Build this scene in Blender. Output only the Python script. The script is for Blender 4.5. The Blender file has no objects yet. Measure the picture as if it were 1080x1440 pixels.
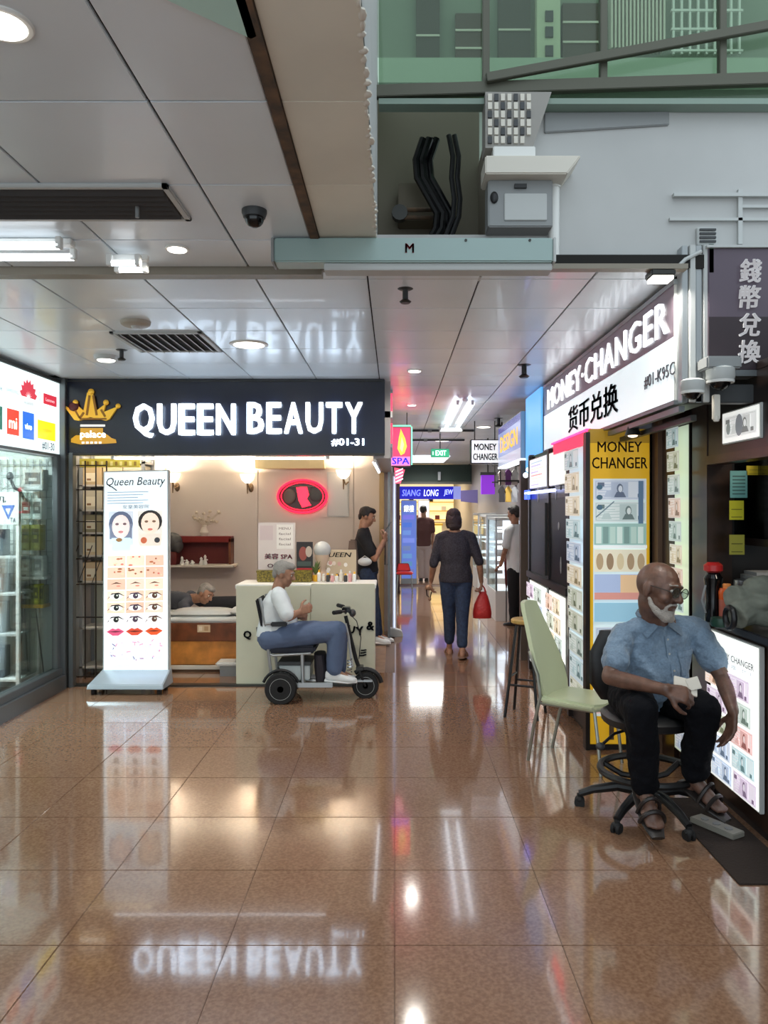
import bpy, bmesh, math, random
from mathutils import Vector, Matrix
from mathutils.bvhtree import BVHTree

SC = bpy.context.scene
COL = SC.collection
# ---------------------------------------------------------------- camera, world, exposure
H, F, CX, CY = 1.65, 1082.0, 555.0, 715.0
cam_d = bpy.data.cameras.new('camera')
cam = bpy.data.objects.new('camera', cam_d)
COL.objects.link(cam)
cam.location = (0, 0, H)
cam.rotation_euler = (math.pi / 2, 0, 0)
cam_d.sensor_fit = 'VERTICAL'
cam_d.sensor_height = 36.0
cam_d.lens = F / 1440 * 36.0
cam_d.shift_x = -15 / 1440
cam_d.shift_y = -5 / 1440
cam_d.clip_start = 0.05
SC.camera = cam
W = bpy.data.worlds.new('sky')
SC.world = W
W.use_nodes = True
bg = W.node_tree.nodes['Background']
bg.inputs[0].default_value = (0.80, 0.92, 1.0, 1)
bg.inputs[1].default_value = 1.5
vs = SC.view_settings
vs.view_transform = 'Standard'
vs.look = 'None'
vs.gamma = 1
vs.use_curve_mapping = False
vs.exposure = 0.1

# ---------------------------------------------------------------- helpers
RND = random.Random(11)
X, Y, Z = Vector((1, 0, 0)), Vector((0, 1, 0)), Vector((0, 0, 1))
V = Vector


def P(px, py, d):
    """a point of the room seen at (px, py) of the photograph at distance d"""
    return V(((px - CX) / F * d, d, H - (py - CY) / F * d))


def lin(c):
    c = c / 255.0
    return c / 12.92 if c <= 0.04045 else ((c + 0.055) / 1.055) ** 2.4


def C(r, g=None, b=None):
    if g is None:
        r, g, b = r
    return (lin(r), lin(g), lin(b), 1.0)


MATS = {}


def mat(name, rgb, rough=0.5, metal=0.0, emit=0.0, noise=None, bump=None, coat=0.0, spec=0.5, sheen=0.0):
    if name in MATS:
        return MATS[name]
    m = bpy.data.materials.new(name)
    m.use_nodes = True
    nt = m.node_tree
    b = nt.nodes['Principled BSDF']
    b.inputs['Base Color'].default_value = C(rgb)
    b.inputs['Roughness'].default_value = rough
    b.inputs['Metallic'].default_value = metal
    b.inputs['Coat Weight'].default_value = coat
    b.inputs['Specular IOR Level'].default_value = spec
    b.inputs['Sheen Weight'].default_value = sheen
    if emit:
        b.inputs['Emission Color'].default_value = C(rgb)
        b.inputs['Emission Strength'].default_value = emit
    tc = None
    if noise or bump:
        tc = nt.nodes.new('ShaderNodeTexCoord')
    if noise:
        sc, amt = noise[:2]
        rgb2 = noise[2] if len(noise) > 2 else tuple(max(0, v * (1 - amt)) for v in rgb)
        n = nt.nodes.new('ShaderNodeTexNoise')
        n.inputs['Scale'].default_value = sc
        n.inputs['Detail'].default_value = 6
        nt.links.new(tc.outputs['Object'], n.inputs['Vector'])
        r = nt.nodes.new('ShaderNodeValToRGB')
        r.color_ramp.elements[0].position = 0.35
        r.color_ramp.elements[0].color = C(rgb2)
        r.color_ramp.elements[1].position = 0.65
        r.color_ramp.elements[1].color = C(rgb)
        nt.links.new(n.outputs['Fac'], r.inputs['Fac'])
        nt.links.new(r.outputs['Color'], b.inputs['Base Color'])
    if bump:
        n = nt.nodes.new('ShaderNodeTexNoise')
        n.inputs['Scale'].default_value = bump[0]
        n.inputs['Detail'].default_value = 4
        nt.links.new(tc.outputs['Object'], n.inputs['Vector'])
        bp = nt.nodes.new('ShaderNodeBump')
        bp.inputs['Strength'].default_value = bump[1]
        bp.inputs['Distance'].default_value = bump[2] if len(bump) > 2 else 0.02
        nt.links.new(n.outputs['Fac'], bp.inputs['Height'])
        nt.links.new(bp.outputs['Normal'], b.inputs['Normal'])
    MATS[name] = m
    return m


def glass(name, tint, refl=1.0, haze=0.0, rough=0.02):
    """thin pane: see-through with fresnel gloss, optional dusty haze"""
    if name in MATS:
        return MATS[name]
    m = bpy.data.materials.new(name)
    m.use_nodes = True
    nt = m.node_tree
    nt.nodes.clear()
    out = nt.nodes.new('ShaderNodeOutputMaterial')
    tr = nt.nodes.new('ShaderNodeBsdfTransparent')
    tr.inputs[0].default_value = C(tint)
    gl = nt.nodes.new('ShaderNodeBsdfGlossy')
    gl.inputs['Roughness'].default_value = rough
    fr = nt.nodes.new('ShaderNodeFresnel')
    fr.inputs[0].default_value = 1.45
    mu = nt.nodes.new('ShaderNodeMath')
    mu.operation = 'MULTIPLY'
    mu.inputs[1].default_value = refl
    nt.links.new(fr.outputs[0], mu.inputs[0])
    mx = nt.nodes.new('ShaderNodeMixShader')
    nt.links.new(mu.outputs[0], mx.inputs[0])
    nt.links.new(tr.outputs[0], mx.inputs[1])
    nt.links.new(gl.outputs[0], mx.inputs[2])
    last = mx
    if haze:
        df = nt.nodes.new('ShaderNodeBsdfDiffuse')
        df.inputs[0].default_value = C(tint)
        m2 = nt.nodes.new('ShaderNodeMixShader')
        m2.inputs[0].default_value = haze
        nt.links.new(mx.outputs[0], m2.inputs[1])
        nt.links.new(df.outputs[0], m2.inputs[2])
        last = m2
    nt.links.new(last.outputs[0], out.inputs[0])
    MATS[name] = m
    return m


def printmat(name, emit=0.0, rough=0.5):
    """flat print: colours come from the print's own face colours; emit > 0 for backlit film"""
    if name in MATS:
        return MATS[name]
    m = bpy.data.materials.new(name)
    m.use_nodes = True
    nt = m.node_tree
    b = nt.nodes['Principled BSDF']
    a = nt.nodes.new('ShaderNodeVertexColor')
    a.layer_name = 'Col'
    b.inputs['Roughness'].default_value = rough
    nt.links.new(a.outputs['Color'], b.inputs['Base Color'])
    if emit:
        nt.links.new(a.outputs['Color'], b.inputs['Emission Color'])
        b.inputs['Emission Strength'].default_value = emit
    MATS[name] = m
    return m


def frame_of(d):
    d = d.normalized()
    a = Z if abs(d.z) < 0.9 else X
    u = d.cross(a).normalized()
    return u, d.cross(u).normalized()


class MB:
    """collects closed shapes; part() links them as ONE mesh object"""

    def __init__(self):
        self.v, self.f, self.c = [], [], []
        self.col = None

    def add(self, vs_, fs, col=None):
        n = len(self.v)
        self.v += [V(p) for p in vs_]
        self.f += [tuple(i + n for i in f) for f in fs]
        self.c += [col or self.col] * len(fs)
        return self

    def box(self, a, b):
        """axis-aligned, corner to corner"""
        x0, x1 = sorted((a[0], b[0])); y0, y1 = sorted((a[1], b[1])); z0, z1 = sorted((a[2], b[2]))
        return self.add([(x0, y0, z0), (x1, y0, z0), (x1, y1, z0), (x0, y1, z0), (x0, y0, z1), (x1, y0, z1), (x1, y1, z1), (x0, y1, z1)],
                        [(0, 3, 2, 1), (4, 5, 6, 7), (0, 1, 5, 4), (1, 2, 6, 5), (2, 3, 7, 6), (3, 0, 4, 7)])

    def obox(self, c, u, v, n, hx, hy, hz):
        """oriented box, half sizes"""
        c = V(c); q = []
        for sz in (-1, 1):
            for sx, sy in ((-1, -1), (1, -1), (1, 1), (-1, 1)):
                q.append(c + u * hx * sx + v * hy * sy + n * hz * sz)
        return self.add(q, [(0, 3, 2, 1), (4, 5, 6, 7), (0, 1, 5, 4), (1, 2, 6, 5), (2, 3, 7, 6), (3, 0, 4, 7)])

    def beam(self, a, b, w, h=None, up=Z):
        a, b = V(a), V(b); d = (b - a).normalized(); h = h or w
        s = d.cross(up)
        if s.length < 1e-4:
            s = d.cross(X)
        s.normalize(); t = s.cross(d)
        return self.obox((a + b) / 2, s, t, d, w / 2, h / 2, (b - a).length / 2)

    def cyl(self, a, b, r1, r2=None, n=12):
        r2 = r1 if r2 is None else r2
        a, b = V(a), V(b); u, w = frame_of(b - a)
        vs_ = []
        for p, r in ((a, r1), (b, r2)):
            for i in range(n):
                t = 2 * math.pi * i / n
                vs_.append(p + (u * math.cos(t) + w * math.sin(t)) * r)
        fs = [(i, (i + 1) % n, n + (i + 1) % n, n + i) for i in range(n)]
        fs += [tuple(range(n))[::-1], tuple(range(n, 2 * n))]
        return self.add(vs_, fs)

    def tube(self, pts, r, n=8, closed=False):
        pts = [V(p) for p in pts]; m = len(pts)
        rs = r if isinstance(r, (list, tuple)) else [r] * m
        vs_, u = [], None
        for i, p in enumerate(pts):
            if closed:
                d = pts[(i + 1) % m] - pts[i - 1]
            else:
                d = pts[min(i + 1, m - 1)] - pts[max(i - 1, 0)]
            d.normalize()
            if u is None:
                u = frame_of(d)[0]
            u = (u - d * u.dot(d)).normalized(); w = d.cross(u)
            for k in range(n):
                t = 2 * math.pi * k / n
                vs_.append(p + (u * math.cos(t) + w * math.sin(t)) * rs[i])
        fs = []
        for i in range(m if closed else m - 1):
            j = (i + 1) % m
            for k in range(n):
                fs.append((i * n + k, i * n + (k + 1) % n, j * n + (k + 1) % n, j * n + k))
        if not closed:
            fs += [tuple(range(n))[::-1], tuple(range((m - 1) * n, m * n))]
        return self.add(vs_, fs)

    def lathe(self, prof, c, axis=Z, n=20):
        """prof: (radius, height) bottom to top"""
        c = V(c); u, w = frame_of(axis); a = axis.normalized(); vs_ = []
        for r, h in prof:
            for k in range(n):
                t = 2 * math.pi * k / n
                vs_.append(c + a * h + (u * math.cos(t) + w * math.sin(t)) * max(r, 1e-4))
        fs = []
        for i in range(len(prof) - 1):
            for k in range(n):
                fs.append((i * n + k, i * n + (k + 1) % n, (i + 1) * n + (k + 1) % n, (i + 1) * n + k))
        fs += [tuple(range(n))[::-1], tuple(range((len(prof) - 1) * n, len(prof) * n))]
        return self.add(vs_, fs)

    def prism(self, poly, o, u, v, d):
        """polygon in the (u, v) plane at o, d thick along u x v"""
        o = V(o); n = u.cross(v).normalized(); m = len(poly)
        vs_ = [o + u * x + v * y for x, y in poly] + [o + u * x + v * y + n * d for x, y in poly]
        fs = [tuple(range(m))[::-1], tuple(range(m, 2 * m))]
        fs += [(i, (i + 1) % m, m + (i + 1) % m, m + i) for i in range(m)]
        return self.add(vs_, fs)

    def ell(self, c, rad, ax=None, nu=14, nv=9):
        c = V(c); ax = ax or (X, Y, Z); vs_ = []
        for j in range(1, nv):
            ph = math.pi * j / nv
            for i in range(nu):
                t = 2 * math.pi * i / nu
                vs_.append(c + ax[0] * rad[0] * math.sin(ph) * math.cos(t) + ax[1] * rad[1] * math.sin(ph) * math.sin(t) + ax[2] * rad[2] * math.cos(ph))
        fs = []
        for j in range(nv - 2):
            for i in range(nu):
                fs.append((j * nu + i, (j + 1) * nu + i, (j + 1) * nu + (i + 1) % nu, j * nu + (i + 1) % nu))
        t_, b_ = len(vs_), len(vs_) + 1
        vs_ += [c + ax[2] * rad[2], c - ax[2] * rad[2]]
        for i in range(nu):
            fs.append((t_, i, (i + 1) % nu)); fs.append((b_, (nv - 2) * nu + (i + 1) % nu, (nv - 2) * nu + i))
        return self.add(vs_, fs)

    def limb(self, pts, rs, n=12):
        """tapered chain with round joints"""
        pts = [V(p) for p in pts]
        for i in range(len(pts) - 1):
            self.cyl(pts[i], pts[i + 1], rs[i], rs[i + 1], n)
        for p, r in zip(pts, rs):
            self.ell(p, (r, r, r), nu=n, nv=8)
        return self

    def loft(self, secs, n=22):
        """secs: (centre, half-width vector, half-depth vector), bottom to top"""
        vs_ = []
        for c, a, b in secs:
            for k in range(n):
                t = 2 * math.pi * k / n
                ct, st = math.cos(t), math.sin(t)
                vs_.append(V(c) + V(a) * math.copysign(abs(ct) ** .85, ct) + V(b) * math.copysign(abs(st) ** .85, st))
        m = len(secs); fs = []
        for i in range(m - 1):
            for k in range(n):
                fs.append((i * n + k, i * n + (k + 1) % n, (i + 1) * n + (k + 1) % n, (i + 1) * n + k))
        fs += [tuple(range(n))[::-1], tuple(range((m - 1) * n, m * n))]
        return self.add(vs_, fs)

    def text(self, s, c, u, v, w=None, h=None, bold=0.0, d=0.004, col=None, shear=0.0, res=2, space=1.0):
        """lettering centred at c, fitted to w x h (either may be None), standing d proud"""
        vs_, fs = textmesh(s, bold, shear, res, space)
        x0 = min(p.x for p in vs_); x1 = max(p.x for p in vs_); y0 = min(p.y for p in vs_); y1 = max(p.y for p in vs_)
        kx = w / (x1 - x0) if w else None
        ky = h / (y1 - y0) if h else None
        kx = kx or ky; ky = ky or kx
        n = u.cross(v).normalized(); c = V(c)
        out = [c + u * (p.x - (x0 + x1) / 2) * kx + v * (p.y - (y0 + y1) / 2) * ky + n * (d if p.z > 0 else 0) for p in vs_]
        return self.add(out, fs, col)


_TX = {}


def textmesh(s, bold, shear, res, space):
    k = (s, bold, shear, res, space)
    if k not in _TX:
        cu = bpy.data.curves.new('t', 'FONT')
        cu.body = s; cu.shear = shear; cu.resolution_u = res; cu.space_character = space; cu.extrude = 0.05
        o = bpy.data.objects.new('t', cu)
        COL.objects.link(o)
        dg = bpy.context.evaluated_depsgraph_get()
        me = bpy.data.meshes.new_from_object(o.evaluated_get(dg))
        vv = [v.co.copy() for v in me.vertices]; ff = [tuple(p.vertices) for p in me.polygons]; av, af = [], []
        for i, (dx, dy) in enumerate(((-1, -.5), (1, .5), (-1, .5), (1, -.5)) if bold else ((0, 0),)):
            n0 = len(av)
            av += [p + V((dx * bold, dy * bold, -.0006 * i)) for p in vv]; af += [tuple(j + n0 for j in f) for f in ff]
        _TX[k] = (av, af)
        bpy.data.objects.remove(o); bpy.data.curves.remove(cu); bpy.data.meshes.remove(me)
    return _TX[k]


ORG = {}


def tag(o, label=None, cat=None, group=None, kind=None):
    if label: o['label'] = label
    if cat: o['category'] = cat
    if group: o['group'] = group
    if kind: o['kind'] = kind
    return o


def thing(name, label, cat, loc, group=None):
    o = bpy.data.objects.new(name, None)
    COL.objects.link(o)
    o.location = loc
    o.empty_display_size = 0.1
    ORG[o] = V(loc)
    return tag(o, label, cat, group)


def build(mb, bev=0.0, smooth=35, org=None, recalc=True):
    me = bpy.data.meshes.new('m')
    org = org or V((0, 0, 0))
    me.from_pydata([tuple(p - org) for p in mb.v], [], mb.f)
    hascol = any(c is not None for c in mb.c)
    if hascol:
        ca = me.color_attributes.new('Col', 'FLOAT_COLOR', 'CORNER')
        for p, c in zip(me.polygons, mb.c):
            for li in p.loop_indices:
                ca.data[li].color = c or (.8, .8, .8, 1)
    if bev or (recalc and not hascol):
        bm = bmesh.new(); bm.from_mesh(me)
        bmesh.ops.recalc_face_normals(bm, faces=bm.faces)
        if bev:
            es = [e for e in bm.edges if len(e.link_faces) == 2 and e.calc_face_angle(0) > 0.6]
            bmesh.ops.bevel(bm, geom=es, offset=bev, segments=2, affect='EDGES', clamp_overlap=True)
        bm.to_mesh(me); bm.free()
    if smooth:
        me.shade_smooth()
        me.set_sharp_from_angle(angle=math.radians(smooth))
    return me


def part(name, mb, m, parent=None, bev=0.0, smooth=35, label=None):
    """links the shapes (given in room coordinates) as one object, a child of parent when there is one"""
    org = ORG.get(parent, V((0, 0, 0)))
    me = mb if isinstance(mb, bpy.types.Mesh) else build(mb, bev, smooth, org)
    o = bpy.data.objects.new(name, me)
    COL.objects.link(o)
    if m and not me.materials:
        me.materials.append(m)
    if parent:
        o.parent = parent
    ORG[o] = org
    if label: o['label'] = label
    return o


def solo(name, mb, m, label, cat, group=None, bev=0.0, smooth=35):
    return tag(part(name, mb, m, None, bev, smooth), label, cat, group)


def struct(name, mb, m, bev=0.0):
    return tag(part(name, mb, m, None, bev), kind='structure')


def kids(o):
    return [c for c in COL.objects if c.parent == o]


def dup(root, loc, label=None, group=None, rot=None):
    r = root.copy(); COL.objects.link(r); r.location = loc
    ORG[r] = V(loc)
    if label: r['label'] = label
    if group: r['group'] = group
    if rot is not None: r.rotation_euler = rot
    for ch in kids(root):
        c = ch.copy(); COL.objects.link(c); c.parent = r
        for g in kids(ch):
            d = g.copy(); COL.objects.link(d); d.parent = c
    return r


def pieces(name, me_by_size, spots, m, parent):
    """alike pieces sharing mesh data; spots: (centre, (sx, sy, sz))"""
    for c, s in spots:
        k = tuple(round(q, 4) for q in s)
        if k not in me_by_size:
            b = MB().box([-q / 2 for q in s], [q / 2 for q in s])
            me_by_size[k] = build(b, bev=min(.0025, min(s) * .3))
            me_by_size[k].materials.append(m)
        o = bpy.data.objects.new(name, me_by_size[k]); COL.objects.link(o)
        o.parent = parent; o.location = V(c) - ORG.get(parent, V((0, 0, 0)))


class Pan:
    """a flat print: coloured shapes laid on a plane, lower-left corner o, axes u (right) and v (up)"""

    def __init__(self, o, u, v):
        self.o, self.u, self.v = V(o), u, v
        self.n = u.cross(v).normalized(); self.k = 1; self.mb = MB()

    def _p(self, x, y):
        return self.o + self.u * x + self.v * y + self.n * (self.k * 0.0003)

    def poly(self, pts, col):
        self.mb.add([self._p(x, y) for x, y in pts], [tuple(range(len(pts)))], C(col)); self.k += 1
        return self

    def rect(self, x0, y0, x1, y1, col):
        return self.poly([(x0, y0), (x1, y0), (x1, y1), (x0, y1)], col)

    def ell(self, x, y, rx, ry, col, n=18, a0=0, a1=360):
        return self.poly([(x + rx * math.cos(math.radians(a0 + (a1 - a0) * i / n)), y + ry * math.sin(math.radians(a0 + (a1 - a0) * i / n))) for i in range(n)], col)

    def line(self, x0, y0, x1, y1, w, col):
        dx, dy = x1 - x0, y1 - y0; L = math.hypot(dx, dy) or 1; a, b = -dy / L * w / 2, dx / L * w / 2
        return self.poly([(x0 + a, y0 + b), (x0 - a, y0 - b), (x1 - a, y1 - b), (x1 + a, y1 + b)], col)

    def txt(self, s, x, y, w, h, col, bold=0.0, shear=0.0, res=2):
        vs_, fs = textmesh(s, bold, shear, res, 1.0)
        x0 = min(p.x for p in vs_); x1 = max(p.x for p in vs_); y0 = min(p.y for p in vs_); y1 = max(p.y for p in vs_)
        kx = w / (x1 - x0) if w else h / (y1 - y0)
        ky = h / (y1 - y0) if h else kx
        top = [i for i, p in enumerate(vs_) if p.z > 0]; mp = {i: j for j, i in enumerate(top)}
        vv = [self._p(x + (vs_[i].x - (x0 + x1) / 2) * kx, y + (vs_[i].y - (y0 + y1) / 2) * ky) for i in top]
        ff = [tuple(mp[i] for i in f) for f in fs if all(i in mp for i in f)]
        self.mb.add(vv, ff, C(col)); self.k += 1
        return self

    def note(self, x, y, w, h, col, seed=0):
        """an invented banknote: border, wash, oval portrait, numerals' blocks and fine lines"""
        r = random.Random(seed)
        col = tuple(int(c * .6 + 75) for c in col); lt = tuple(min(255, int(c * .35 + 158)) for c in col); dk = tuple(int(c * .72) for c in col)
        self.rect(x, y, x + w, y + h, lt)
        self.rect(x + w * .03, y + h * .06, x + w * .97, y + h * .94, tuple(int(a * .55 + b * .45) for a, b in zip(lt, col)))
        self.rect(x + w * .05, y + h * .1, x + w * .95, y + h * .9, lt)
        for i in range(5):
            yy = y + h * (.2 + .14 * i)
            self.line(x + w * .08, yy, x + w * r.uniform(.4, .6), yy + h * r.uniform(-.06, .06), h * .035, tuple(int(a * .5 + b * .5) for a, b in zip(lt, col)))
        px = x + w * r.choice((.66, .72, .5))
        mid = tuple(int(a * .55 + b * .45) for a, b in zip(lt, col))
        self.rect(px - w * .17, y + h * .12, px + w * .16, y + h * .88, mid)
        self.poly([(px - w * .12, y + h * .12), (px + w * .12, y + h * .12), (px + w * .07, y + h * .38), (px - w * .06, y + h * .4)], dk)
        self.ell(px, y + h * .56, w * .06, h * .24, dk, 12)
        self.ell(px + w * .008, y + h * .54, w * .04, h * .17, lt, 10)
        qx = x + w * r.uniform(.22, .38)
        self.poly([(qx - w * .1, y + h * .14), (qx + w * .1, y + h * .14), (qx + w * r.uniform(.02, .08), y + h * r.uniform(.4, .6)), (qx - w * .05, y + h * r.uniform(.3, .55))], mid)
        self.rect(x + w * .07, y + h * .66, x + w * .2, y + h * .86, dk)
        self.rect(x + w * .84, y + h * .12, x + w * .93, y + h * .3, dk)
        return self

    def done(self, name, m, parent, label=None):
        return part(name, self.mb, m, parent, smooth=0, label=label)


def lamp(name, loc, power, size, col=(255, 250, 240), parent=None, spread=160, rot=(0, 0, 0), shape='DISK', sy=None):
    l = bpy.data.lights.new(name, 'AREA')
    l.shape = shape; l.size = size; l.energy = power; l.color = C(col)[:3]; l.spread = math.radians(spread)
    if sy: l.size_y = sy
    o = bpy.data.objects.new(name, l); COL.objects.link(o)
    o.location = V(loc) - (ORG.get(parent, V((0, 0, 0))) if parent else V((0, 0, 0)))
    o.rotation_euler = rot
    if parent: o.parent = parent
    return o


def fused(name, mb, m, parent, voxel=.008, it=4, disp=None, label=None):
    """one continuous skin grown over overlapping volumes"""
    me = build(mb, smooth=0)
    o = bpy.data.objects.new('tmp', me); COL.objects.link(o)
    r = o.modifiers.new('r', 'REMESH'); r.mode = 'VOXEL'; r.voxel_size = voxel; r.use_smooth_shade = True
    s = o.modifiers.new('s', 'SMOOTH'); s.factor = .5; s.iterations = it
    tx = None
    if disp:
        tx = bpy.data.textures.new('folds', 'CLOUDS'); tx.noise_scale = disp[0]; tx.noise_depth = 2
        d = o.modifiers.new('d', 'DISPLACE'); d.texture = tx; d.strength = disp[1]; d.mid_level = .5; d.texture_coords = 'LOCAL'
    dg = bpy.context.evaluated_depsgraph_get()
    out = bpy.data.meshes.new_from_object(o.evaluated_get(dg))
    bpy.data.objects.remove(o); bpy.data.meshes.remove(me)
    if tx: bpy.data.textures.remove(tx)
    org = ORG.get(parent, V((0, 0, 0)))
    out.transform(Matrix.Translation(-org))
    out.shade_smooth()
    out.materials.clear()
    return part(name, out, m, parent, label=label)
# ---------------------------------------------------------------- materials
M = dict(
    granite=mat('granite', (151, 117, 93), .1, noise=(70, .35, (127, 93, 72)), bump=(3, .010), coat=.3, spec=.6),
    grout=mat('grout', (96, 70, 56), .6),
    panel=mat('ceiling_panel', (219, 227, 233), .3, spec=.55, noise=(1.2, .04), coat=.12),
    cream=mat('cream_panel', (228, 224, 210), .35, noise=(2, .06)),
    gapdark=mat('gap_dark', (30, 28, 26), .9),
    rust=mat('rusty_channel', (70, 58, 48), .8, noise=(14, .5, (112, 84, 60))),
    beige=mat('beige_trim', (138, 130, 116), .45),
    alu=mat('aluminium', (170, 174, 176), .32, .85),
    alud=mat('dull_aluminium', (120, 124, 126), .4, .8),
    steel=mat('dark_steel', (62, 62, 60), .4, .7),
    chrome=mat('chrome', (215, 218, 220), .12, 1.0),
    black=mat('black_plastic', (22, 22, 24), .42),
    blackg=mat('black_gloss', (14, 14, 16), .12),
    dgrey=mat('dark_grey', (58, 60, 62), .5),
    grey=mat('grey', (140, 142, 142), .5),
    lgrey=mat('light_grey', (186, 188, 186), .5),
    white=mat('white_paint', (226, 226, 222), .45),
    offw=mat('off_white', (214, 208, 196), .55),
    navy=mat('navy_sign', (20, 24, 42), .25),
    purple=mat('plum_sign', (92, 80, 92), .35),
    led=mat('white_led', (240, 248, 255), .4, emit=1.2),
    tube=mat('tube_light', (235, 245, 255), .4, emit=4.0),
    lampglow=mat('lamp_glow', (255, 250, 238), .4, emit=5.0),
    warmglow=mat('warm_glow', (255, 232, 200), .4, emit=3.0),
    redneon=mat('red_neon', (255, 30, 60), .4, emit=2.4),
    pinkneon=mat('pink_neon', (255, 60, 130), .4, emit=2.0),
    blueneon=mat('blue_neon', (60, 90, 255), .4, emit=2.4),
    gold=mat('gold', (226, 176, 60), .3, .6, emit=.25),
    brown=mat('brown_laminate', (62, 42, 32), .28, noise=(9, .35)),
    dbrown=mat('dark_laminate', (34, 25, 22), .3, noise=(7, .3)),
    wood=mat('orange_wood', (232, 152, 70), .4, noise=(6, .22)),
    bwood=mat('bed_brown', (128, 70, 38), .45, noise=(8, .25)),
    yellow=mat('yellow_panel', (206, 160, 30), .4),
    pcream=mat('pale_counter', (216, 214, 190), .4, noise=(2, .04)),
    gchair=mat('pale_green_vinyl', (206, 214, 178), .35, bump=(30, .04)),
    mesh_=mat('grille_bar', (58, 48, 40), .45, .4),
    carton=mat('cream_carton', (206, 180, 142), .7, noise=(5, .2)),
    wallw=mat('shop_wall', (204, 194, 186), .6, noise=(1.5, .05)),
    skin_old=mat('brown_skin', (112, 80, 66), .42, noise=(25, .2), bump=(60, .1)),
    skin=mat('tan_skin', (172, 126, 100), .5, noise=(25, .12)),
    shirt=mat('light_blue_cotton', (118, 140, 162), .85, noise=(90, .1), bump=(9, .8, .05), sheen=.2),
    trous=mat('dark_navy_trousers', (9, 10, 16), .9, bump=(12, .6, .03), spec=.2),
    jeans=mat('blue_jeans', (46, 62, 92), .85, noise=(40, .2), bump=(16, .25)),
    jeans2=mat('grey_blue_trousers', (92, 108, 138), .85, bump=(14, .3)),
    tee=mat('white_cotton', (222, 228, 230), .85, bump=(12, .3)),
    blk=mat('black_cotton', (24, 25, 30), .85, bump=(14, .25)),
    dtop=mat('dark_patterned_blouse', (58, 54, 64), .8, noise=(70, .4, (34, 30, 38))),
    gtop=mat('charcoal_cotton', (66, 70, 80), .85, bump=(14, .3)),
    hair=mat('black_hair', (28, 22, 20), .45, bump=(120, .4)),
    hairb=mat('dark_brown_hair', (46, 30, 30), .5, bump=(90, .5)),
    hairg=mat('grey_hair', (150, 146, 140), .7, bump=(120, .5)),
    beard=mat('white_beard', (176, 168, 160), .8, bump=(160, .6)),
    redbag=mat('red_plastic_bag', (196, 46, 44), .35, bump=(30, .5)),
    redp=mat('red_plastic', (190, 40, 40), .35),
    shoe=mat('white_trainer', (226, 228, 228), .5),
    rubber=mat('rubber', (24, 24, 25), .7),
    cloth=mat('grey_green_cloth', (128, 132, 120), .9, noise=(12, .15), bump=(14, .5)),
    orange=mat('orange_drink', (224, 92, 28), .25),
    dred=mat('dark_red', (92, 24, 24), .4),
    prt=printmat('matt_print'),
    lit=printmat('backlit_print', .72, .25),
    lit_dim=printmat('dim_backlit_print', .42, .25),
    lit_hot=printmat('bright_backlit_print', .9, .25),
    glass=glass('clear_glass', (238, 244, 242), .5),
    gglass=glass('green_glass', (200, 214, 200), .7, .03),
    frost=glass('frosted_door_glass', (196, 204, 208), .6, .55, .2),
    haze=glass('dusty_glass', (226, 234, 232), .3, .008, .02),
)
CEIL = 2.84

# ---------------------------------------------------------------- floor: granite tiles with recessed joints
fl = struct('floor', MB().box((-4.8, -2.5, -.06), (4, 27, -.003)), M['granite'])
fl.data.materials.clear(); fl.data.materials.append(M['grout'])
tiles = []
for iy in range(-2, 24):
    y0 = 2.89 + .6 * (iy - 2)
    for ix in range(-6, 6):
        x0 = .63 * ix
        if y0 > 7.2 and (x0 < -.1 or x0 > 1.9):
            continue
        if x0 < -3.2 or y0 < 1.2 or x0 > 2.1:
            continue
        tiles.append(((x0 + .315, y0 + .3, -.001), (.6285, .5985, .02)))
tm = {}
pieces('tile', tm, tiles, M['granite'], fl)
shopfl = MB().box((-3.08, 7.2, -.003), (-.1, 10.4, .004))
struct('floor_shop', shopfl, mat('shop_floor', (150, 120, 96), .3, noise=(8, .2)))
far = MB()
far.box((-.1, 16.7, -.003), (2.6, 26.5, .009)).box((-4.6, 3, -.003), (-3.2, 7.2, .006)).box((-3.15, -2.5, -.003), (4, 1.05, .009))
struct('floor_far', far, M['granite'])

# ---------------------------------------------------------------- ceiling: metal tray panels hung with dark joints
ce = struct('ceiling', MB().box((-4.8, 1.0, CEIL + .012), (-.09, 3.85, CEIL + .08)).box((-4.8, 3.85, CEIL + .012), (2.6, 7.1, CEIL + .08)).box((-.2, 7.1, CEIL + .012), (2.6, 27, CEIL + .08)), M['gapdark'])
cp = []
S = .58
for k in range(-1, 5):
    y0 = 1.09 + S * k
    yn = min(S, 3.79 - y0)
    for x0, x1 in ((-3.62, -3.04), (-3.04, -2.46), (-2.46, -1.88), (-1.88, -1.30), (-1.30, -.72), (-.72, -.37)):
        cp.append((((x0 + x1) / 2, y0 + yn / 2 - .002, CEIL + .006), (x1 - x0 - .008, yn - .007, .013)))
y0 = 3.99
rows = [(3.87, 3.99)] + [(3.99 + S * k, 3.99 + S * (k + 1)) for k in range(29)]
for ya, yb in rows:
    for k in range(-6, 3):
        x0 = -.14 + S * k; x1 = x0 + S
        if ya > 6.6 and k < 0: continue
        if ya < 6.6 and k == -6: x0 = x1 - .1
        if k == 2: x1 = 1.45 if ya < 7 else 2.0
        y1 = min(yb, 7.06) if k < 0 else yb
        cp.append((((x0 + x1) / 2, (ya + y1) / 2, CEIL + .006), (x1 - x0 - .008, y1 - ya - .006, .013)))
    if 6.5 < ya < 7: 
        for k in range(-5, 0):
            x0 = -.14 + S * k
            cp.append(((x0 + S / 2, (ya + 7.06) / 2, CEIL + .006), (S - .008, 7.06 - ya - .006, .013)))
pm = {}
pieces('ceiling_panel', pm, cp, M['panel'], ce)
cr = []
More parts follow.
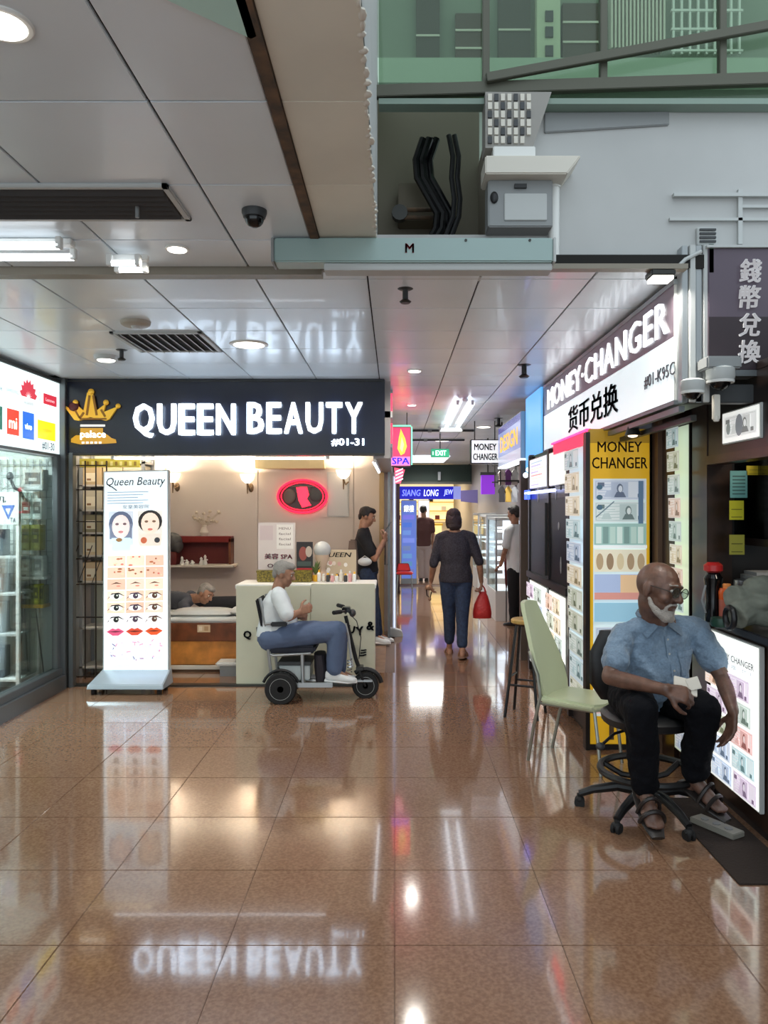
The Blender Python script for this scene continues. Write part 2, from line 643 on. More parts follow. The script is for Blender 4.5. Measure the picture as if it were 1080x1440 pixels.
for k in range(-1, 5):
    yn = min(S, 3.79 - 1.09 - S * k)
    cr.append(((-.205, 1.09 + S * k + yn / 2 - .002, CEIL + .006), (.25, yn - .002, .013)))
pieces('cream_panel', {}, cr, M['cream'], ce)
struct('trim_1', MB().box((-.368, .9, CEIL - .012), (-.332, 3.80, CEIL + .03)), M['rust'])
struct('trim_2', MB().box((-4.0, 3.80, CEIL - .035), (-.36, 3.875, CEIL + .02)).box((-.36, 3.80, CEIL - .005), (1.45, 3.86, CEIL + .02)), M['beige'])
eb = MB()
r_ = random.Random(3)
for i in range(46):
    yy = 1.5 + i * .05
    s = r_.uniform(.004, .016)
    eb.ell((-.082 + r_.uniform(-.004, .004), yy + r_.uniform(-.02, .02), CEIL + .004), (s, r_.uniform(.01, .028), .008), nu=7, nv=5)
ed = part('torn_edge', eb, M['offw'], ce); ed['kind'] = 'stuff'

# ---------------------------------------------------------------- walls
struct('wall_left', MB().box((-4.9, -1, 0), (-4.75, 7.3, 3)).box((-4.75, 2.3, 0), (-3.1, 2.4, 3)), M['wallw'])
struct('wall_shop_left', MB().box((-4.75, 7.12, 0), (-3.06, 7.3, CEIL + .05)).box((-3.2, 7.3, 0), (-3.08, 10.4, CEIL)), M['lgrey'])
struct('wall_shop_back', MB().box((-3.2, 10.3, 0), (-.02, 10.42, CEIL)), M['wallw'])
struct('ceiling_shop', MB().box((-3.2, 7.2, 2.5), (-.02, 10.4, 2.56)), M['white'])
struct('wall_corridor_left', MB().box((-.16, 10.42, 0), (-.04, 26.5, CEIL + .02)).box((-.2, 7.2, 2.12), (-.04, 10.42, CEIL + .02)), mat('corridor_wall', (176, 172, 170), .4))
struct('wall_right', MB().box((2.75, 1.5, 0), (2.9, 10.0, CEIL + .05)).box((2.75, -1, 0), (2.9, 1.5, 5)).box((2.05, 9.9, 0), (2.2, 26.5, CEIL + .02)).box((1.8, 9.75, 0), (2.2, 9.9, CEIL + .02)), mat('right_wall', (132, 128, 124), .45))
struct('wall_end', MB().box((-.2, 26.4, 0), (2.3, 26.55, CEIL)), M['offw'])
struct('roof_slab', MB().box((-4.9, -1.0, CEIL + .1), (-.09, 3.85, CEIL + .2)).box((-4.9, 3.97, CEIL + .1), (3, 27, CEIL + .2)), M['grey'])

# ---------------------------------------------------------------- void above the ceiling edge (top right), built where building reflections show
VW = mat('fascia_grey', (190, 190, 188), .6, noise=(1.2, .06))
q = lambda px, py, d=3.95: P(px, py, d)
vw = MB()
a = q(690, 150); b = q(1150, 384)
vw.box((a.x, 3.95, b.z), (3.2, 4.03, a.z))
vw.box((-.09, 3.95, CEIL), (a.x, 4.03, q(0, 330).z))
struct('wall_void', vw, VW)
tr = MB()
for (x0, y0_, x1, y1_, dp) in ((945, 274, 1180, 279, .03), (940, 308, 1180, 312, .02), (1036, 268, 1042, 345, .02), (1042, 290, 1180, 294, .02)):
    a = q(x0, y0_); b = q(x1, y1_)
    tr.box((a.x, 3.95 - dp, b.z), (b.x, 3.95, a.z))
struct('trim_3', tr, M['lgrey'])
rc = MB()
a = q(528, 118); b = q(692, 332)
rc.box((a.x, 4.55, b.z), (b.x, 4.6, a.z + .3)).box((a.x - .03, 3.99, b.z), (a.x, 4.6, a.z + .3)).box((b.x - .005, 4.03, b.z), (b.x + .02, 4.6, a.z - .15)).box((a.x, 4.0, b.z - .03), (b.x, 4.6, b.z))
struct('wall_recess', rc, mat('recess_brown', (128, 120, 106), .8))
struct('wall_void_left', MB().box((-.12, 1.0, CEIL + .02), (-.09, 4.0, 5.0)), VW)

# dark soffit slot and small vent slot on the grey fascia
a = q(765, 152); b = q(940, 180)
solo('soffit_slot', MB().prism([(0, 0), (b.x - a.x, .04), (b.x - a.x, .11), (0, .10)], (a.x, 3.955, b.z - .03), X, Z, .02), M['grey'], 'long grey slot cover high on the pale fascia above the door header', 'vent', bev=.004)
a = q(978, 322); b = q(1006, 347)
vt = thing('fascia_vent', 'small square dark vent on the fascia above the vertical Chinese sign', 'vent', (a.x, 3.94, b.z))
part('frame', MB().box((a.x, 3.925, b.z), (b.x, 3.95, a.z)), M['lgrey'], vt, bev=.003)
for i in range(4):
    part('slat', MB().box((a.x + .01, 3.915, b.z + .012 + .02 * i), (b.x - .01, 3.926, b.z + .022 + .02 * i)), M['dgrey'], vt)

# reflected balcony built as a ribbed block; cornice and white pipe
bk = thing('reflected_balcony', 'reflected balcony built as a small pale ribbed block beside the dark cable recess', 'balcony', q(700, 240))
a = q(678, 150); b = q(768, 226); c_ = q(742, 226)
part('block', MB().prism([(0, 0), (c_.x - a.x, 0), (b.x - a.x, a.z - b.z), (0, a.z - b.z)], (a.x, 3.95, b.z), X, Z, .14), mat('balcony_grey', (150, 146, 140), .6), bk)
for j in range(6):
    for i in range(7):
        z0 = b.z + .02 + j * .042; x0 = a.x + .012 + i * .032
        if x0 + .024 > c_.x - .01 + j * .016: continue
        part('slat', MB().box((x0, 3.80, z0), (x0 + .02, 3.812, z0 + .034)), M['offw'] if (i + j) % 3 else M['dgrey'], bk)
a2 = q(688, 245); b2 = q(745, 226)
part('ledge', MB().box((a2.x, 3.79, a2.z), (b2.x, 3.95, b2.z)), M['white'], bk, bev=.004)
cb = thing('cornice_box', 'grey duct box under a white stepped cornice left of the blank fascia', 'duct', q(720, 330))
a = q(676, 243); b = q(806, 268)
part('cornice', MB().prism([(0, 0), (.40, 0), (.47, .09), (0, .09)], (a.x, 3.95, b.z), X, Z, .2), M['offw'], cb, bev=.006)
a = q(682, 268); b = q(770, 332)
part('box', MB().box((a.x, 3.82, b.z), (b.x, 3.95, a.z)), M['grey'], cb, bev=.006)
part('hatch', MB().box((a.x + .08, 3.812, b.z + .03), (b.x - .03, 3.821, a.z - .07)), M['lgrey'], cb, bev=.003)
part('knob', MB().ell((a.x + .03, 3.815, a.z - .09), (.02, .012, .03)), M['black'], cb)
part('knob', MB().box((a.x + .13, 3.805, a.z - .045), (a.x + .19, 3.821, a.z - .025)), M['black'], cb)
a = q(776, 262); b = q(776, 380)
solo('down_pipe', MB().cyl((a.x, 3.90, b.z), (a.x, 3.90, a.z), .028, n=14).cyl((a.x, 3.90, a.z - .03), (a.x, 3.90, a.z + .01), .034, n=14), M['white'], 'white vertical pipe running down the fascia behind the header end', 'pipe')

# cables and bracket inside the recess
D = 4.2
cab = MB()
for k, (off, r) in enumerate(((0, .022), (10, .02), (-9, .02), (4, .016))):
    pts = [(604, 195), (594, 225), (596, 250), (610, 275), (624, 300), (622, 322), (610, 342)]
    cab.tube([P(x + off, y, D + .03 * (k % 2)) for x, y in pts], r, 8)
cab_o = solo('cable_bundle', cab, M['blackg'], 'thick bundle of black cables curving down inside the ceiling recess', 'cable')
cab = MB()
for off in (-3, 5):
    cab.tube([P(x + off, y, D - .02) for x, y in ((634, 190), (640, 220), (638, 250), (642, 280), (640, 305), (626, 342))], .014, 8)
solo('power_cable', cab, M['black'], 'thinner pair of black cables right of the thick bundle in the recess', 'cable')
br = thing('wall_bracket', 'brown metal bracket box with two rods in the recess', 'bracket', P(585, 310, 4.4))
a = P(560, 262, 4.45); b = P(612, 314, 4.45)
part('box', MB().box((a.x, 4.4, b.z), (b.x, 4.55, a.z)), mat('bracket_brown', (110, 100, 84), .6), br, bev=.006)
for yy in (295, 306):
    part('rod', MB().cyl(P(566, yy, 4.36), P(612, yy, 4.36), .012), M['rust'], br)
part('cap', MB().cyl(P(562, 300, 4.36) - V((0, .02, 0)), P(562, 300, 4.36) + V((0, .03, 0)), .045), M['steel'], br)

# green glazed screen with steel frame; the reflected housing block is built behind it
gs = thing('glazed_screen', 'green tinted glass screen in a dark steel frame at top right', 'glazing', q(800, 140, 3.9))
part('pane', MB().box((-.08, 3.905, q(0, 150, 3.9).z), (3.2, 3.915, 4.9)), M['gglass'], gs)
SF = mat('olive_steel', (84, 84, 72), .45, .3)
for px in (683, 848, 1015):
    a = q(px, 118, 3.88)
    part('post', MB().box((a.x - .018, 3.86, a.z), (a.x + .018, 3.90, 4.9)), SF, gs, bev=.003)
part('rail', MB().beam(q(528, 130, 3.87), q(1200, 108, 3.87), .04, .06), SF, gs, bev=.003)
part('brace', MB().beam(q(684, 110, 3.83), q(1200, 14, 3.83), .03, .045), SF, gs, bev=.003)
part('sill', MB().box((-.08, 3.86, q(0, 152, 3.9).z), (3.2, 3.94, q(0, 144, 3.9).z)), mat('sill_green', (128, 146, 134), .5), gs)
hb = thing('reflected_block', 'reflected pale green housing block with grilles and louvres, built behind the green glass', 'building', P(800, 140, 6.0))
d6 = 6.0
a = P(520, -200, d6); b = P(1260, 160, d6)
part('wall', MB().box((a.x, 6.02, CEIL + .2), (b.x, 6.4, a.z)), mat('block_wall', (136, 146, 132), .7, noise=(1, .08)), hb)
for (x0, x1, y0_, y1_, mm) in ((585, 618, -60, 112, 'w1'), (640, 682, 22, 98, 'w2'), (700, 745, -60, 100, 'w1'), (790, 845, 8, 92, 'w2'), (700, 745, 104, 112, 'w1')):
    a = P(x0, y0_, d6); b = P(x1, y1_, d6)
    w = part('window', MB().box((a.x, 5.97, b.z), (b.x, 6.05, a.z)), mat('block_' + mm, (62, 56, 48) if mm == 'w1' else (74, 58, 48), .4), hb)
    part('sill', MB().box((a.x - .03, 5.93, b.z - .03), (b.x + .03, 6.04, b.z)), M['offw'], w)
    for t in (.33, .66):
        part('bar', MB().box((a.x, 5.96, b.z + (a.z - b.z) * t), (b.x, 5.985, b.z + (a.z - b.z) * t + .015)), M['offw'], w)
a = P(752, -60, d6); b = P(784, 100, d6)
part('pier', MB().box((a.x, 5.9, b.z), (b.x, 6.05, a.z)), mat('pier_cream', (196, 202, 176), .6), hb)
for yy in (28, 50, 76):
    a = P(763, yy, d6)
    part('vent_hole', MB().box((a.x, 5.885, a.z - .08), (a.x + .06, 5.905, a.z)), M['dgrey'], hb)
for i in range(15):
    a = P(856 + i * 5.2, -60, d6); b = P(858.5 + i * 5.2, 74, d6)
    part('louvre_slat', MB().box((a.x, 5.93, b.z), (b.x, 6.03, a.z)), M['offw'], hb)
for i in range(9):
    a = P(942 + i * 11.5, -60, d6); b = P(945 + i * 11.5, 82, d6)
    part('grille_bar', MB().box((a.x, 5.94, b.z), (b.x, 5.96, a.z)), M['white'], hb)
for yy in (-30, 20, 46, 76):
    a = P(940, yy, d6); b = P(1040, yy + 3, d6)
    part('grille_bar', MB().box((a.x, 5.935, b.z), (b.x, 5.955, a.z)), M['white'], hb)
a = P(520, 100, d6); b = P(1260, 134, d6)
part('parapet', MB().box((a.x, 5.82, b.z), (b.x, 5.92, a.z)), mat('parapet', (170, 186, 168), .6), hb)

# ---------------------------------------------------------------- door header bar with a red M
hd = thing('door_header', 'teal grey door header bar with a red M, below the ceiling edge', 'door header', P(580, 372, 3.36))
a = P(385, 334, 3.36); b = P(778, 368, 3.36)
HB = mat('header_teal', (150, 172, 168), .3, spec=.6)
part('bar', MB().box((a.x, 3.36, b.z), (b.x, 3.47, a.z)), HB, hd, bev=.006)
part('end_cap', MB().box((b.x, 3.355, b.z - .002), (b.x + .012, 3.475, a.z + .001)), M['lgrey'], hd, bev=.003)
part('end_cap', MB().box((a.x - .012, 3.355, b.z - .002), (a.x, 3.475, a.z + .001)), M['grey'], hd, bev=.003)
part('bottom_strip', MB().box((P(455, 0, 3.36).x, 3.38, b.z - .03), (b.x, 3.47, b.z)), M['lgrey'], hd, bev=.003)
part('emblem', MB().text('M', P(576, 349, 3.359), X, Z, h=.040, bold=.02, d=.003), mat('emblem_red', (196, 44, 52), .4), hd)
for px in (655, 745):
    part('screw', MB().cyl(P(px, 338, 3.36), P(px, 338, 3.36) - V((0, .004, 0)), .006), M['steel'], hd)

# teal building reflection near the camera, built as a sheet under the ceiling
solo('teal_reflection', MB().prism([(-.35, 1.0), (-.345, 1.92), (-.36, 1.93), (-.60, 1.72), (-.75, 1.0)], (0, 0, CEIL - .012), X, Y, .008), mat('reflection_teal', (186, 226, 218), .25), 'pale teal triangular reflection built as a sheet under the ceiling at the top edge', 'panel')

# ---------------------------------------------------------------- ceiling fittings
vg = thing('air_grille', 'long dark recessed air grille in the ceiling at upper left', 'vent', (-1.7, 2.98, CEIL))
part('backing', MB().box((-2.7, 2.83, CEIL - .004), (-.85, 3.13, CEIL - .001)), mat('grille_back', (38, 38, 36), .7), vg)
for x0, x1, yA, yB in ((-2.72, -.83, 2.81, 2.835), (-2.72, -.83, 3.125, 3.15), (-.855, -.83, 2.81, 3.15)):
    part('frame', MB().box((x0, yA, CEIL - .016), (x1, yB, CEIL)), M['lgrey'], vg, bev=.003)
for i in range(6):
    y_ = 2.86 + i * .046
    part('slat', MB().obox((-1.77, y_, CEIL - .012), X, V((0, .8, -.6)), V((0, .6, .8)), .91, .018, .002), M['dgrey'], vg)
sp = thing('ceiling_peg', 'small grey peg hanging from the long air grille', 'sprinkler', P(193, 292, 3.0))
a = P(193, 282, 3.0); b = P(193, 306, 3.0)
part('pin', MB().cyl(a, b, .008), M['grey'], sp); part('cap', MB().cyl(a, a + V((0, 0, .03)), .014), M['dgrey'], sp)

vg = thing('square_diffuser', 'square slatted air diffuser in the ceiling before the navy sign', 'vent', (-1.62, 5.48, CEIL))
fr = MB()
for x0, x1, yA, yB in ((-1.92, -1.30, 5.17, 5.20), (-1.92, -1.30, 5.78, 5.81), (-1.92, -1.89, 5.17, 5.81), (-1.33, -1.30, 5.17, 5.81)):
    part('frame', MB().box((x0, yA, CEIL - .014), (x1, yB, CEIL + .002)), M['lgrey'], vg, bev=.003)
part('backing', MB().box((-1.89, 5.2, CEIL - .004), (-1.33, 5.78, CEIL - .001)), M['gapdark'], vg)
for i in range(9):
    x_ = -1.86 + i * .062
    part('slat', MB().obox((x_, 5.49, CEIL - .012), Y, V((.75, 0, -.66)), V((.66, 0, .75)), .28, .018, .003), M['lgrey'], vg)


def downlight(px, py, r, label, power=6, group=None):
    d = (CEIL - H) * F / (CY - py)
    c = P(px, py, d); c.z = CEIL
    t = thing('downlight', label, 'ceiling light', c, group)
    part('rim', MB().lathe([(r * 1.15, -.008), (r * 1.22, -.004), (r * 1.22, 0)], c, Z, 24), M['white'], t)
    part('diffuser', MB().lathe([(r * .9, -.012), (r, -.006), (r, 0)], c, Z, 24), M['lampglow'], t)
    lamp('lamp', c - V((0, 0, .02)), power, r * 1.8, parent=t)


downlight(2, 32, .062, 'bright round downlight cut by the photo\'s top left corner', 9)
downlight(249, 349, .045, 'small bright downlight near the small dark dome camera', 7)
downlight(350, 484, .115, 'large round downlight in front of the navy shop sign', 14)
downlight(583, 521, .055, 'small downlight near the corridor mouth left of centre', 7)
downlight(622, 619, .14, 'wide round downlight above the green exit sign', 40)
downlight(680, 600, .10, 'faint downlight beside the hanging white box sign', 25)
downlight(579, 569, .05, 'small downlight beside the red neon spa sign', 5)

sd = thing('smoke_detector', 'flat beige smoke detector disc left of the square diffuser', 'smoke detector', (-1.65, 4.9, CEIL))
part('disc', MB().lathe([(.075, -.03), (.09, -.02), (.095, 0)], (-1.65, 4.9, CEIL), Z, 24), mat('detector', (164, 154, 140), .5), sd)
part('sensor', MB().lathe([(.02, -.042), (.03, -.03)], (-1.65, 4.9, CEIL), Z, 14), M['lgrey'], sd)


def sprinkler(px, py, label, s=1.0, mm='dgrey'):
    d = (CEIL - H) * F / (CY - py + 8)
    c = P(px, py, d); c.z = CEIL
    t = thing('sprinkler', label, 'sprinkler', c)
    part('escutcheon', MB().lathe([(.03 * s, -.006), (.04 * s, 0)], c, Z, 16), M[mm], t)
    part('stem', MB().cyl(c, c - V((0, 0, .055 * s)), .014 * s), M[mm], t)
    part('deflector', MB().lathe([(.022 * s, -.072 * s), (.03 * s, -.064 * s), (.012 * s, -.05 * s)], c, Z, 14), M['steel'], t)


sprinkler(570, 414, 'dark ceiling sprinkler behind the door header', 1.1)
sprinkler(171, 500, 'small dark sprinkler next to the left spotlight', 1.1)
sprinkler(737, 521, 'black ceiling knob near the white money changer sign', 1.5, 'black')
sprinkler(701, 596, 'tiny dark ceiling sprinkler above the hanging box sign', 1.6, 'black')
t = thing('spotlight', 'small white ceiling spotlight beside the left sprinkler', 'ceiling light', (-2.25, 6.0, CEIL))
c = V((-2.25, 6.0, CEIL))
part('housing', MB().lathe([(.08, -.035), (.095, 0)], c, Z, 20), M['lgrey'], t)
part('lens', MB().lathe([(.06, -.042), (.07, -.034)], c, Z, 20), M['lampglow'], t)
t = thing('dome_camera', 'dark dome security camera on the ceiling left of the rusty channel', 'camera', (-.56, 3.07, CEIL))
c = V((-.56, 3.07, CEIL))
part('base', MB().lathe([(.044, -.03), (.05, -.012), (.05, 0)], c, Z, 22), M['dgrey'], t)
part('dome', MB().ell(c - V((0, 0, .03)), (.04, .04, .04)), M['blackg'], t)


def twin_tube(name, label, a, b, gap, r=.014, power=10, hanging=.0):
    a, b = V(a), V(b); d = (b - a).normalized(); s = d.cross(Z).normalized()
    t = thing(name, label, 'ceiling light', (a + b) / 2)
    mid = (a + b) / 2
    part('batten', MB().obox(mid + V((0, 0, .038)), d, s, Z, (b - a).length / 2 + .03, gap * .35, .014), M['white'], t, bev=.004)
    for k in (-1, 1):
        part('tube', MB().cyl(a + s * gap * k, b + s * gap * k, r), M['tube'] if power > 12 else mat('tube_soft', (236, 244, 250), .4, emit=2.6), t)
        for e in (a, b):
            part('holder', MB().obox(e + s * gap * k + V((0, 0, .012)), d, s, Z, .012, .016, .026), M['white'], t, bev=.003)
    return t


twin_tube('tube_light', 'long twin fluorescent batten cut by the left photo edge', (-2.9, 3.40, CEIL - .055), (-1.45, 3.40, CEIL - .055), .075, .017, 12)
twin_tube('tube_light', 'reflected twin tubes built as a short fitting beside the downlight at left', (-1.30, 3.56, CEIL - .07), (-1.17, 3.56, CEIL - .07), .05, .014, 3)  # reflection of tubes, built as a small glowing fitting
twin_tube('tube_light', 'twin fluorescent batten running along the far corridor ceiling', (.76, 8.3, CEIL - .06), (.80, 10.8, CEIL - .06), .08, .022, 40)
twin_tube('tube_light', 'crosswise fluorescent batten at the far end of the corridor batten', (.66, 11.2, CEIL - .05), (.98, 11.2, CEIL - .05), .04, .016, 6)
for i, y_ in enumerate((11.6, 13.2)):
    t = thing('track_bar', ('nearer' if i == 0 else 'farther') + ' dark bar across the corridor ceiling before the exit sign', 'rail', (.6, y_, CEIL))
    part('bar', MB().box((.15, y_, CEIL - .03), (1.2, y_ + .05, CEIL)), M['dgrey'], t, bev=.004)
    part('bracket', MB().box((.5, y_ - .02, CEIL - .04), (.56, y_ + .07, CEIL)), M['grey'], t, bev=.003)
# ---------------------------------------------------------------- beauty shop sign
QY = 7.05
a = P(88, 535, QY); b = P(541, 640, QY)
sg = thing('shop_sign', 'wide navy fascia sign reading QUEEN BEAUTY in glowing white letters', 'sign', ((a.x + b.x) / 2, QY, b.z))
part('board', MB().box((a.x, QY, b.z), (b.x, QY + .14, CEIL)), M['navy'], sg, bev=.005)
part('edge_trim', MB().box((a.x, QY - .008, b.z), (b.x, QY + .02, b.z + .018)), M['steel'], sg)
part('edge_trim', MB().box((a.x, QY - .008, a.z - .012), (b.x, QY + .02, a.z)), M['steel'], sg)
for s, x0, x1, y0_, y1_ in (('QUEEN', 186, 334, 568, 612), ('BEAUTY', 346, 512, 566, 610)):
    n = len(s); cx = 0
    # letters stand one by one
    widths = {'Q': 1.12, 'U': 1.0, 'E': .86, 'N': 1.04, 'B': .96, 'A': 1.06, 'T': .94, 'Y': 1.0}
    tot = sum(widths[ch] for ch in s)
    for ch in s:
        w_ = (x1 - x0) * widths[ch] / tot
        px = x0 + cx + w_ / 2; cx += w_
        yb = y1_ + (4 if ch == 'Q' else 0)
        c_ = P(px, (y0_ + yb) / 2, QY - .03)
        part('letter', MB().text(ch, c_, X, Z, w=w_ * .86 / F * QY, h=(yb - y0_) / F * QY, bold=.03, d=.03), M['led'], sg)
part('unit_number', MB().text('#01-31', P(489, 622, QY - .012), X, Z, w=46 / F * QY, h=11 / F * QY, bold=.03, d=.012), M['led'], sg)
# crown and castle emblem
cr_ = [(90, 569), (106, 579), (104, 565), (112, 572), (119, 578), (124, 553), (128, 550), (132, 555), (137, 578), (150, 568), (147, 580), (167, 572), (155, 590), (150, 592), (128, 587), (112, 592), (106, 591)]
o_ = P(0, 0, QY - .02)
k_ = QY / F


def px2(pts, d):
    return [((x - CX) / F * d, H - (y - CY) / F * d) for x, y in pts]


crw = part('crown', MB().prism(px2(cr_, QY), (0, QY - .002, 0), X, Z, .025), M['gold'], sg)
for x, y, r in ((128, 551, 4.5), (149, 566, 4), (166, 571, 3.6), (90, 570, 3), (106, 566, 4)):
    part('crown_bead', MB().ell(P(x, y, QY - .02), (r * k_, r * k_ * .6, r * k_)), M['gold'], crw)
for x0_, y0_, x1_, y1_, ww_ in ((126, 556, 122, 584, 3), (131, 556, 136, 584, 3), (118, 580, 112, 588, 3), (142, 576, 148, 586, 3), (104, 574, 112, 588, 2.5), (112, 589, 150, 589, 2.5)):
    part('crown_facet', MB().beam(P(x0_, y0_, QY - .028), P(x1_, y1_, QY - .028), ww_ * k_, .006, up=Y), mat('gold_dark', (150, 104, 40), .35, .5), crw)
part('crown_jewel', MB().ell(P(104, 572, QY - .02), (.05, .02, .045)), M['dred'], crw)
em = Pan((0, QY - .002, 0), X, Z)
em.poly(px2([(100, 622), (100, 617), (107, 612), (113, 612), (113, 602), (145, 602), (145, 608), (152, 612), (157, 616), (163, 618), (164, 623), (150, 624), (113, 625)], QY), (190, 140, 40))
em.poly(px2([(113, 597), (148, 597), (148, 600), (113, 600)], QY), (235, 235, 225))
em.txt('palace', P(131, 612, QY).x, P(131, 612, QY).z, 36 * k_, 13 * k_, (250, 250, 245), bold=.03)
for i in range(5):
    em.poly(px2([(115 + i * 6, 621), (119 + i * 6, 621), (119 + i * 6, 624), (115 + i * 6, 624)], QY), (240, 240, 225))
em.done('castle_emblem', M['lit'], sg)
a = P(160, 641, QY + .03); b = P(458, 641, QY + .03)
t = thing('strip_light', 'white strip light under the navy beauty shop sign', 'light', a)
part('tube', MB().cyl((a.x, QY + .05, a.z - .02), (b.x, QY + .05, a.z - .02), .012), M['tube'], t)
part('holder', MB().box((a.x - .03, QY + .03, a.z - .03), (a.x, QY + .07, a.z)), M['white'], t)
part('holder', MB().box((b.x, QY + .03, a.z - .03), (b.x + .03, QY + .07, a.z)), M['white'], t)

# shopfront frame
xc = -3.08
struct('trim_4', MB().box((xc - .04, 7.0, 0), (xc + .08, 7.14, CEIL)).box((xc + .095, 7.04, 0), (xc + .135, 7.12, 2.16)), M['alud'], bev=.004)
struct('trim_5', MB().box((xc, 7.08, 0), (-.17, 7.18, .022)), M['steel'], bev=.004)

# folding gate at the left of the shop opening
gt = thing('folding_gate', 'brown metal lattice gate left of the leaning light box', 'gate', (-2.9, 7.26, 0))
gx0, gx1 = P(90, 0, 7.26).x, P(150, 0, 7.26).x
for i in range(5):
    x = gx0 + (gx1 - gx0) * i / 4
    part('upright', MB().box((x - .004, 7.25, .04), (x + .004, 7.264, 2.1)), M['mesh_'], gt)
for zz in (.06, .62, .93, 1.17, 1.52, 1.82, 2.05):
    part('crossbar', MB().box((gx0, 7.24, zz), (gx1, 7.25, zz + .011)), M['mesh_'], gt)
for i in range(3):
    part('lattice', MB().beam((gx0 + .13 * i, 7.275, .95), (gx0 + .13 * (i + 1), 7.275, 1.3), .006), M['mesh_'], gt)
# shelving with cream cartons behind it
rk = thing('carton_rack', 'tall rack of shelves behind the brown lattice gate', 'rack', (-2.75, 7.5, 0))
rx0, rx1 = -3.05, -2.42
for zz in (.12, .5, .95, 1.2, 1.42, 1.64, 1.88, 2.1):
    part('shelf', MB().box((rx0, 7.44, zz - .018), (rx1, 7.75, zz)), M['offw'], rk)
for xx in (rx0, rx1 - .03):
    for yy in (7.44, 7.72):
        part('post', MB().box((xx, yy, 0), (xx + .03, yy + .03, 2.3)), M['grey'], rk)
part('back_panel', MB().box((rx0, 7.75, 0), (rx1, 7.76, 2.4)), mat('rack_back', (200, 202, 186), .6), rk)
ci = 0
words_row = {0.95: 'low', 1.2: 'third', 1.42: 'second', 1.64: 'upper', 1.88: 'top'}
cols = [(214, 188, 150), (196, 172, 132), (206, 196, 170), (150, 140, 110), (222, 200, 160)]
for zz, rw in words_row.items():
    for j in range(3):
        w_ = .185; x = rx0 + .03 + j * .195; h_ = RND.uniform(.165, .195)
        cm = mat('carton_%d' % ((ci * 3) % 5), cols[(ci * 3) % 5], .7)
        bx = MB().box((x, 7.45, zz), (x + w_, 7.7, zz + h_))
        t = solo('carton', bx, cm, 'cream carton on the %s shelf behind the gate, %s from the left' % (rw, ('first', 'second', 'third', 'fourth')[j]), 'box', 'cream cartons behind the gate', bev=.004)
        lab = Pan((x + .03, 7.45, zz + .03), X, Z)
        lab.rect(0, 0, .1, h_ * .5, (236, 226, 200)); lab.rect(.01, .01, .05, .03, (150, 110, 70))
        lab.done('box_label', M['prt'], t); ci += 1
a = P(112, 645, 7.3); b = P(196, 657, 7.3)
t = thing('yellow_strip', 'yellow patterned strip above the gate under the navy sign', 'sign', (a.x, 7.3, b.z))
part('board', MB().box((a.x, 7.3, b.z), (b.x, 7.32, a.z)), mat('strip_yellow', (206, 190, 70), .5), t)
s_ = Pan((a.x, 7.3, b.z), X, Z)
for i in range(12):
    s_.rect(.02 + i * .045, .015, .045 + i * .045, .055, (150, 120, 40) if i % 2 else (236, 226, 150))
s_.done('pattern', M['prt'], t)

# ---------------------------------------------------------------- leaning light box of beauty treatments
SB = thing('light_box_stand', 'tall leaning backlit stand headed Queen Beauty with eye and lip pictures', 'display stand', (-2.6, 6.95, 0))
D = 6.95
tl, tr_, bl, brr = P(132, 665, D + .12), P(221, 663, D + .12), P(146, 944, D), P(236, 942, D)
u_ = (brr - bl); bw = u_.length; u_.normalize()
v_ = (tl - bl); bh = v_.length; v_ = (v_ - u_ * v_.dot(u_)).normalized()
n_ = u_.cross(v_).normalized()
ctr = bl + u_ * bw / 2 + v_ * bh / 2
part('case', MB().obox(ctr - n_ * .03, u_, v_, n_, bw / 2 + .012, bh / 2 + .012, .029), M['lgrey'], SB, bev=.006)
p = Pan(bl, u_, v_)
p.rect(0, 0, bw, bh, (232, 244, 250))
s = bw
p.txt('Queen Beauty', bw * .5, bh * .945, bw * .94, bh * .055, (20, 24, 30), bold=.004, shear=.25)
p.line(bw * .12, bh * .925, bw * .2, bh * .905, .01, (20, 24, 30))
for i in range(5):
    p.rect(bw * .05, bh * (.895 - .014 * i), bw * (.7 - .08 * (i % 3)), bh * (.8985 - .014 * i), (130, 152, 172))
p.txt('女皇美容院', bw * .5, bh * .822, bw * .42, bh * .02, (90, 100, 115))
fk = [(232, 206, 188), (240, 214, 192), (226, 190, 168), (236, 204, 180), (222, 182, 160)]
# two large portraits: hair and faces only as flat shapes
p.rect(bw * .07, bh * .63, bw * .46, bh * .80, (206, 214, 226))
p.ell(bw * .265, bh * .735, bw * .19, bh * .065, (96, 104, 128)); p.rect(bw * .09, bh * .66, bw * .44, bh * .735, (120, 128, 150))
p.ell(bw * .265, bh * .722, bw * .14, bh * .06, (236, 218, 214))
for dx in (-.06, .06):
    p.ell(bw * (.265 + dx), bh * .735, bw * .03, bh * .006, (110, 90, 96))
p.ell(bw * .265, bh * .695, bw * .04, bh * .006, (200, 130, 130)); p.rect(bw * .12, bh * .60, bw * .42, bh * .665, (206, 228, 240))
p.rect(bw * .53, bh * .63, bw * .93, bh * .80, (226, 222, 214))
p.ell(bw * .73, bh * .745, bw * .19, bh * .058, (44, 40, 40)); p.ell(bw * .73, bh * .735, bw * .145, bh * .055, (238, 218, 200))
for dx in (-.06, .06):
    p.ell(bw * (.73 + dx), bh * .745, bw * .03, bh * .006, (120, 96, 80))
p.ell(bw * .73, bh * .705, bw * .04, bh * .006, (196, 110, 100)); p.rect(bw * .56, bh * .62, bw * .9, bh * .685, (228, 214, 200))
p.ell(bw * .63, bh * .65, bw * .05, bh * .016, (190, 100, 70)); p.ell(bw * .84, bh * .65, bw * .045, bh * .014, (60, 60, 64))
p.ell(bw * .24, bh * .655, bw * .05, bh * .01, (150, 110, 70))
r_ = random.Random(5)
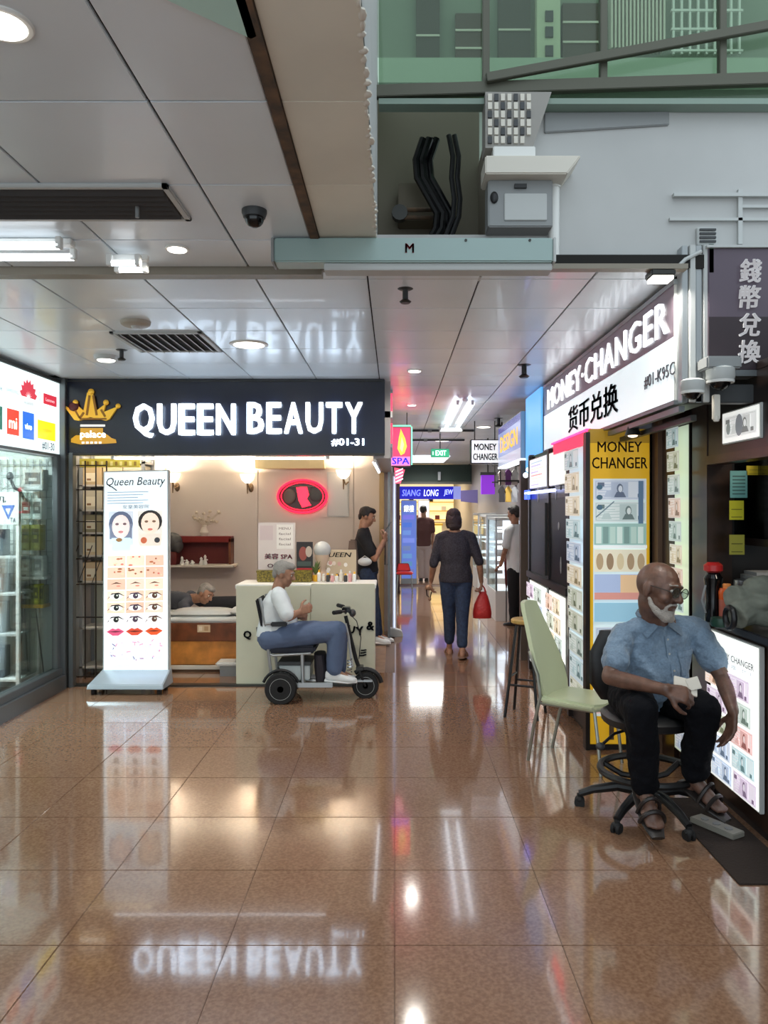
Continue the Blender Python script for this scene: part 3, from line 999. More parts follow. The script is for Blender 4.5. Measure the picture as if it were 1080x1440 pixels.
for row in range(9):
    for c_ in range(3):
        x0 = bw * (.06 + .30 * c_); x1 = x0 + bw * .285; y1_ = bh * (.575 - .0585 * row); y0_ = y1_ - bh * .054
        p.rect(x0, y0_, x1, y1_, fk[(row * 2 + c_) % 5] if row < 5 else ((230, 226, 228) if row < 7 else (222, 226, 240)))
        cx, cy = (x0 + x1) / 2, (y0_ + y1_) / 2
        if row in (0, 1):
            for _ in range(5):
                p.ell(r_.uniform(x0 + .02, x1 - .02), r_.uniform(y0_ + .01, y1_ - .01), r_.uniform(.008, .022), .008, r_.choice([(176, 110, 76), (206, 120, 104), (150, 96, 66), (236, 200, 170)]), 10)
        elif row in (2,):
            p.poly([(cx - .05, cy), (cx, cy + .022), (cx + .055, cy + .004), (cx, cy + .008)], (92, 64, 50)); p.ell(cx + .02, cy - .015, .02, .006, (214, 130, 110), 10)
        elif row in (3, 4, 5):
            dk = [(36, 36, 36), (70, 54, 70), (84, 56, 44)][c_]
            p.poly([(cx - .082, cy - .03), (cx - .04, cy + .026), (cx + .026, cy + .032), (cx + .08, cy), (cx + .026, cy + .014), (cx - .04, cy + .006)], dk)
            p.ell(cx, cy - .004, .06, .024, (246, 244, 240), 14); p.ell(cx + .004, cy, .025, .025, dk, 14); p.ell(cx + .01, cy + .006, .008, .008, (200, 204, 190), 8)
        elif row == 6:
            lc = [(214, 84, 120), (206, 74, 52), (222, 84, 40)][c_]
            p.poly([(cx - .08, cy), (cx - .026, cy + .03), (cx, cy + .02), (cx + .026, cy + .03), (cx + .08, cy), (cx + .026, cy - .036), (cx - .026, cy - .036)], lc)
            p.poly([(cx - .07, cy), (cx, cy + .007), (cx + .07, cy), (cx, cy - .008)], tuple(int(q_ * .5) for q_ in lc))
        else:
            for _ in range(4):
                xx, yy = r_.uniform(x0 + .02, x1 - .02), r_.uniform(y0_ + .008, y1_ - .008)
                p.line(xx, yy, xx + r_.uniform(-.04, .04), yy + r_.uniform(-.03, .03), .008, r_.choice([(170, 120, 150), (120, 110, 140), (226, 150, 170), (200, 180, 210)]))
p.done('treatment_poster', printmat('stand_print', .66, .3), SB)
bt = MB().prism([(-.10, -.11), (bw + .01, -.11), (bw + .06, .06), (0, .06)], (bl.x, D, 0), X, Y, .001)
base = MB()
y0_, z0_ = 6.78, .07
base.add([(bl.x - .08, 6.74, .06), (bl.x + bw + .02, 6.74, .06), (bl.x + bw + .03, 7.02, .06), (bl.x - .02, 7.02, .06), (bl.x - .07, 6.76, .10), (bl.x + bw + .01, 6.76, .10), (bl.x + bw + .02, 7.0, .215), (bl.x - .005, 7.0, .215)],
         [(0, 3, 2, 1), (4, 5, 6, 7), (0, 1, 5, 4), (1, 2, 6, 5), (2, 3, 7, 6), (3, 0, 4, 7)])
part('base', base, mat('base_silver', (176, 184, 192), .35, .4), SB, bev=.006)
for x in (bl.x - .03, bl.x + bw - .03):
    for y in (6.80, 6.98):
        part('caster', MB().cyl((x - .015, y, .03), (x + .015, y, .03), .03, n=14).box((x - .012, y - .012, .03), (x + .012, y + .012, .07)), M['rubber'], SB)

# ---------------------------------------------------------------- inside the beauty shop
WT = mat('warm_fill_tube', (255, 238, 216), .4, emit=85)  # fill tubes added out of sight behind the sign to brighten the shop
for i, (x0_, x1_) in enumerate(((-2.95, -1.75), (-1.45, -.3))):
    t = thing('tube_light', ('left' if i == 0 else 'right') + ' unseen fill tube added inside the beauty shop behind the navy sign', 'ceiling light', ((x0_ + x1_) / 2, 7.24, 2.46))
    part('batten', MB().box((x0_ - .03, 7.21, 2.465), (x1_ + .03, 7.27, 2.5)), M['white'], t, bev=.004)
    part('tube', MB().cyl((x0_, 7.24, 2.44), (x1_, 7.24, 2.44), .018), WT, t)
BY = 10.28
for px, py, nm in ((243, 672, 'leftmost wall sconce, beside the leaning light box'), (348, 673, 'middle wall sconce, left of the red oval neon'), (483, 667, 'right wall sconce, past the red oval neon')):
    c = P(px, py, BY - .1)
    t = thing('wall_sconce', 'frosted tulip shade ' + nm, 'wall lamp', V((c.x, BY, c.z)), 'tulip wall sconces')
    part('backplate', MB().ell((c.x + .03, BY, c.z - .12), (.035, .02, .06)), mat('bronze', (120, 100, 76), .4, .6), t)
    part('arm', MB().tube([(c.x + .03, BY - .01, c.z - .12), (c.x + .06, BY - .05, c.z - .1), (c.x + .03, BY - .1, c.z - .14), (c.x, BY - .1, c.z - .06)], .009), mat('bronze', (120, 100, 76), .4, .6), t)
    lsh = part('lamp_shade', MB().lathe([(.03, -.06), (.075, -.02), (.1, .05), (.095, .06)], (c.x, BY - .1, c.z), Z, 20), M['warmglow'], t)
    part('finial', MB().cyl((c.x, BY - .1, c.z - .2), (c.x, BY - .1, c.z - .06), .007, .014), MATS['bronze'], lsh)
    lamp('lamp', (c.x, BY - .18, c.z + .08), 10, .12, (255, 236, 210), t, 180, rot=(math.pi, 0, 0))
# wall panels (shop back wall is jointed)
ww = mat('wall_panel', (208, 198, 190), .5)
sb_ = bpy.data.objects['wall_shop_back']
for x0, x1, z0, z1 in ((-3.0, -1.83, 0, 2.48), (-1.82, -.55, 0, 2.48), (-.54, -.12, 0, 2.48)):
    part('wall_panel', MB().box((x0, BY, z0), (x1, BY + .03, z1)), ww, sb_, bev=.004)
a = P(460, 664, BY); b = P(491, 727, BY)
t = thing('wall_mirror', 'pale rectangular panel frame on the back wall right of the oval neon', 'frame', (a.x, BY, b.z))
part('frame', MB().box((a.x, BY - .02, b.z), (b.x, BY, a.z)), M['lgrey'], t, bev=.004)
part('pane', MB().box((a.x + .02, BY - .024, b.z + .02), (b.x - .02, BY - .018, a.z - .02)), mat('mirror_pale', (200, 200, 196), .25), t)
a = P(362, 650, BY); b = P(458, 660, BY)
solo('pelmet_box', MB().box((a.x, BY - .2, b.z), (b.x, BY - .02, a.z + .2)), mat('pelmet', (214, 196, 150), .5), 'pale yellow box high on the back wall above the oval neon', 'box', bev=.005)

# red oval neon
c = P(425, 698, BY - .06)
t = thing('neon_sign', 'red oval neon sign on the beauty shop back wall', 'sign', c)
rx, rz = .325, .215
ov = [(c.x + rx * math.cos(i * math.pi / 18), c.y, c.z + rz * math.sin(i * math.pi / 18)) for i in range(36)]
part('board', MB().prism([(p_[0] - c.x, p_[2] - c.z) for p_ in ov], (c.x, c.y + .04, c.z), X, Z, -.03), mat('neon_board', (40, 22, 24), .35), t)
part('neon_ring', MB().tube(ov, .016, 8, True), M['redneon'], t)
part('neon_ring', MB().tube([(c.x + (p_[0] - c.x) * .86, c.y, c.z + (p_[2] - c.z) * .84) for p_ in ov], .007, 6, True), M['redneon'], t)
part('neon_face', MB().prism([(-.08, .12), (.06, .13), (.09, .02), (.06, -.03), (.12, -.12), (.0, -.15), (-.05, -.05), (-.06, .02)], (c.x, c.y + .012, c.z), X, Z, .012), M['redneon'], t)
part('flower', MB().ell((c.x - .17, c.y + .012, c.z), (.08, .01, .1)), mat('neon_grey', (96, 84, 80), .5), t)
part('flower', MB().ell((c.x + .18, c.y + .012, c.z + .03), (.09, .01, .1)), M['dgrey'], t)
part('neon_letters', MB().text('OPEN', (c.x, c.y, c.z - .165), X, Z, w=.2, h=.04, d=.008), MATS['neon_grey'], t) if False else None
part('bar', MB().box((c.x - .2, c.y - .002, c.z + .125), (c.x + .16, c.y + .01, c.z + .145)), MATS['neon_grey'], t)

# wall shelf with red box and small things
a = P(232, 757, BY - .1); b = P(327, 793, BY - .1)
t = thing('wall_shelf', 'dark red box shelf on the beauty shop back wall', 'shelf', (a.x, BY - .25, b.z))
part('board', MB().box((a.x, BY - .32, b.z - .03), (b.x + .06, BY, b.z)), M['offw'], t, bev=.003)
part('back', MB().box((P(256, 0, BY).x, BY - .04, b.z), (b.x, BY, a.z)), M['dred'], t)
part('rim', MB().box((P(256, 0, BY).x, BY - .2, a.z - .05), (b.x, BY - .02, a.z + .03)), mat('red_lacquer', (124, 34, 30), .35), t, bev=.004)
part('side', MB().box((b.x - .03, BY - .2, b.z), (b.x, BY - .02, a.z)), M['bwood'], t)
sk = MB().ell((a.x + .12, BY - .2, b.z + .30), (.14, .1, .12)).ell((a.x + .03, BY - .2, b.z + .26), (.12, .1, .11)).ell((a.x + .17, BY - .2, b.z + .24), (.1, .1, .1))
solo('grey_bag', sk, M['dgrey'], 'dark grey soft bag on the red box at the shelf\'s left end', 'bag')
solo('red_box', MB().box((a.x - .02, BY - .3, b.z), (a.x + .20, BY - .05, b.z + .17)), M['dred'], 'dark maroon box under the grey bag on the wall shelf', 'box', bev=.006)
for i, (dx, h_) in enumerate(((.27, .11), (.33, .07), (.40, .06), (.52, .10), (.57, .13))):
    fg = MB().lathe([(.025, 0), (.03, .02), (.014, h_ * .6), (.02, h_ * .8), (.006, h_)], (a.x + dx, BY - .26, b.z), Z, 12).ell((a.x + dx + .02, BY - .26, b.z + h_ * .5), (.018, .012, .012))
    solo('figurine', fg, M['white'], 'small white figurine on the wall shelf, %s from the left' % ('first', 'second', 'third', 'fourth', 'fifth')[i], 'figurine', 'white figurines on the wall shelf')
vs_x = P(285, 0, BY - .2).x
t = thing('flower_vase', 'pale vase with dried flowers on top of the red shelf', 'vase', (vs_x, BY - .15, a.z + .03))
part('vase', MB().lathe([(.04, 0), (.06, .05), (.03, .12), (.04, .15)], (vs_x, BY - .12, a.z + .03), Z, 16), M['offw'], t)
fw = MB()
for i in range(16):
    an = RND.uniform(0, 6.28); rr = RND.uniform(.03, .2)
    e = V((vs_x + rr * math.cos(an), BY - .12 + rr * .3 * math.sin(an), a.z + .2 + RND.uniform(.02, .16)))
    fw.tube([(vs_x, BY - .12, a.z + .16), e], .003, 4); fw.ell(e, (.024, .02, .02), nu=6, nv=5)
part('dried_flowers', fw, mat('dried', (190, 178, 160), .8), t)

# massage bed
bx0, bx1 = -2.62, -1.22
by0, by1 = 7.78, 8.52
bd = thing('massage_bed', 'massage bed with orange timber side and brown upper band', 'bed', ((bx0 + bx1) / 2, by0, 0))
part('side_panel', MB().box((bx0, by0, .07), (bx1, by0 + .03, .31)), M['wood'], bd, bev=.004)
part('side_band', MB().box((bx0, by0 - .012, .31), (bx1, by0 + .03, .49)), M['bwood'], bd, bev=.004)
part('frame', MB().box((bx0, by0 + .03, .05), (bx1, by1, .46)), M['bwood'], bd)
part('mattress', MB().box((bx0, by0 + .01, .49), (bx1, by1, .55)), M['white'], bd, bev=.02)
part('foot_rail', MB().box((bx0 + .1, by0 - .05, .03), (bx1, by0 - .02, .07)), M['offw'], bd, bev=.004)
for x in (bx0 + .05, bx1 - .06):
    part('leg', MB().box((x, by0 - .03, 0), (x + .05, by0 + .03, .08)), M['dgrey'], bd)
nt_ = Pan((P(278, 0, by0).x, by0 - .013, .40), X, Z); nt_.rect(0, 0, .13, .075, (214, 186, 150)); nt_.rect(.015, .015, .05, .06, (236, 216, 190)); nt_.rect(.07, .015, .11, .06, (190, 150, 110))
nt_.done('paper_label', M['prt'], bd)


def pillow(c, hx, hy, hz, nm, mm, label, rot=0.0, group=None):
    mb = MB(); n = 14
    for j in range(n + 1):
        for i in range(n + 1):
            s, t = i / n * 2 - 1, j / n * 2 - 1
            e = (max(0, 1 - s ** 4) * max(0, 1 - t ** 4)) ** .5
            mb.v.append(V((s * hx * (1 - .06 * t * t), t * hy * (1 - .06 * s * s), hz * e)))
    m_ = len(mb.v)
    mb.v += [V((p_.x, p_.y, -p_.z * .7)) for p_ in mb.v[:m_]]
    for j in range(n):
        for i in range(n):
            k = j * (n + 1) + i
            mb.f.append((k, k + 1, k + n + 2, k + n + 1)); mb.f.append((m_ + k, m_ + k + n + 1, m_ + k + n + 2, m_ + k + 1))
    mb.c = [None] * len(mb.f)
    rt = Matrix.Rotation(rot, 3, 'Z')
    mb.v = [rt @ p_ + V(c) for p_ in mb.v]
    return solo(nm, mb, mm, label, 'pillow', group, smooth=60)


pillow(V((P(286, 0, 7.95).x, 7.96, .572)), .33, .16, .05, 'pillow', M['lgrey'], 'grey white pillow at the front edge of the massage bed')
pillow(V((P(347, 0, 7.95).x, 7.97, .59)), .16, .14, .055, 'pillow', M['lgrey'], 'second pale pillow, half hidden behind the reception counter')
solo('towel_roll', MB().limb([P(292, 848, 8.3), P(350, 846, 8.3)], [.07, .065], 14), M['blk'], 'rolled black blanket lying on the massage bed', 'blanket')
t = thing('foot_stool', 'low white foot stool between the massage bed and the counter', 'stool', P(318, 945, 7.55))
c = P(320, 935, 7.6)
part('top', MB().box((c.x - .1, 7.5, .11), (c.x + .15, 7.7, .15)), M['white'], t, bev=.015)
part('base', MB().box((c.x - .06, 7.52, 0), (c.x + .14, 7.68, .11)), M['grey'], t, bev=.006)
t = solo('yellow_poster', MB().box(P(230, 735, 7.9), P(236, 695, 7.9) + V((0, .01, 0))).cyl(P(233, 695, 7.905), V((P(233, 0, 7.9).x, 7.905, 2.5)), .003, n=6), M['yellow'], 'narrow yellow hanging strip beside the leaning light box', 'sign')

# ---------------------------------------------------------------- reception counter
cx0, cx1 = P(332, 0, 7.14).x, P(527, 0, 7.14).x
zt = P(0, 824, 7.14).z
rcn = thing('reception_counter', 'pale cream reception counter with black cut-out letters', 'counter', ((cx0 + cx1) / 2, 7.2, 0))
fpl = part('front_panel', MB().box((cx0, 7.14, .02), (P(437, 0, 7.14).x - .004, 7.16, zt)), M['pcream'], rcn, bev=.004)
fpr = part('front_panel', MB().box((P(437, 0, 7.14).x + .002, 7.14, .02), (cx1, 7.16, zt + .02)), M['pcream'], rcn, bev=.004)
part('carcass', MB().box((cx0 + .005, 7.16, 0), (cx1 - .005, 7.62, zt - .03)), M['pcream'], rcn)
part('worktop', MB().box((cx0 - .01, 7.145, zt - .03), (cx1 + .01, 7.64, zt + .012)), M['white'], rcn, bev=.006)
part('plinth', MB().box((cx0 + .01, 7.15, 0), (cx1 - .01, 7.6, .025)), M['steel'], rcn)
for ch, px, py, hh, rot in (('Q', 348, 893, 12, -.1), ('U', 366, 887, 11, .1), ('E', 384, 880, 11, 0), ('E', 402, 880, 11, .1), ('N', 420, 884, 11, -.1), ('B', 452, 888, 11, .1), ('E', 466, 886, 11, 0), ('A', 480, 884, 11, .1), ('U', 494, 885, 11, -.2), ('Y', 506, 887, 12, .1), ('&', 521, 880, 12, -.1), ('彡', 511, 918, 12, -.3)):
    uu = V((math.cos(rot), 0, math.sin(rot))); vv = V((-math.sin(rot), 0, math.cos(rot)))
    part('letter', MB().text(ch, P(px, py, 7.139), uu, vv, h=hh / F * 7.14, bold=.03, d=.012), M['black'], fpl if px < 437 else fpr)

ty = zt + .014


def stand_print(nm, label, cat, px0, py0, px1, py1, d, draw, mm='offw', depth=.012, lit='prt', to=None):
    a_, b_ = P(px0, py0, d), P(px1, py1, d)
    zb = to if to is not None else b_.z
    t_ = thing(nm, label, cat, ((a_.x + b_.x) / 2, d, zb))
    part('board', MB().box((a_.x, d, zb), (b_.x, d + depth, a_.z)), M[mm], t_, bev=.002)
    p_ = Pan((a_.x, d, zb), X, Z); draw(p_, b_.x - a_.x, a_.z - zb)
    p_.done('print', M[lit], t_)
    return t_


def d_menu(p_, w, h):
    p_.rect(0, 0, w, h, (214, 204, 200)); r = random.Random(2)
    p_.rect(w * .5, h * .55, w * .95, h * .97, (232, 228, 222)); p_.rect(w * .05, h * .7, w * .4, h * .95, (206, 190, 190))
    for i in range(4):
        p_.txt('MENU' if i == 0 else 'facial', w * .72, h * (.9 - .09 * i), w * .32, h * .04, (120, 100, 96))
    p_.txt('美容 SPA', w * .55, h * .42, w * .75, h * .1, (206, 60, 110), bold=.02)
    p_.txt('OFFER', w * .55, h * .26, w * .6, h * .07, (120, 70, 90), bold=.02)
    p_.txt('SALE', w * .42, h * .16, w * .4, h * .06, (200, 60, 60), bold=.02)
    for i in range(6):
        p_.ell(w * (.3 + .09 * i), h * .06, w * .05, h * .03, (226, 140, 90))


stand_print('menu_board', 'pale treatment board with pink and red writing on the counter', 'sign', 363, 735, 415, 812, 7.5, d_menu, to=ty)


def d_pic(p_, w, h):
    p_.rect(0, 0, w, h, (40, 36, 36)); p_.ell(w * .4, h * .7, w * .25, h * .18, (150, 80, 70)); p_.ell(w * .75, h * .75, w * .2, h * .14, (190, 176, 160))
    p_.rect(w * .05, h * .38, w * .9, h * .5, (70, 84, 80)); p_.rect(0, 0, w, h * .33, (186, 50, 58)); p_.ell(w * .5, h * .16, w * .3, h * .12, (226, 120, 120))


stand_print('picture_stand', 'small dark and red picture stand beside the pale treatment board', 'sign', 417, 762, 440, 812, 7.48, d_pic, to=ty)
a = P(362, 806, 7.4); b = P(439, 822, 7.4)
t = thing('gold_box', 'long low gold glittery box along the counter front', 'box', (a.x, 7.38, ty))
part('box', MB().box((a.x, 7.36, ty), (b.x, 7.44, ty + .105)), mat('gold_glitter', (150, 132, 52), .4, .3, noise=(60, .5)), t, bev=.008)
part('lid', MB().box((a.x - .005, 7.355, ty + .09), (b.x + .005, 7.445, ty + .112)), MATS['gold_glitter'], t, bev=.004)
c = P(453, 790, 7.55)
t = thing('head_mannequin', 'tan display head with a silvery domed cap on the counter', 'mannequin', (c.x, 7.55, ty))
part('bust', MB().lathe([(.07, 0), (.065, .04), (.035, .1), (.04, .14), (.07, .22), (.066, .29)], (c.x, 7.55, ty), Z, 18), mat('bust_tan', (206, 180, 156), .5), t)
part('cap', MB().ell((c.x, 7.55, ty + .30), (.085, .085, .085)), M['lgrey'], t)


def d_q(p_, w, h):
    p_.rect(0, 0, w, h, (196, 178, 150)); p_.txt('QUEEN', w * .48, h * .82, w * .8, h * .18, (40, 36, 40), bold=.02, shear=.2)
    r = random.Random(4)
    for i in range(14):
        p_.ell(w * r.uniform(.1, .9), h * r.uniform(.06, .6), w * .05, h * .07, r.choice([(226, 214, 200), (120, 70, 70), (240, 234, 226), (90, 60, 56), (206, 160, 150)]), 10)


stand_print('product_backdrop', 'tan product display with black lettering next to the standing man', 'sign', 447, 773, 501, 815, 7.56, d_q, to=ty)
for i in range(9):
    x = P(449 + i * 6.2, 0, 7.42).x; h_ = RND.uniform(.07, .13)
    bm_ = [M['white'], M['offw'], M['dgrey'], mat('pinkish', (214, 160, 160), .4)][i % 4]
    t = thing('cosmetic_bottle', 'small cosmetic bottle in the row on the counter, %s from the left' % ('first', 'second', 'third', 'fourth', 'fifth', 'sixth', 'seventh', 'eighth', 'ninth')[i], 'bottle', (x, 7.4, ty), 'cosmetic bottles on the counter')
    part('body', MB().lathe([(.016, 0), (.018, .01), (.018, h_ * .7), (.008, h_ * .8)], (x, 7.4, ty), Z, 12), bm_, t)
    part('cap', MB().cyl((x, 7.4, ty + h_ * .8), (x, 7.4, ty + h_), .01), M['white'] if i % 2 else M['gold'], t)
t = solo('desk_fern', MB(), None, 'x', 'plant') if False else None
pl = thing('small_plant', 'small green plant at the left of the product display', 'plant', (P(444, 0, 7.45).x, 7.45, ty))
pc = V((P(444, 0, 7.45).x, 7.45, ty))
part('pot', MB().lathe([(.025, 0), (.035, .06)], pc, Z, 14), M['gold'], pl)
lf = MB()
for i in range(14):
    an = i * 2.4; e = pc + V((.05 * math.cos(an), .04 * math.sin(an), .1 + .05 * (i % 3)))
    m_ = (pc + V((0, 0, .06)) + e) / 2 + V((0, 0, .02)); s_ = V((-math.sin(an), math.cos(an), 0)) * .012
    lf.add([pc + V((0, 0, .06)), m_ + s_, e, m_ - s_], [(0, 1, 2, 3)])
part('foliage', lf, mat('leaf', (96, 118, 60), .6), pl)
# chair back behind the counter
c = P(497, 775, 8.7)
c = P(495, 775, 8.7)
t = thing('desk_chair', 'brown backed chair behind the standing man at the counter', 'chair', (c.x, 8.7, 0))
part('backrest', MB().prism([(-.05, .72), (.06, .72), (.07, 1.1), (.05, 1.30), (-.03, 1.30), (-.05, 1.1)], (c.x + .0, 8.7, 0), X, Z, .05), mat('chair_brown', (96, 78, 68), .6), t, bev=.015)
part('seat', MB().box((c.x - .18, 8.3, .45), (c.x + .22, 8.72, .52)), MATS['chair_brown'], t, bev=.02)
for dx in (-.15, .2):
    for dy in (8.33, 8.69):
        part('leg', MB().cyl((c.x + dx, dy, 0), (c.x + dx, dy, .46), .015), M['chrome'], t)

# right side of the shop: timber post, glass leaf, bright white corner pole with foot
sp_ = struct('trim_7', MB().box((-.2, 10.0, 0), (-.14, 10.3, 2.5)), mat('pale_timber', (190, 162, 112), .5), bev=.004)
gd = thing('glass_door_leaf', 'frosted glass door leaf between the phone user and the white pole', 'door', (-.05, 9.75, 0))
part('pane', MB().box((-.075, 9.52, .06), (-.063, 10.15, 2.05)), mat('frosted_leaf', (176, 180, 182), .25), gd)
part('stile', MB().box((-.085, 9.48, .02), (-.055, 9.53, 2.1)), M['alud'], gd, bev=.003)
part('rail', MB().box((-.082, 9.5, .02), (-.058, 9.94, .08)), M['alud'], gd)
part('handle', MB().tube([(-.08, 9.58, .95), (-.12, 9.58, .95), (-.12, 9.58, 1.25), (-.08, 9.58, 1.25)], .011), M['chrome'], gd)
a = P(551, 892, 9.98)
wp = thing('white_pole', 'slim bright white upright at the corridor corner below the spa sign', 'pole', (a.x, 9.98, 0))
part('pole', MB().box((-.03, 9.95, .05), (.02, 10.0, 2.1)), mat('pole_white', (240, 244, 250), .3), wp, bev=.006)
part('led_strip', MB().box((-.012, 9.944, .1), (.004, 9.951, 2.06)), mat('strip_led', (214, 226, 255), .4, emit=1.0), wp)
part('foot', MB().prism([(-.06, 0), (.13, 0), (.11, .08), (-.02, .12), (-.06, .1)], (-.02, 9.99, 0), X, Z, .14), M['lgrey'], wp, bev=.01)
part('cap', MB().box((-.035, 9.945, 2.07), (.025, 10.005, 2.115)), M['lgrey'], wp, bev=.005)
t = thing('door_track_light', 'slanted white strip light at the shop\'s right front corner', 'light', P(528, 655, 7.6))
part('tube', MB().cyl(P(526, 650, 7.3), P(533, 664, 9.0), .014), M['tube'], t)
part('batten', MB().cyl(P(527, 648, 7.3), P(534, 662, 9.0), .018), M['white'], t)

# ---------------------------------------------------------------- spa sign hanging in the corridor mouth
D = 9.5
a, b = P(549, 600, D), P(578, 656, D)
ss = thing('spa_sign', 'red projecting spa sign with yellow flame and blue letters', 'sign', V(((a.x + b.x) / 2, D, b.z)))
part('box', MB().box((a.x, D, b.z), (b.x, D + .12, a.z)), M['steel'], ss, bev=.006)
p = Pan((a.x, D - .001, b.z), X, Z); w = b.x - a.x; h = a.z - b.z
p.rect(.01, .01, w - .01, h - .01, (255, 60, 96)).rect(.01, .01, w - .01, h * .25, (255, 120, 170))
p.poly([(w * .5, h * .95), (w * .72, h * .7), (w * .8, h * .5), (w * .68, h * .33), (w * .5, h * .28), (w * .34, h * .45), (w * .4, h * .7)], (255, 190, 70))
p.poly([(w * .55, h * .75), (w * .66, h * .55), (w * .58, h * .36), (w * .46, h * .45)], (255, 236, 150))
p.txt('SPA', w * .5, h * .14, w * .85, h * .17, (30, 60, 220), bold=.03)
p.done('face', printmat('spa_print', 1.3), ss)
part('neon_edge', MB().box((b.x, D - .01, b.z + .02), (b.x + .018, D + .02, a.z)), mat('green_neon', (120, 240, 190), .4, emit=1.2), ss)
part('neon_edge', MB().box((a.x - .01, D - .01, b.z + .02), (a.x + .008, D + .02, a.z)), M['pinkneon'], ss)
part('bracket', MB().beam((a.x - .1, D + .06, a.z - .05), (a.x, D + .06, a.z - .05), .02), M['steel'], ss)
part('hanger', MB().cyl((b.x - .05, D + .06, a.z), (b.x - .05, D + .06, CEIL), .006), M['steel'], ss)
part('top_light', MB().box((a.x + .005, D - .005, a.z), (b.x, D + .05, a.z + .02)), MATS['green_neon'], ss)
c0, c1 = P(561, 680, D + .1), P(564, 657, D + .1)
bp = thing('striped_pennant', 'red and white striped neon tip hanging under the spa sign', 'sign', c0)
part('body', MB().prism([(-.045, 0), (.02, 0), (.075, .17), (-.06, .2)], (c0.x, D + .06, c0.z), X, Z, -.04), mat('pennant_red', (240, 90, 120), .4, emit=.9), bp)
for i in range(4):
    part('stripe', MB().prism([(-.04, .01 + i * .042), (.05, .05 + i * .042), (.05, .066 + i * .042), (-.04, .026 + i * .042)], (c0.x, D + .055, c0.z), X, Z, .012), mat('stripe_white', (250, 240, 245), .4, emit=1.0), bp)
wn = thing('neon_fascia', 'long pink red neon fascia along the corridor left above the shop door', 'sign', (-.03, 8.6, 2.5))
part('panel', MB().box((-.039, 7.7, 2.3), (-.025, 9.3, 2.8)), mat('pink_fascia', (255, 70, 100), .4, emit=1.5), wn)
part('trim', MB().box((-.039, 7.68, 2.26), (-.02, 9.32, 2.3)), M['alu'], wn)
part('trim', MB().box((-.039, 7.68, 2.80), (-.02, 9.32, 2.83)), M['alu'], wn)

# ---------------------------------------------------------------- phone shop on the left
PX = -3.05
ps = thing('phone_shop_sign', 'white backlit sign of phone brand logos at the left edge', 'sign', (PX, 6.2, 2.14))
part('box', MB().box((PX - .14, 3.0, 2.137), (PX, 7.03, 2.79)), M['lgrey'], ps, bev=.005)
part('edge_trim', MB().box((PX - .15, 3.0, 2.79), (PX + .012, 7.04, 2.815)), M['steel'], ps)
part('edge_trim', MB().box((PX - .15, 3.0, 2.118), (PX + .006, 7.04, 2.137)), M['alud'], ps)
p = Pan((PX, 3.0, 2.137), Y, Z)
p.rect(.01, .005, 4.02, .648, (226, 244, 244))


def yy_(px): return -PX * F / (CX - px) - 3.0


def zz_(px, py): return H + (CY - py) / F * (-PX * F / (CX - px)) - 2.137


def hexpet(cx, cy, s, col):
    for k in range(8):
        an = math.radians(14 + k * 21.7); d1, d2 = math.cos(an), math.sin(an)
        e = (cx + d1 * s, cy + d2 * s * 1.0)
        p.poly([(cx + d1 * .12 * s, cy + d2 * .12 * s), (cx + d1 * .75 * s - d2 * .17 * s, cy + d2 * .75 * s + d1 * .17 * s), e, (cx + d1 * .75 * s + d2 * .17 * s, cy + d2 * .75 * s - d1 * .17 * s)], col)


hexpet(yy_(40), zz_(40, 560), .16, (196, 60, 76))
p.txt('HUAWEI', yy_(40), zz_(40, 567.5), .16, .028, (110, 90, 96))
p.txt('SAMSUNG', yy_(17), zz_(17, 550), .2, .03, (120, 134, 150))
p.txt('Apple', yy_(-4), zz_(-4, 545), .14, .05, (90, 100, 110))
p.rect(yy_(60.5), zz_(60, 568) + .005, yy_(79), zz_(79, 558.5) - .0, (196, 48, 66))
p.txt('Lenovo', (yy_(60.5) + yy_(79)) / 2, (zz_(60, 568) + zz_(79, 558.5)) / 2, .17, .03, (246, 220, 224))
p.txt('[]', yy_(55), zz_(55, 557), .03, .07, (130, 160, 165))
p.rect(yy_(9), zz_(9, 610), yy_(26), zz_(26, 578), (214, 66, 50)); p.txt('mi', yy_(17.5), zz_(17.5, 595), .13, .09, (250, 236, 220), bold=.02)
p.rect(yy_(31), zz_(31, 616), yy_(47), zz_(47, 582), (30, 104, 206)); p.txt('vivo', yy_(39), zz_(39, 600), .12, .05, (240, 250, 255), bold=.02)
p.rect(yy_(52), zz_(52, 616), yy_(77), zz_(77, 596), (240, 218, 30)); p.txt('realme', yy_(65), zz_(65, 604.5), .18, .035, (150, 140, 40))
p.rect(yy_(-20), zz_(-20, 600), yy_(2), zz_(2, 572), (30, 96, 80)); p.txt('oppo', yy_(-9), zz_(-9, 590), .13, .05, (240, 250, 245))
p.txt('#01-30', yy_(67), zz_(67, 628), .24, .075, (60, 66, 80), bold=.01)
p.done('logo_print', printmat('phone_print', 1.05, .3), ps)

struct('window_1', MB().box((PX - .03, 3.0, .2), (PX - .02, 6.98, 2.11)), M['haze'])
struct('trim_8', MB().box((PX - .08, 3.0, .0), (PX + .06, 7.0, .14)).box((PX - .06, 3.0, .14), (PX + .03, 7.0, .2)).box((PX - .04, 6.94, .2), (PX + .01, 7.0, 2.12)), M['alud'], bev=.004)
struct('wall_phone_shop', MB().box((-4.7, 7.08, 0), (-3.09, 7.12, CEIL)), mat('phone_wall', (196, 202, 196), .5))
lamp('phone_shop_fill', (-3.9, 5.8, 2.78), 150, .8, (240, 250, 255))  # added fill light and panel, out of view, to brighten the phone shop
t = thing('phone_shop_fill_panel', 'flat fill light panel added unseen on the phone shop ceiling', 'ceiling light', (-3.9, 5.8, 2.83)); part('diffuser', MB().box((-4.3, 5.2, 2.80), (-3.5, 6.4, 2.815)), M['led'], t)
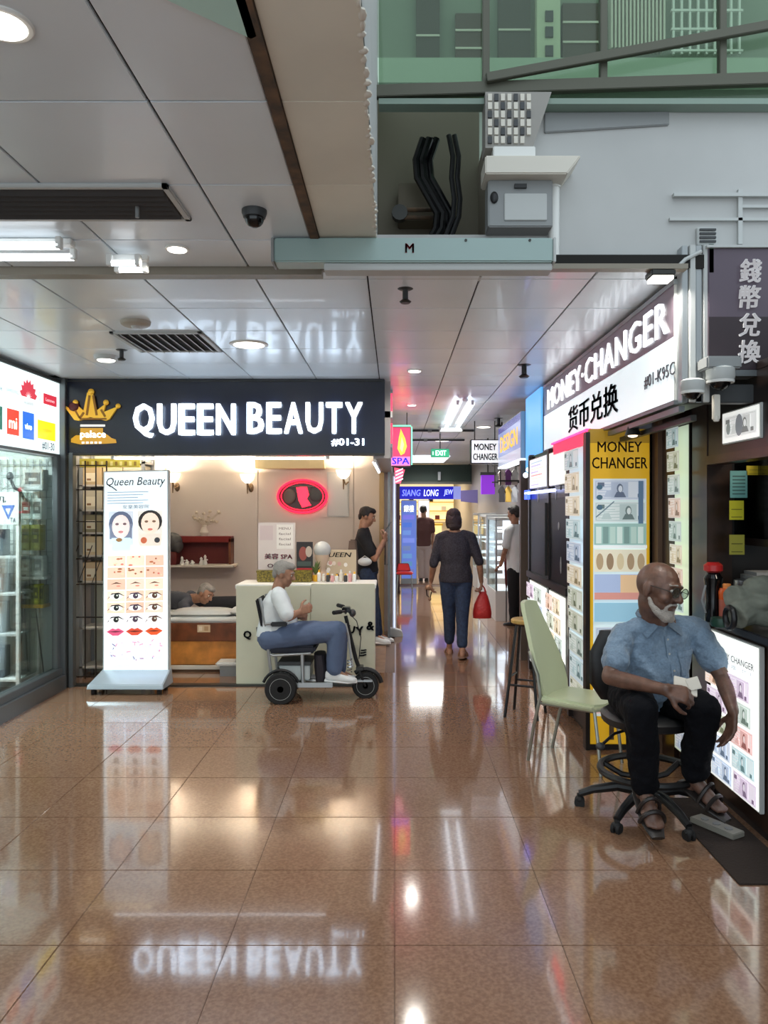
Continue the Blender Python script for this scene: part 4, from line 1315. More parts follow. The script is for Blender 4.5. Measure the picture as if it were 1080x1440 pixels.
ph = thing('peg_panel', 'grey grid display wall of goods inside the phone shop', 'display wall', (-3.4, 7.05, .8))
for i in range(9):
    part('wire', MB().box((-3.62 + i * .06, 7.06, .9), (-3.614 + i * .06, 7.066, 2.1)), M['grey'], ph)
for i in range(12):
    part('wire', MB().box((-3.62, 7.054, .95 + i * .1), (-3.12, 7.06, .956 + i * .1)), M['grey'], ph)
D = 6.9
for (x0, y0_, x1, y1_, col, nm, c2) in ((32, 660, 60, 690, (176, 180, 176), 'grey cable pack hung at the top of the phone shop display', (90, 92, 92)), (29, 701, 44, 731, (196, 200, 194), 'white and red pack below the grey cable pack', (150, 60, 50)), (45, 701, 58, 731, (206, 210, 206), 'white blister pack next to the white and red pack', (110, 112, 112)),
                                        (30, 738, 42, 774, (150, 152, 70), 'olive yellow pack on the middle row, left', (70, 72, 50)), (43, 738, 56, 774, (160, 158, 84), 'olive yellow pack on the middle row, right', (80, 78, 50)), (29, 782, 44, 811, (150, 154, 152), 'grey box on the white shelf row', (220, 222, 220)), (45, 782, 60, 811, (206, 210, 208), 'white box on the white shelf row', (160, 164, 164)),
                                        (29, 824, 45, 850, (40, 42, 44), 'black and white accessory pack above the yellow tray', (226, 228, 226)), (47, 822, 54, 850, (190, 190, 40), 'yellow accessory pack above the yellow tray', (90, 90, 30)), (55, 824, 61, 850, (120, 122, 40), 'olive accessory pack at the tray\'s right end', (60, 60, 30))):
    a, b = P(x0, y0_, D), P(x1, y1_, D)
    t = thing('accessory_pack', nm, 'pack', (a.x, D, b.z), 'packs on the phone shop display')
    m_ = mat('pack_%d_%d' % (x0, y0_), col, .45)
    part('pack', MB().box((a.x, D, b.z), (b.x, D + .12, a.z)), m_, t, bev=.006)
    p = Pan((a.x, D, b.z), X, Z); w, h = b.x - a.x, a.z - b.z
    p.rect(w * .12, h * .3, w * .88, h * .85, c2).rect(w * .2, h * .1, w * .8, h * .2, tuple(min(255, int(q_ * 1.15)) for q_ in col)).rect(w * .3, h * .45, w * .7, h * .6, col)
    p.done('label', M['prt'], t)
a, b = P(27, 850, D), P(62, 855, D)
t = thing('yellow_tray', 'yellow edged display tray on thin legs in the phone shop', 'tray', (a.x, D, b.z))
part('tray', MB().box((a.x, D - .02, b.z), (b.x, D + .13, a.z)), M['yellow'], t, bev=.004)
for (x0, x1, y1_) in ((31, 30, 905), (50, 62, 950), (34, 40, 950)):
    part('leg', MB().cyl(P(x0, 855, D + .05), P(x1, y1_, D + .05), .006), M['dgrey'], t)
sh = thing('pack_shelf', 'white narrow shelf on the phone shop end wall', 'shelf', P(45, 812, D))
a, b = P(26, 811, D), P(63, 815, D)
part('board', MB().box((a.x, D - .02, b.z), (b.x, D + .16, a.z)), M['white'], sh, bev=.003)
cb = thing('black_cable', 'black cable drooping over the white cabinet in the phone shop', 'cable', P(20, 690, 6.8))
part('cord', MB().tube([P(14, 672, 6.8), P(20, 686, 6.75), P(28, 690, 6.75), P(34, 702, 6.8), P(40, 704, 6.9)], .014), M['black'], cb)
part('plug', MB().ell(P(14, 670, 6.8), (.03, .03, .04)), M['black'], cb)
# white display cabinet
D = 6.6
x0, x1 = -4.1, P(27, 0, D).x
dc = thing('display_cabinet', 'white framed glass cabinet with blue triangle header at the left edge', 'cabinet', (x1 - .2, D, 0))
zt2 = P(0, 692, D).z
for xx in (x0, x1 - .03):
    for yy in (D, D + .35):
        part('post', MB().box((xx, yy, .1), (xx + .03, yy + .03, zt2)), M['white'], dc, bev=.003)
part('header', MB().box((x0, D - .005, P(0, 738, D).z), (x1, D + .03, zt2)), M['white'], dc, bev=.003)
p = Pan((x1 - .42, D - .006, P(0, 738, D).z), X, Z); h = zt2 - P(0, 738, D).z
p.txt('手机', .2, h * .78, .22, h * .2, (40, 50, 70), bold=.02)
p.poly([(.27, h * .6), (.385, h * .6), (.33, h * .15)], (40, 84, 170)).poly([(.305, h * .5), (.35, h * .5), (.33, h * .3)], (220, 236, 246)); p.txt('TA', .37, h * .14, .05, h * .15, (60, 70, 90))
p.done('header_print', M['prt'], dc)
for zz in (.16, .55, .9, 1.22):
    part('shelf', MB().box((x0 + .02, D + .02, zz), (x1 - .02, D + .36, zz + .018)), M['white'] if zz < .3 else M['lgrey'], dc)
part('side_glass', MB().box((x1 - .012, D + .03, .18), (x1 - .008, D + .35, zt2)), M['glass'], dc)
for zz, rw in ((.178, 'bottom'), (.568, 'second'), (.918, 'third'), (1.238, 'top')):
    for j in range(4):
        x = x0 + .1 + j * .165; h_ = RND.uniform(.16, .27)
        cc = RND.choice([(36, 38, 42), (70, 74, 80), (24, 26, 40), (90, 70, 50), (120, 124, 126)])
        mb_ = MB().box((x, D + .08, zz), (x + .1, D + .22, zz + h_))
        t = solo('phone_box', mb_, mat('phonebox_%d' % sum(cc), cc, .3), 'dark phone box in the white cabinet, %s shelf, %s from left' % (rw, ('first', 'second', 'third', 'fourth')[j]), 'box', 'phone boxes in the white cabinet', bev=.004)
        l_ = Pan((x, D + .08, zz), X, Z); l_.rect(.015, h_ * .25, .085, h_ * .85, tuple(min(255, q_ + 70) for q_ in cc)).ell(.05, h_ * .55, .02, .03, (214, 218, 220)); l_.done('label', M['prt'], t)
# ---------------------------------------------------------------- long MONEY CHANGER sign (faces the corridor)
NY = -Y
SX = 1.43
s1 = thing('overhead_sign', 'long plum and white overhead sign reading MONEY CHANGER, over the right booths', 'sign', (SX, 5.6, 2.2))
part('box', MB().box((SX, 3.93, 2.2), (SX + .14, 7.38, 2.80)), M['lgrey'], s1, bev=.005)
p = Pan((SX, 7.37, 2.2), NY, Z)
p.rect(0, .33, 3.43, .595, (78, 68, 76)).rect(0, .005, 3.43, .33, (222, 236, 240))
p.done('face', printmat('sign_print', .68, .3), s1)
part('edge_trim', MB().box((SX - .008, 3.92, 2.795), (SX + .15, 7.38, 2.82)), M['alu'], s1)
part('edge_trim', MB().box((SX - .008, 3.92, 2.18), (SX + .15, 7.38, 2.2)), M['alud'], s1)


def ysx(px, x=SX): return x * F / (px - CX)
def zsx(px, py, x=SX): return H + (CY - py) / F * ysx(px, x)


y_far, y_near = ysx(771), ysx(940)
part('lettering', MB().text('MONEY·CHANGER', (SX - .002, (y_far + y_near) / 2, 2.66), NY, Z, w=y_far - y_near, h=.185, bold=.003, d=.008, space=1.1), mat('sign_white', (244, 246, 248), .4, emit=.75), s1)
part('chinese_lettering', MB().text('货币兑换', (SX - .002, (ysx(800) + ysx(870)) / 2, 2.368), NY, Z, w=ysx(800) - ysx(870), h=.205, bold=.012, d=.006), mat('letter_grey', (74, 76, 82), .4), s1)
part('unit_number', MB().text('#01-K95C', (SX - .002, (ysx(908) + ysx(957)) / 2 + .04, 2.365), NY, Z, w=ysx(908) - ysx(957) - .06, h=.075, bold=.0, d=.005), MATS['letter_grey'], s1)
# aluminium end post and the vertical sign facing the camera
a, b = P(959, 345, 3.86), P(998, 566, 3.86)
ep = thing('sign_post', 'ribbed aluminium corner post at the near end of the long sign', 'post', (a.x, 3.86, b.z))
for i in range(4):
    x = a.x + (b.x - a.x) * i / 4
    part('rib', MB().box((x, 3.86 - (.012 if i % 2 else 0), b.z), (x + (b.x - a.x) / 4 - .004, 3.93, a.z)), M['alu'] if i % 2 == 0 else M['lgrey'], ep, bev=.003)
part('bracket', MB().box((b.x - .01, 3.84, P(0, 385, 3.86).z), (b.x + .012, 3.9, P(0, 345, 3.86).z)), mat('bracket_green', (60, 84, 74), .5), ep)
a, b = P(996, 349, 3.84), P(1180, 521, 3.84)
vsn = thing('vertical_sign', 'dark plum sign with white vertical Chinese characters at the right edge', 'sign', (a.x, 3.84, b.z))
part('board', MB().box((a.x, 3.84, b.z), (b.x, 3.93, a.z)), M['purple'], vsn, bev=.004)
part('lower_band', MB().box((a.x, 3.832, b.z + .003), (b.x, 3.841, P(0, 446, 3.84).z)), mat('plum_dark', (50, 38, 44), .35), vsn)
part('frame', MB().box((a.x - .012, 3.825, b.z - .03), (b.x, 3.93, b.z)), M['alud'], vsn)
part('frame', MB().box((a.x - .012, 3.825, a.z), (b.x, 3.93, a.z + .012)), M['lgrey'], vsn)
for ch, py, pxx in (('錢', 381, 1055), ('幣', 418, 1054), ('兌', 457, 1054), ('換', 495, 1053)):
    part('character', MB().text(ch, P(pxx, py, 3.83), X, Z, w=31 / F * 3.83, h=33 / F * 3.83, bold=.02, d=.008, shear=.1), mat('character_white', (206, 206, 208), .4, emit=.25), vsn)
# floodlight
c = P(930, 393, 3.84)
t = thing('flood_light', 'glaring square floodlight at the near top corner of the long sign', 'light', c)
part('housing', MB().box((c.x - .06, c.y - .035, c.z + .012), (c.x + .06, c.y + .07, c.z + .045)), M['steel'], t, bev=.006)
part('lens', MB().box((c.x - .05, c.y - .03, c.z - .005), (c.x + .05, c.y + .06, c.z + .012)), M['lampglow'], t)
part('bracket', MB().beam((c.x + .04, c.y + .02, c.z + .03), (c.x + .14, c.y + .05, c.z + .11), .014, .03), M['grey'], t)
part('arm', MB().tube([(c.x + .05, c.y, c.z + .03), (c.x + .12, c.y, c.z + .1), (c.x + .2, c.y, c.z + .14)], .01), M['lgrey'], t)
lamp('lamp', c - V((0, 0, .02)), 8, .09, parent=t)
# security cameras under the post
for (px, py, nm, s) in ((1013, 533, 'larger white dome security camera under the vertical sign', 1.0), (974, 548, 'smaller white dome security camera left of the larger one', .85)):
    c = P(px, py, 3.78)
    t = thing('dome_camera', nm, 'camera', c)
    part('base', MB().lathe([(.06 * s, -.01), (.068 * s, .005), (.068 * s, .05 * s), (.05 * s, .06 * s)], c, Z, 22), M['lgrey'], t)
    part('dome', MB().ell(c - V((0, 0, .008)), (.05 * s, .05 * s, .05 * s)), M['blackg'], t)
    part('ring', MB().lathe([(.064 * s, -.02), (.066 * s, -.008), (.05 * s, -.004)], c, Z, 22), M['white'], t)
    if s == 1.0:
        part('junction_box', MB().box((c.x - .085, c.y - .05, c.z + .045), (c.x + .085, c.y + .08, c.z + .105)), M['grey'], t, bev=.008)
a, b = P(1003, 555, 3.8), P(1012, 590, 3.8)
solo('cable_clip', MB().box((a.x, 3.79, b.z), (b.x, 3.82, a.z)).cyl((a.x + .015, 3.8, b.z - .01), (a.x + .015, 3.8, b.z + .02), .014), M['offw'], 'pale hanging tag under the larger dome camera', 'tag', bev=.003)
a, b = P(1000, 540, 3.85), P(1180, 566, 3.85)
solo('under_sign_beam', MB().box((a.x - .12, 3.86, b.z), (b.x, 3.93, a.z)), M['dgrey'], 'grey beam under the vertical sign carrying the dome cameras', 'beam', bev=.005)
lb = thing('sign_bracket', 'grey tubular bracket frame under the near end of the long sign', 'bracket', (1.45, 4.2, 2.15))
part('rail', MB().box((1.44, 3.9, 2.14), (1.47, 5.2, 2.17)), M['alud'], lb)
part('rail', MB().box((1.52, 3.95, 2.10), (1.55, 5.2, 2.13)), M['steel'], lb)
part('drop', MB().box((1.46, 4.72, 2.12), (1.5, 4.76, 2.15)), M['steel'], lb)
c = P(886, 600, 4.75)
part('spot', MB().lathe([(.05, 0), (.03, .06), (.02, .09)], (1.47, 4.75, 2.10), Z, 16), M['steel'], lb)
part('spot_lens', MB().ell((1.47, 4.75, 2.10), (.03, .03, .012)), M['warmglow'], lb)

# ---------------------------------------------------------------- booth B (far booth, plane x = 1.35)
KX = 1.35
kb = thing('changer_booth', 'dark laminate far booth with black windows under the long sign', 'booth', (1.7, 6.5, 0))
part('carcass', MB().box((KX + .02, 5.30, .06), (1.98, 7.72, 1.0)), M['dbrown'], kb)
part('upper_carcass', MB().box((KX + .02, 5.30, 1.0), (1.98, 7.72, 2.17)), M['blackg'], kb)
part('plinth', MB().box((KX + .05, 5.30, 0), (1.95, 7.7, .06)), M['black'], kb)
part('top_beam', MB().box((KX, 5.95, 1.74), (KX + .04, 7.72, 1.80)), M['dbrown'], kb)
part('counter_rail', MB().box((KX - .03, 5.95, .97), (KX + .03, 7.72, 1.03)), M['dbrown'], kb, bev=.004)
for yy in (5.27, 5.95, 6.72, 7.69):
    part('mullion', MB().box((KX - .012, yy - .03, .05), (KX + .03, yy + .03, 2.17)), M['dbrown'], kb, bev=.003)
part('handle', MB().box((KX - .03, 6.76, 1.06), (KX + .01, 6.79, 1.7)), M['steel'], kb)
WB = mat('window_black', (8, 8, 10), .3, spec=.15)
part('black_window', MB().box((KX, 5.99, 1.03), (KX + .022, 6.69, 1.74)), WB, kb)
part('black_window', MB().box((KX, 6.75, 1.03), (KX + .022, 7.66, 1.74)), WB, kb)
for (px, py, rx, rz) in ((782, 690, .025, .08), (786, 740, .03, .035), (757, 695, .03, .08), (789, 795, .025, .07)):
    y_ = KX * F / (px - CX)
    part('window_decal', MB().ell((KX - .002, y_, H + (CY - py) / F * y_), (.004, rx, rz)), mat('decal_grey', (150, 152, 154), .4), kb)


def wall_panel(nm, label, cat, y0, y1, z0, z1, x, draw, litm='lit', depth=.026, frame=None, group=None):
    """panel on a plane facing the corridor (-X); drawing runs from far (left) to near (right)"""
    t_ = thing(nm, label, cat, (x, (y0 + y1) / 2, z0), group)
    part('case', MB().box((x + .002, y0, z0), (x + depth, y1, z1)), M['lgrey'] if frame is None else M[frame], t_, bev=.003)
    p_ = Pan((x, y1 - .008, z0 + .008), NY, Z)
    draw(p_, y1 - y0 - .016, z1 - z0 - .016)
    p_.done('face', M[litm], t_)
    return t_


PAL = [(110, 150, 130), (200, 90, 80), (90, 130, 180), (190, 160, 90), (150, 110, 160), (96, 160, 170), (200, 130, 80), (120, 140, 90)]


def d_notes(cols, rows, seed, bgc=(226, 236, 232), title=None):
    def f(p_, w, h):
        p_.rect(0, 0, w, h, bgc)
        top = h
        if title:
            top = h * .80
            p_.txt(title, w * .5, h * .865, w * .82, h * .042, (84, 84, 92), bold=.006)
            p_.txt('外币兑换 · 货币', w * .5, h * .81, w * .8, h * .035, (150, 156, 166))
        r = random.Random(seed)
        for j in range(rows):
            for i in range(cols):
                cw, ch = w / cols, top / rows
                p_.note(i * cw + cw * .05, j * ch + ch * .07, cw * .9, ch * .86, r.choice(PAL), r.random())
    return f


def d_list(seed):
    def f(p_, w, h):
        p_.rect(0, 0, w, h, (234, 238, 244)); r = random.Random(seed)
        for j in range(8):
            p_.rect(w * .1, h * (.08 + .11 * j), w * r.uniform(.5, .9), h * (.12 + .11 * j), r.choice([(190, 180, 220), (220, 160, 150), (180, 200, 210), (220, 214, 200)]))
    return f


def ky(px): return KX * F / (px - CX)


wall_panel('rate_board', 'left white lit rate board above the black booth windows', 'sign', 6.78, 7.64, 1.84, 2.13, KX - .01, d_list(1))
wall_panel('rate_board', 'right white lit rate board above the black booth windows', 'sign', 6.02, 6.68, 1.84, 2.13, KX - .01, lambda p_, w, h: (p_.rect(0, 0, w, h, (238, 240, 232)), [p_.rect(w * .1, h * (.1 + .1 * j), w * .9, h * (.13 + .1 * j), (220, 216, 214)) for j in range(8)]))
wall_panel('booth_light_box', 'white lit banknote panel at the far booth\'s foot, farther one', 'light box', 6.78, 7.64, .14, .95, KX - .01, d_notes(2, 5, 4, (232, 236, 232)), 'lit')
wall_panel('booth_light_box', 'white lit banknote panel at the far booth\'s foot, nearer one', 'light box', 6.03, 6.68, .14, .95, KX - .01, d_notes(2, 5, 8, (238, 240, 236)), 'lit')
wall_panel('tall_note_panel', 'tall lit strip of bluish banknotes left of the yellow money changer panel', 'light box', 5.38, 5.90, .22, 2.1, KX - .012, d_notes(1, 11, 12, (196, 212, 220)), 'lit_dim')
nb = thing('red_neon_header', 'glowing red header strip under the long sign beside the yellow panel', 'sign', (KX - .03, 5.7, 2.15))
part('panel', MB().box((KX - .02, 5.32, 2.10), (KX - .005, 6.45, 2.19)), M['redneon'], nb)
part('pink_edge', MB().box((KX - .03, 5.30, 2.185), (KX - .0, 6.5, 2.2)), M['pinkneon'], nb)
part('pink_edge', MB().box((KX - .03, 5.29, 1.9), (KX - .0, 5.31, 2.2)), M['pinkneon'], nb)
t = thing('booth_strip_light', 'bluish white strip light over the far booth\'s black windows', 'light', (KX - .03, 7.3, 1.8))
part('tube', MB().cyl((KX - .04, 6.3, 1.80), (KX - .04, 7.7, 1.80), .014), mat('blue_white', (190, 200, 255), .4, emit=2.6), t)
part('end_glow', MB().box((KX - .05, 7.55, 1.74), (KX - .02, 7.72, 1.83)), M['blueneon'], t)
t = thing('blue_light_panel', 'tall cyan blue glowing panel at the far end of the long sign', 'sign', (1.41, 7.8, 2.2))
part('panel', MB().box((1.405, 7.40, 2.02), (1.425, 8.25, 2.82)), mat('cyan_glow', (96, 178, 246), .4, emit=.85), t)
part('frame', MB().box((1.40, 7.385, 2.0), (1.45, 8.27, 2.02)), M['alu'], t)
part('bulb', MB().ell((1.38, 8.1, 2.0), (.03, .03, .03)), M['led'], t)
part('bulb', MB().ell((1.38, 7.95, 2.05), (.025, .025, .025)), M['led'], t)

# yellow MONEY CHANGER panel, facing the entrance
YP = 5.24
a, b = P(829, 603, YP), P(914, 1047, YP)
yp = thing('money_light_box', 'tall yellow panel headed MONEY CHANGER filled with banknote pictures, behind the seated man', 'light box', ((a.x + b.x) / 2, YP, b.z))
part('case', MB().box((a.x, YP, b.z), (b.x, YP + .05, a.z)), M['yellow'], yp, bev=.004)
p = Pan((a.x, YP, b.z), X, Z); w, h = b.x - a.x, a.z - b.z
p.rect(.004, .004, w - .004, h - .004, (212, 164, 32)); p.rect(.004, h * .955, w - .004, h - .004, (160, 124, 36))
p.txt('MONEY', w * .5, h * .943, w * .74, h * .034, (40, 30, 20), bold=.014); p.txt('CHANGER', w * .5, h * .892, w * .92, h * .036, (40, 30, 20), bold=.014)
p.rect(w * .06, h * .09, w * .94, h * .842, (206, 220, 220))
p.note(w * .07, h * .775, w * .86, h * .064, (96, 120, 170), 3); p.note(w * .07, h * .705, w * .86, h * .064, (110, 150, 150), 5)
for i in range(3):
    p.ell(w * .16, h * (.815 - .032 * i), w * .05, h * .008, (70, 100, 120))
p.rect(w * .8, h * .70, w * .88, h * .835, (84, 110, 140)); p.line(w * .1, h * .72, w * .4, h * .77, .008, (110, 130, 140))
p.rect(w * .07, h * .632, w * .93, h * .70, (150, 184, 178))
for i in range(7):
    p.rect(w * (.1 + .115 * i), h * .637, w * (.19 + .115 * i), h * .69, [(206, 222, 216), (120, 150, 146), (180, 204, 196)][i % 3])
p.rect(w * .06, h * .622, w * .94, h * .632, (236, 242, 244))
p.rect(w * .07, h * .548, w * .93, h * .618, (226, 218, 196))
for i in range(5):
    p.ell(w * (.16 + .17 * i), h * .58, w * .06, h * .026, [(176, 152, 120), (150, 126, 100), (206, 190, 156), (166, 140, 112)][i % 4])
p.rect(w * .07, h * .46, w * .93, h * .54, (170, 186, 220)); p.rect(w * .5, h * .465, w * .93, h * .538, (226, 190, 150)); p.rect(w * .07, h * .46, w * .93, h * .482, (214, 150, 140))
p.rect(w * .07, h * .39, w * .93, h * .45, (150, 196, 220))
for i in range(4):
    p.note(w * .07, h * (.10 + .07 * i), w * .86, h * .064, PAL[(i * 3 + 1) % 8], i + 20)
p.rect(w * .3, h * .02, w * .38, h * .07, (60, 46, 30))
p.done('face', M['lit_dim'], yp)
part('base', MB().box((a.x, YP - .01, 0), (b.x, YP + .05, b.z)), M['black'], yp)
part('side_trim', MB().box((a.x - .03, YP - .02, 0), (a.x, YP + .06, 2.17)), M['dbrown'], yp, bev=.003)

# ---------------------------------------------------------------- booth A (near booth with counter, plane x = 1.8)
NX = 1.80
ka = thing('changer_booth', 'near dark brown booth with counter opening at the right edge', 'booth', (2.2, 4.2, 0))
part('base_cabinet', MB().box((NX + .02, 2.4, .06), (2.6, 5.3, .99)), M['brown'], ka)
part('plinth', MB().box((NX + .04, 2.4, 0), (2.6, 5.3, .06)), M['black'], ka)
part('worktop', MB().box((NX - .015, 2.4, .99), (2.6, 4.42, 1.03)), M['dbrown'], ka, bev=.005)
part('pillar', MB().box((NX - .005, 4.94, 0), (NX + .10, 5.25, 2.36)), M['brown'], ka, bev=.004)
part('pillar', MB().box((NX + .1, 4.6, 1.0), (NX + .14, 5.3, 2.36)), M['dbrown'], ka)
part('pillar', MB().box((NX - .005, 4.42, 0), (NX + .14, 4.645, 2.36)), M['brown'], ka, bev=.004)
part('filler', MB().box((1.765, 5.16, 0), (1.80, 5.28, 2.3)), mat('tan_edge', (110, 84, 66), .4), ka)
part('filler', MB().box((1.80, 5.25, 0), (1.83, 5.34, 2.3)), M['dbrown'], ka)
part('header', MB().box((NX, 2.4, 1.93), (NX + .1, 4.42, 2.34)), M['dbrown'], ka, bev=.004)
part('header_rail', MB().box((NX - .012, 2.4, 1.90), (NX + .1, 4.42, 1.95)), M['brown'], ka, bev=.004)
part('soffit', MB().box((NX, 2.4, 2.34), (2.6, 5.3, 2.38)), M['dbrown'], ka)
part('back_wall', MB().box((2.58, 2.4, 1.03), (2.62, 5.3, 2.36)), M['dbrown'], ka)
part('end_wall', MB().box((NX + .14, 4.62, 1.0), (2.6, 4.66, 2.36)), M['black'], ka)
part('transom', MB().box((2.02, 2.4, 1.44), (2.05, 4.60, 1.48)), M['dbrown'], ka)
part('window_pane', MB().box((2.03, 2.4, 1.48), (2.036, 4.60, 1.93)), glass('booth_glass', (150, 156, 156), .8), ka)
part('mullion', MB().box((2.0, 4.05, 1.03), (2.03, 4.08, 1.93)), M['black'], ka)
wall_panel('note_strip', 'narrow tall lit banknote strip right of the seated man\'s head', 'light box', 4.67, 4.92, .12, 2.17, NX - .012, d_notes(1, 14, 21, (206, 220, 196)), 'lit_dim', frame='dbrown')
wall_panel('counter_light_box', 'bright lit banknote panel headed MONEY CHANGER under the near counter', 'light box', 3.77, 4.36, .15, .97, NX - .012, d_notes(2, 5, 33, (236, 240, 234), 'MONEY CHANGER'), 'lit_hot')
wall_panel('banknote_sign', 'white lit banknote picture on the header over the near counter', 'sign', 3.76, 4.2, 1.995, 2.17, NX - .014, lambda p_, w, h: (p_.rect(0, 0, w, h, (240, 242, 238)), p_.note(w * .06, h * .14, w * .88, h * .72, (150, 156, 150), 9), p_.ell(w * .5, h * .5, w * .1, h * .36, (120, 124, 128)), p_.ell(w * .2, h * .45, w * .06, h * .2, (130, 136, 134))), 'lit', depth=.02)
# notices and things behind the counter
for (x0, y0_, x1, y1_, col, nm, txt_) in ((1027, 662, 1051, 700, (110, 170, 166), 'teal notice with lines on the near booth window', 'lines'), (1026, 704, 1046, 731, (206, 200, 40), 'yellow square notice under the teal one', 'sq'), (1050, 655, 1082, 668, (214, 190, 40), 'yellow strip notice at the top of the near booth window', 'st'), (1026, 752, 1047, 780, (170, 164, 60), 'dull yellow notice low behind the jars', 'sq')):
    D = 4.3
    a, b = P(x0, y0_, D), P(x1, y1_, D)
    t = thing('notice', nm, 'notice', (a.x, D, b.z))
    part('sheet', MB().box((a.x, D, b.z), (b.x, D + .004, a.z)), mat('notice_%d%d' % (x0, y0_), col, .6), t)
    p = Pan((a.x, D - .0, b.z), X, Z); w, h = b.x - a.x, a.z - b.z
    dk = tuple(int(q_ * .6) for q_ in col)
    for i in range(6 if txt_ == 'lines' else 2):
        p.rect(w * .12, h * (.12 + (.13 if txt_ == 'lines' else .4) * i), w * .88, h * (.17 + (.13 if txt_ == 'lines' else .4) * i), dk)
    p.done('print', M['prt'], t)
a, b = P(1063, 672, 4.4), P(1100, 735, 4.4)
t = thing('rate_screen', 'dim grey rate display inside the near booth window', 'screen', (a.x, 4.4, b.z))
part('casing', MB().box((a.x, 4.4, b.z), (b.x, 4.43, a.z)), M['dgrey'], t, bev=.004)
p = Pan((a.x + .01, 4.4, b.z + .01), X, Z); p.rect(0, 0, b.x - a.x - .02, a.z - b.z - .02, (96, 104, 104))
for i in range(5):
    p.rect(.02, .03 + .045 * i, .1, .05 + .045 * i, (150, 156, 150))
p.done('display', M['prt'], t)
a, b = P(1070, 642, 4.3), P(1079, 655, 4.3)
solo('small_tag', MB().box((a.x, 4.3, b.z), (b.x, 4.32, a.z)), M['lgrey'], 'tiny pale tag above the yellow strip notice', 'tag')
lamp('booth_fill', (2.3, 3.6, 2.3), 9, .4, (255, 240, 220))  # unseen fill light added over the near counter, without a fitting

zc = 1.03
# thermos, bottles, jar, cloth on the counter
c = P(1003, 800, 4.22); c.z = zc
t = thing('thermos_flask', 'black flask with a red lid on the near counter', 'flask', c)
part('body', MB().lathe([(.042, 0), (.045, .02), (.04, .12), (.045, .2), (.05, .24), (.03, .27)], c, Z, 20), M['blackg'], t)
part('lid', MB().lathe([(.035, .27), (.05, .28), (.05, .31), (.03, .325)], c, Z, 20), M['redp'], t)
part('strap', MB().tube([c + V((-.046, -.01, .2)), c + V((-.07, -.02, .12)), c + V((-.046, -.01, .05))], .006), M['grey'], t)
c = P(1022, 810, 4.15); c.z = zc
t = thing('juice_bottle', 'clear bottle with orange top and pinkish drink on the near counter', 'bottle', c)
part('body', MB().lathe([(.036, 0), (.04, .01), (.04, .12), (.04, .13)], c, Z, 20), mat('pink_drink', (200, 110, 90), .2), t)
part('neck', MB().lathe([(.04, .13), (.042, .17), (.034, .19)], c, Z, 20), M['orange'], t)
part('cap', MB().lathe([(.02, .19), (.022, .21), (.018, .215)], c, Z, 16), mat('orange_cap', (240, 150, 80), .4), t)
c = P(1043, 800, 4.3); c.z = zc
t = thing('pickle_jar', 'glass jar of yellowish food with a silver lid behind the orange bottle', 'jar', c)
part('jar', MB().lathe([(.045, 0), (.05, .01), (.05, .15), (.036, .18)], c, Z, 20), mat('yellow_food', (190, 176, 96), .2, noise=(30, .3)), t)
part('lid', MB().lathe([(.04, .18), (.042, .185), (.042, .22), (.03, .225)], c, Z, 20), M['alu'], t)
c = P(1033, 822, 4.05); c.z = zc + .08
solo('paper_cup', MB().lathe([(.025, -.08), (.032, .0), (.034, .03)], c, Z, 16), M['offw'], 'small pale cup beside the folded cloth on the counter', 'cup')
cl = MB()
c = P(1062, 835, 3.95); c.z = zc
n = 22
for (oy, r0, z0, len_) in ((0, .065, .06, .30), (.05, .055, .14, .26)):
    pts = []; rs = []
    for i in range(9):
        s_ = i / 8
        pts.append(c + V((-.1 + len_ * s_, oy + .03 * math.sin(s_ * 5), z0 + .025 * math.sin(s_ * 6 + oy * 30)))); rs.append(r0 * (.85 + .25 * math.sin(s_ * 4 + 1)))
    cl.tube(pts, rs, 12)
cl.ell(c + V((.08, .06, .2)), (.12, .08, .07)).ell(c + V((.02, .02, .13)), (.12, .07, .045))
fused('folded_cloth', cl, M['cloth'], None, .008, 6, (.08, .02))
cl_o = [o for o in COL.objects if o.name.startswith('folded_cloth')][0]
tag(cl_o, 'heap of rolled grey green cloth on the near counter', 'cloth')
solo('cloth_ring', MB().tube([c + V((-.13, .0 + .052 * math.cos(i * .5236), .06 + .052 * math.sin(i * .5236))) for i in range(12)], .016, 8, True), M['black'], 'black rolled end ring at the front of the grey green cloth', 'roll')
c = P(1014, 838, 4.05); c.z = zc
solo('green_lid', MB().lathe([(.05, 0), (.055, .02), (.05, .045), (.02, .05)], c, Z, 20), mat('dark_green', (26, 64, 50), .4), 'dark green round lid lying before the juice bottle', 'lid')
c = P(1068, 780, 4.35); c.z = zc
t = thing('grey_machine', 'grey counting machine behind the cloth at the right edge', 'machine', c)
part('body', MB().box((c.x - .05, 4.3, zc), (c.x + .2, 4.5, zc + .26)), M['grey'], t, bev=.02)
part('slot', MB().box((c.x - .02, 4.29, zc + .18), (c.x + .15, 4.31, zc + .21)), M['black'], t)

# dark mat and power strip on the floor below the counter
solo('floor_mat', MB().box((1.50, 3.35, .009), (1.80, 4.35, .016)), mat('mat_dark', (46, 34, 28), .9, bump=(90, .3)), 'dark floor mat under the stool at the near counter', 'mat', bev=.002)
c = P(1005, 1150, 3.95)
t = thing('power_strip', 'pale flat power strip on the floor by the seated man\'s foot', 'power strip', (1.62, 3.9, .016))
part('body', MB().obox((1.64, 3.92, .03), V((.5, -.87, 0)).normalized(), V((.87, .5, 0)).normalized(), Z, .13, .045, .014), mat('strip_grey', (150, 146, 136), .5), t, bev=.004)
for i in (-1, 0, 1):
    cc = V((1.64, 3.92, .0455)) + V((.5, -.87, 0)) * .07 * i
    part('socket', MB().cyl(cc - V((0, 0, .002)), cc + V((0, 0, .002)), .02, n=14), M['grey'], t)

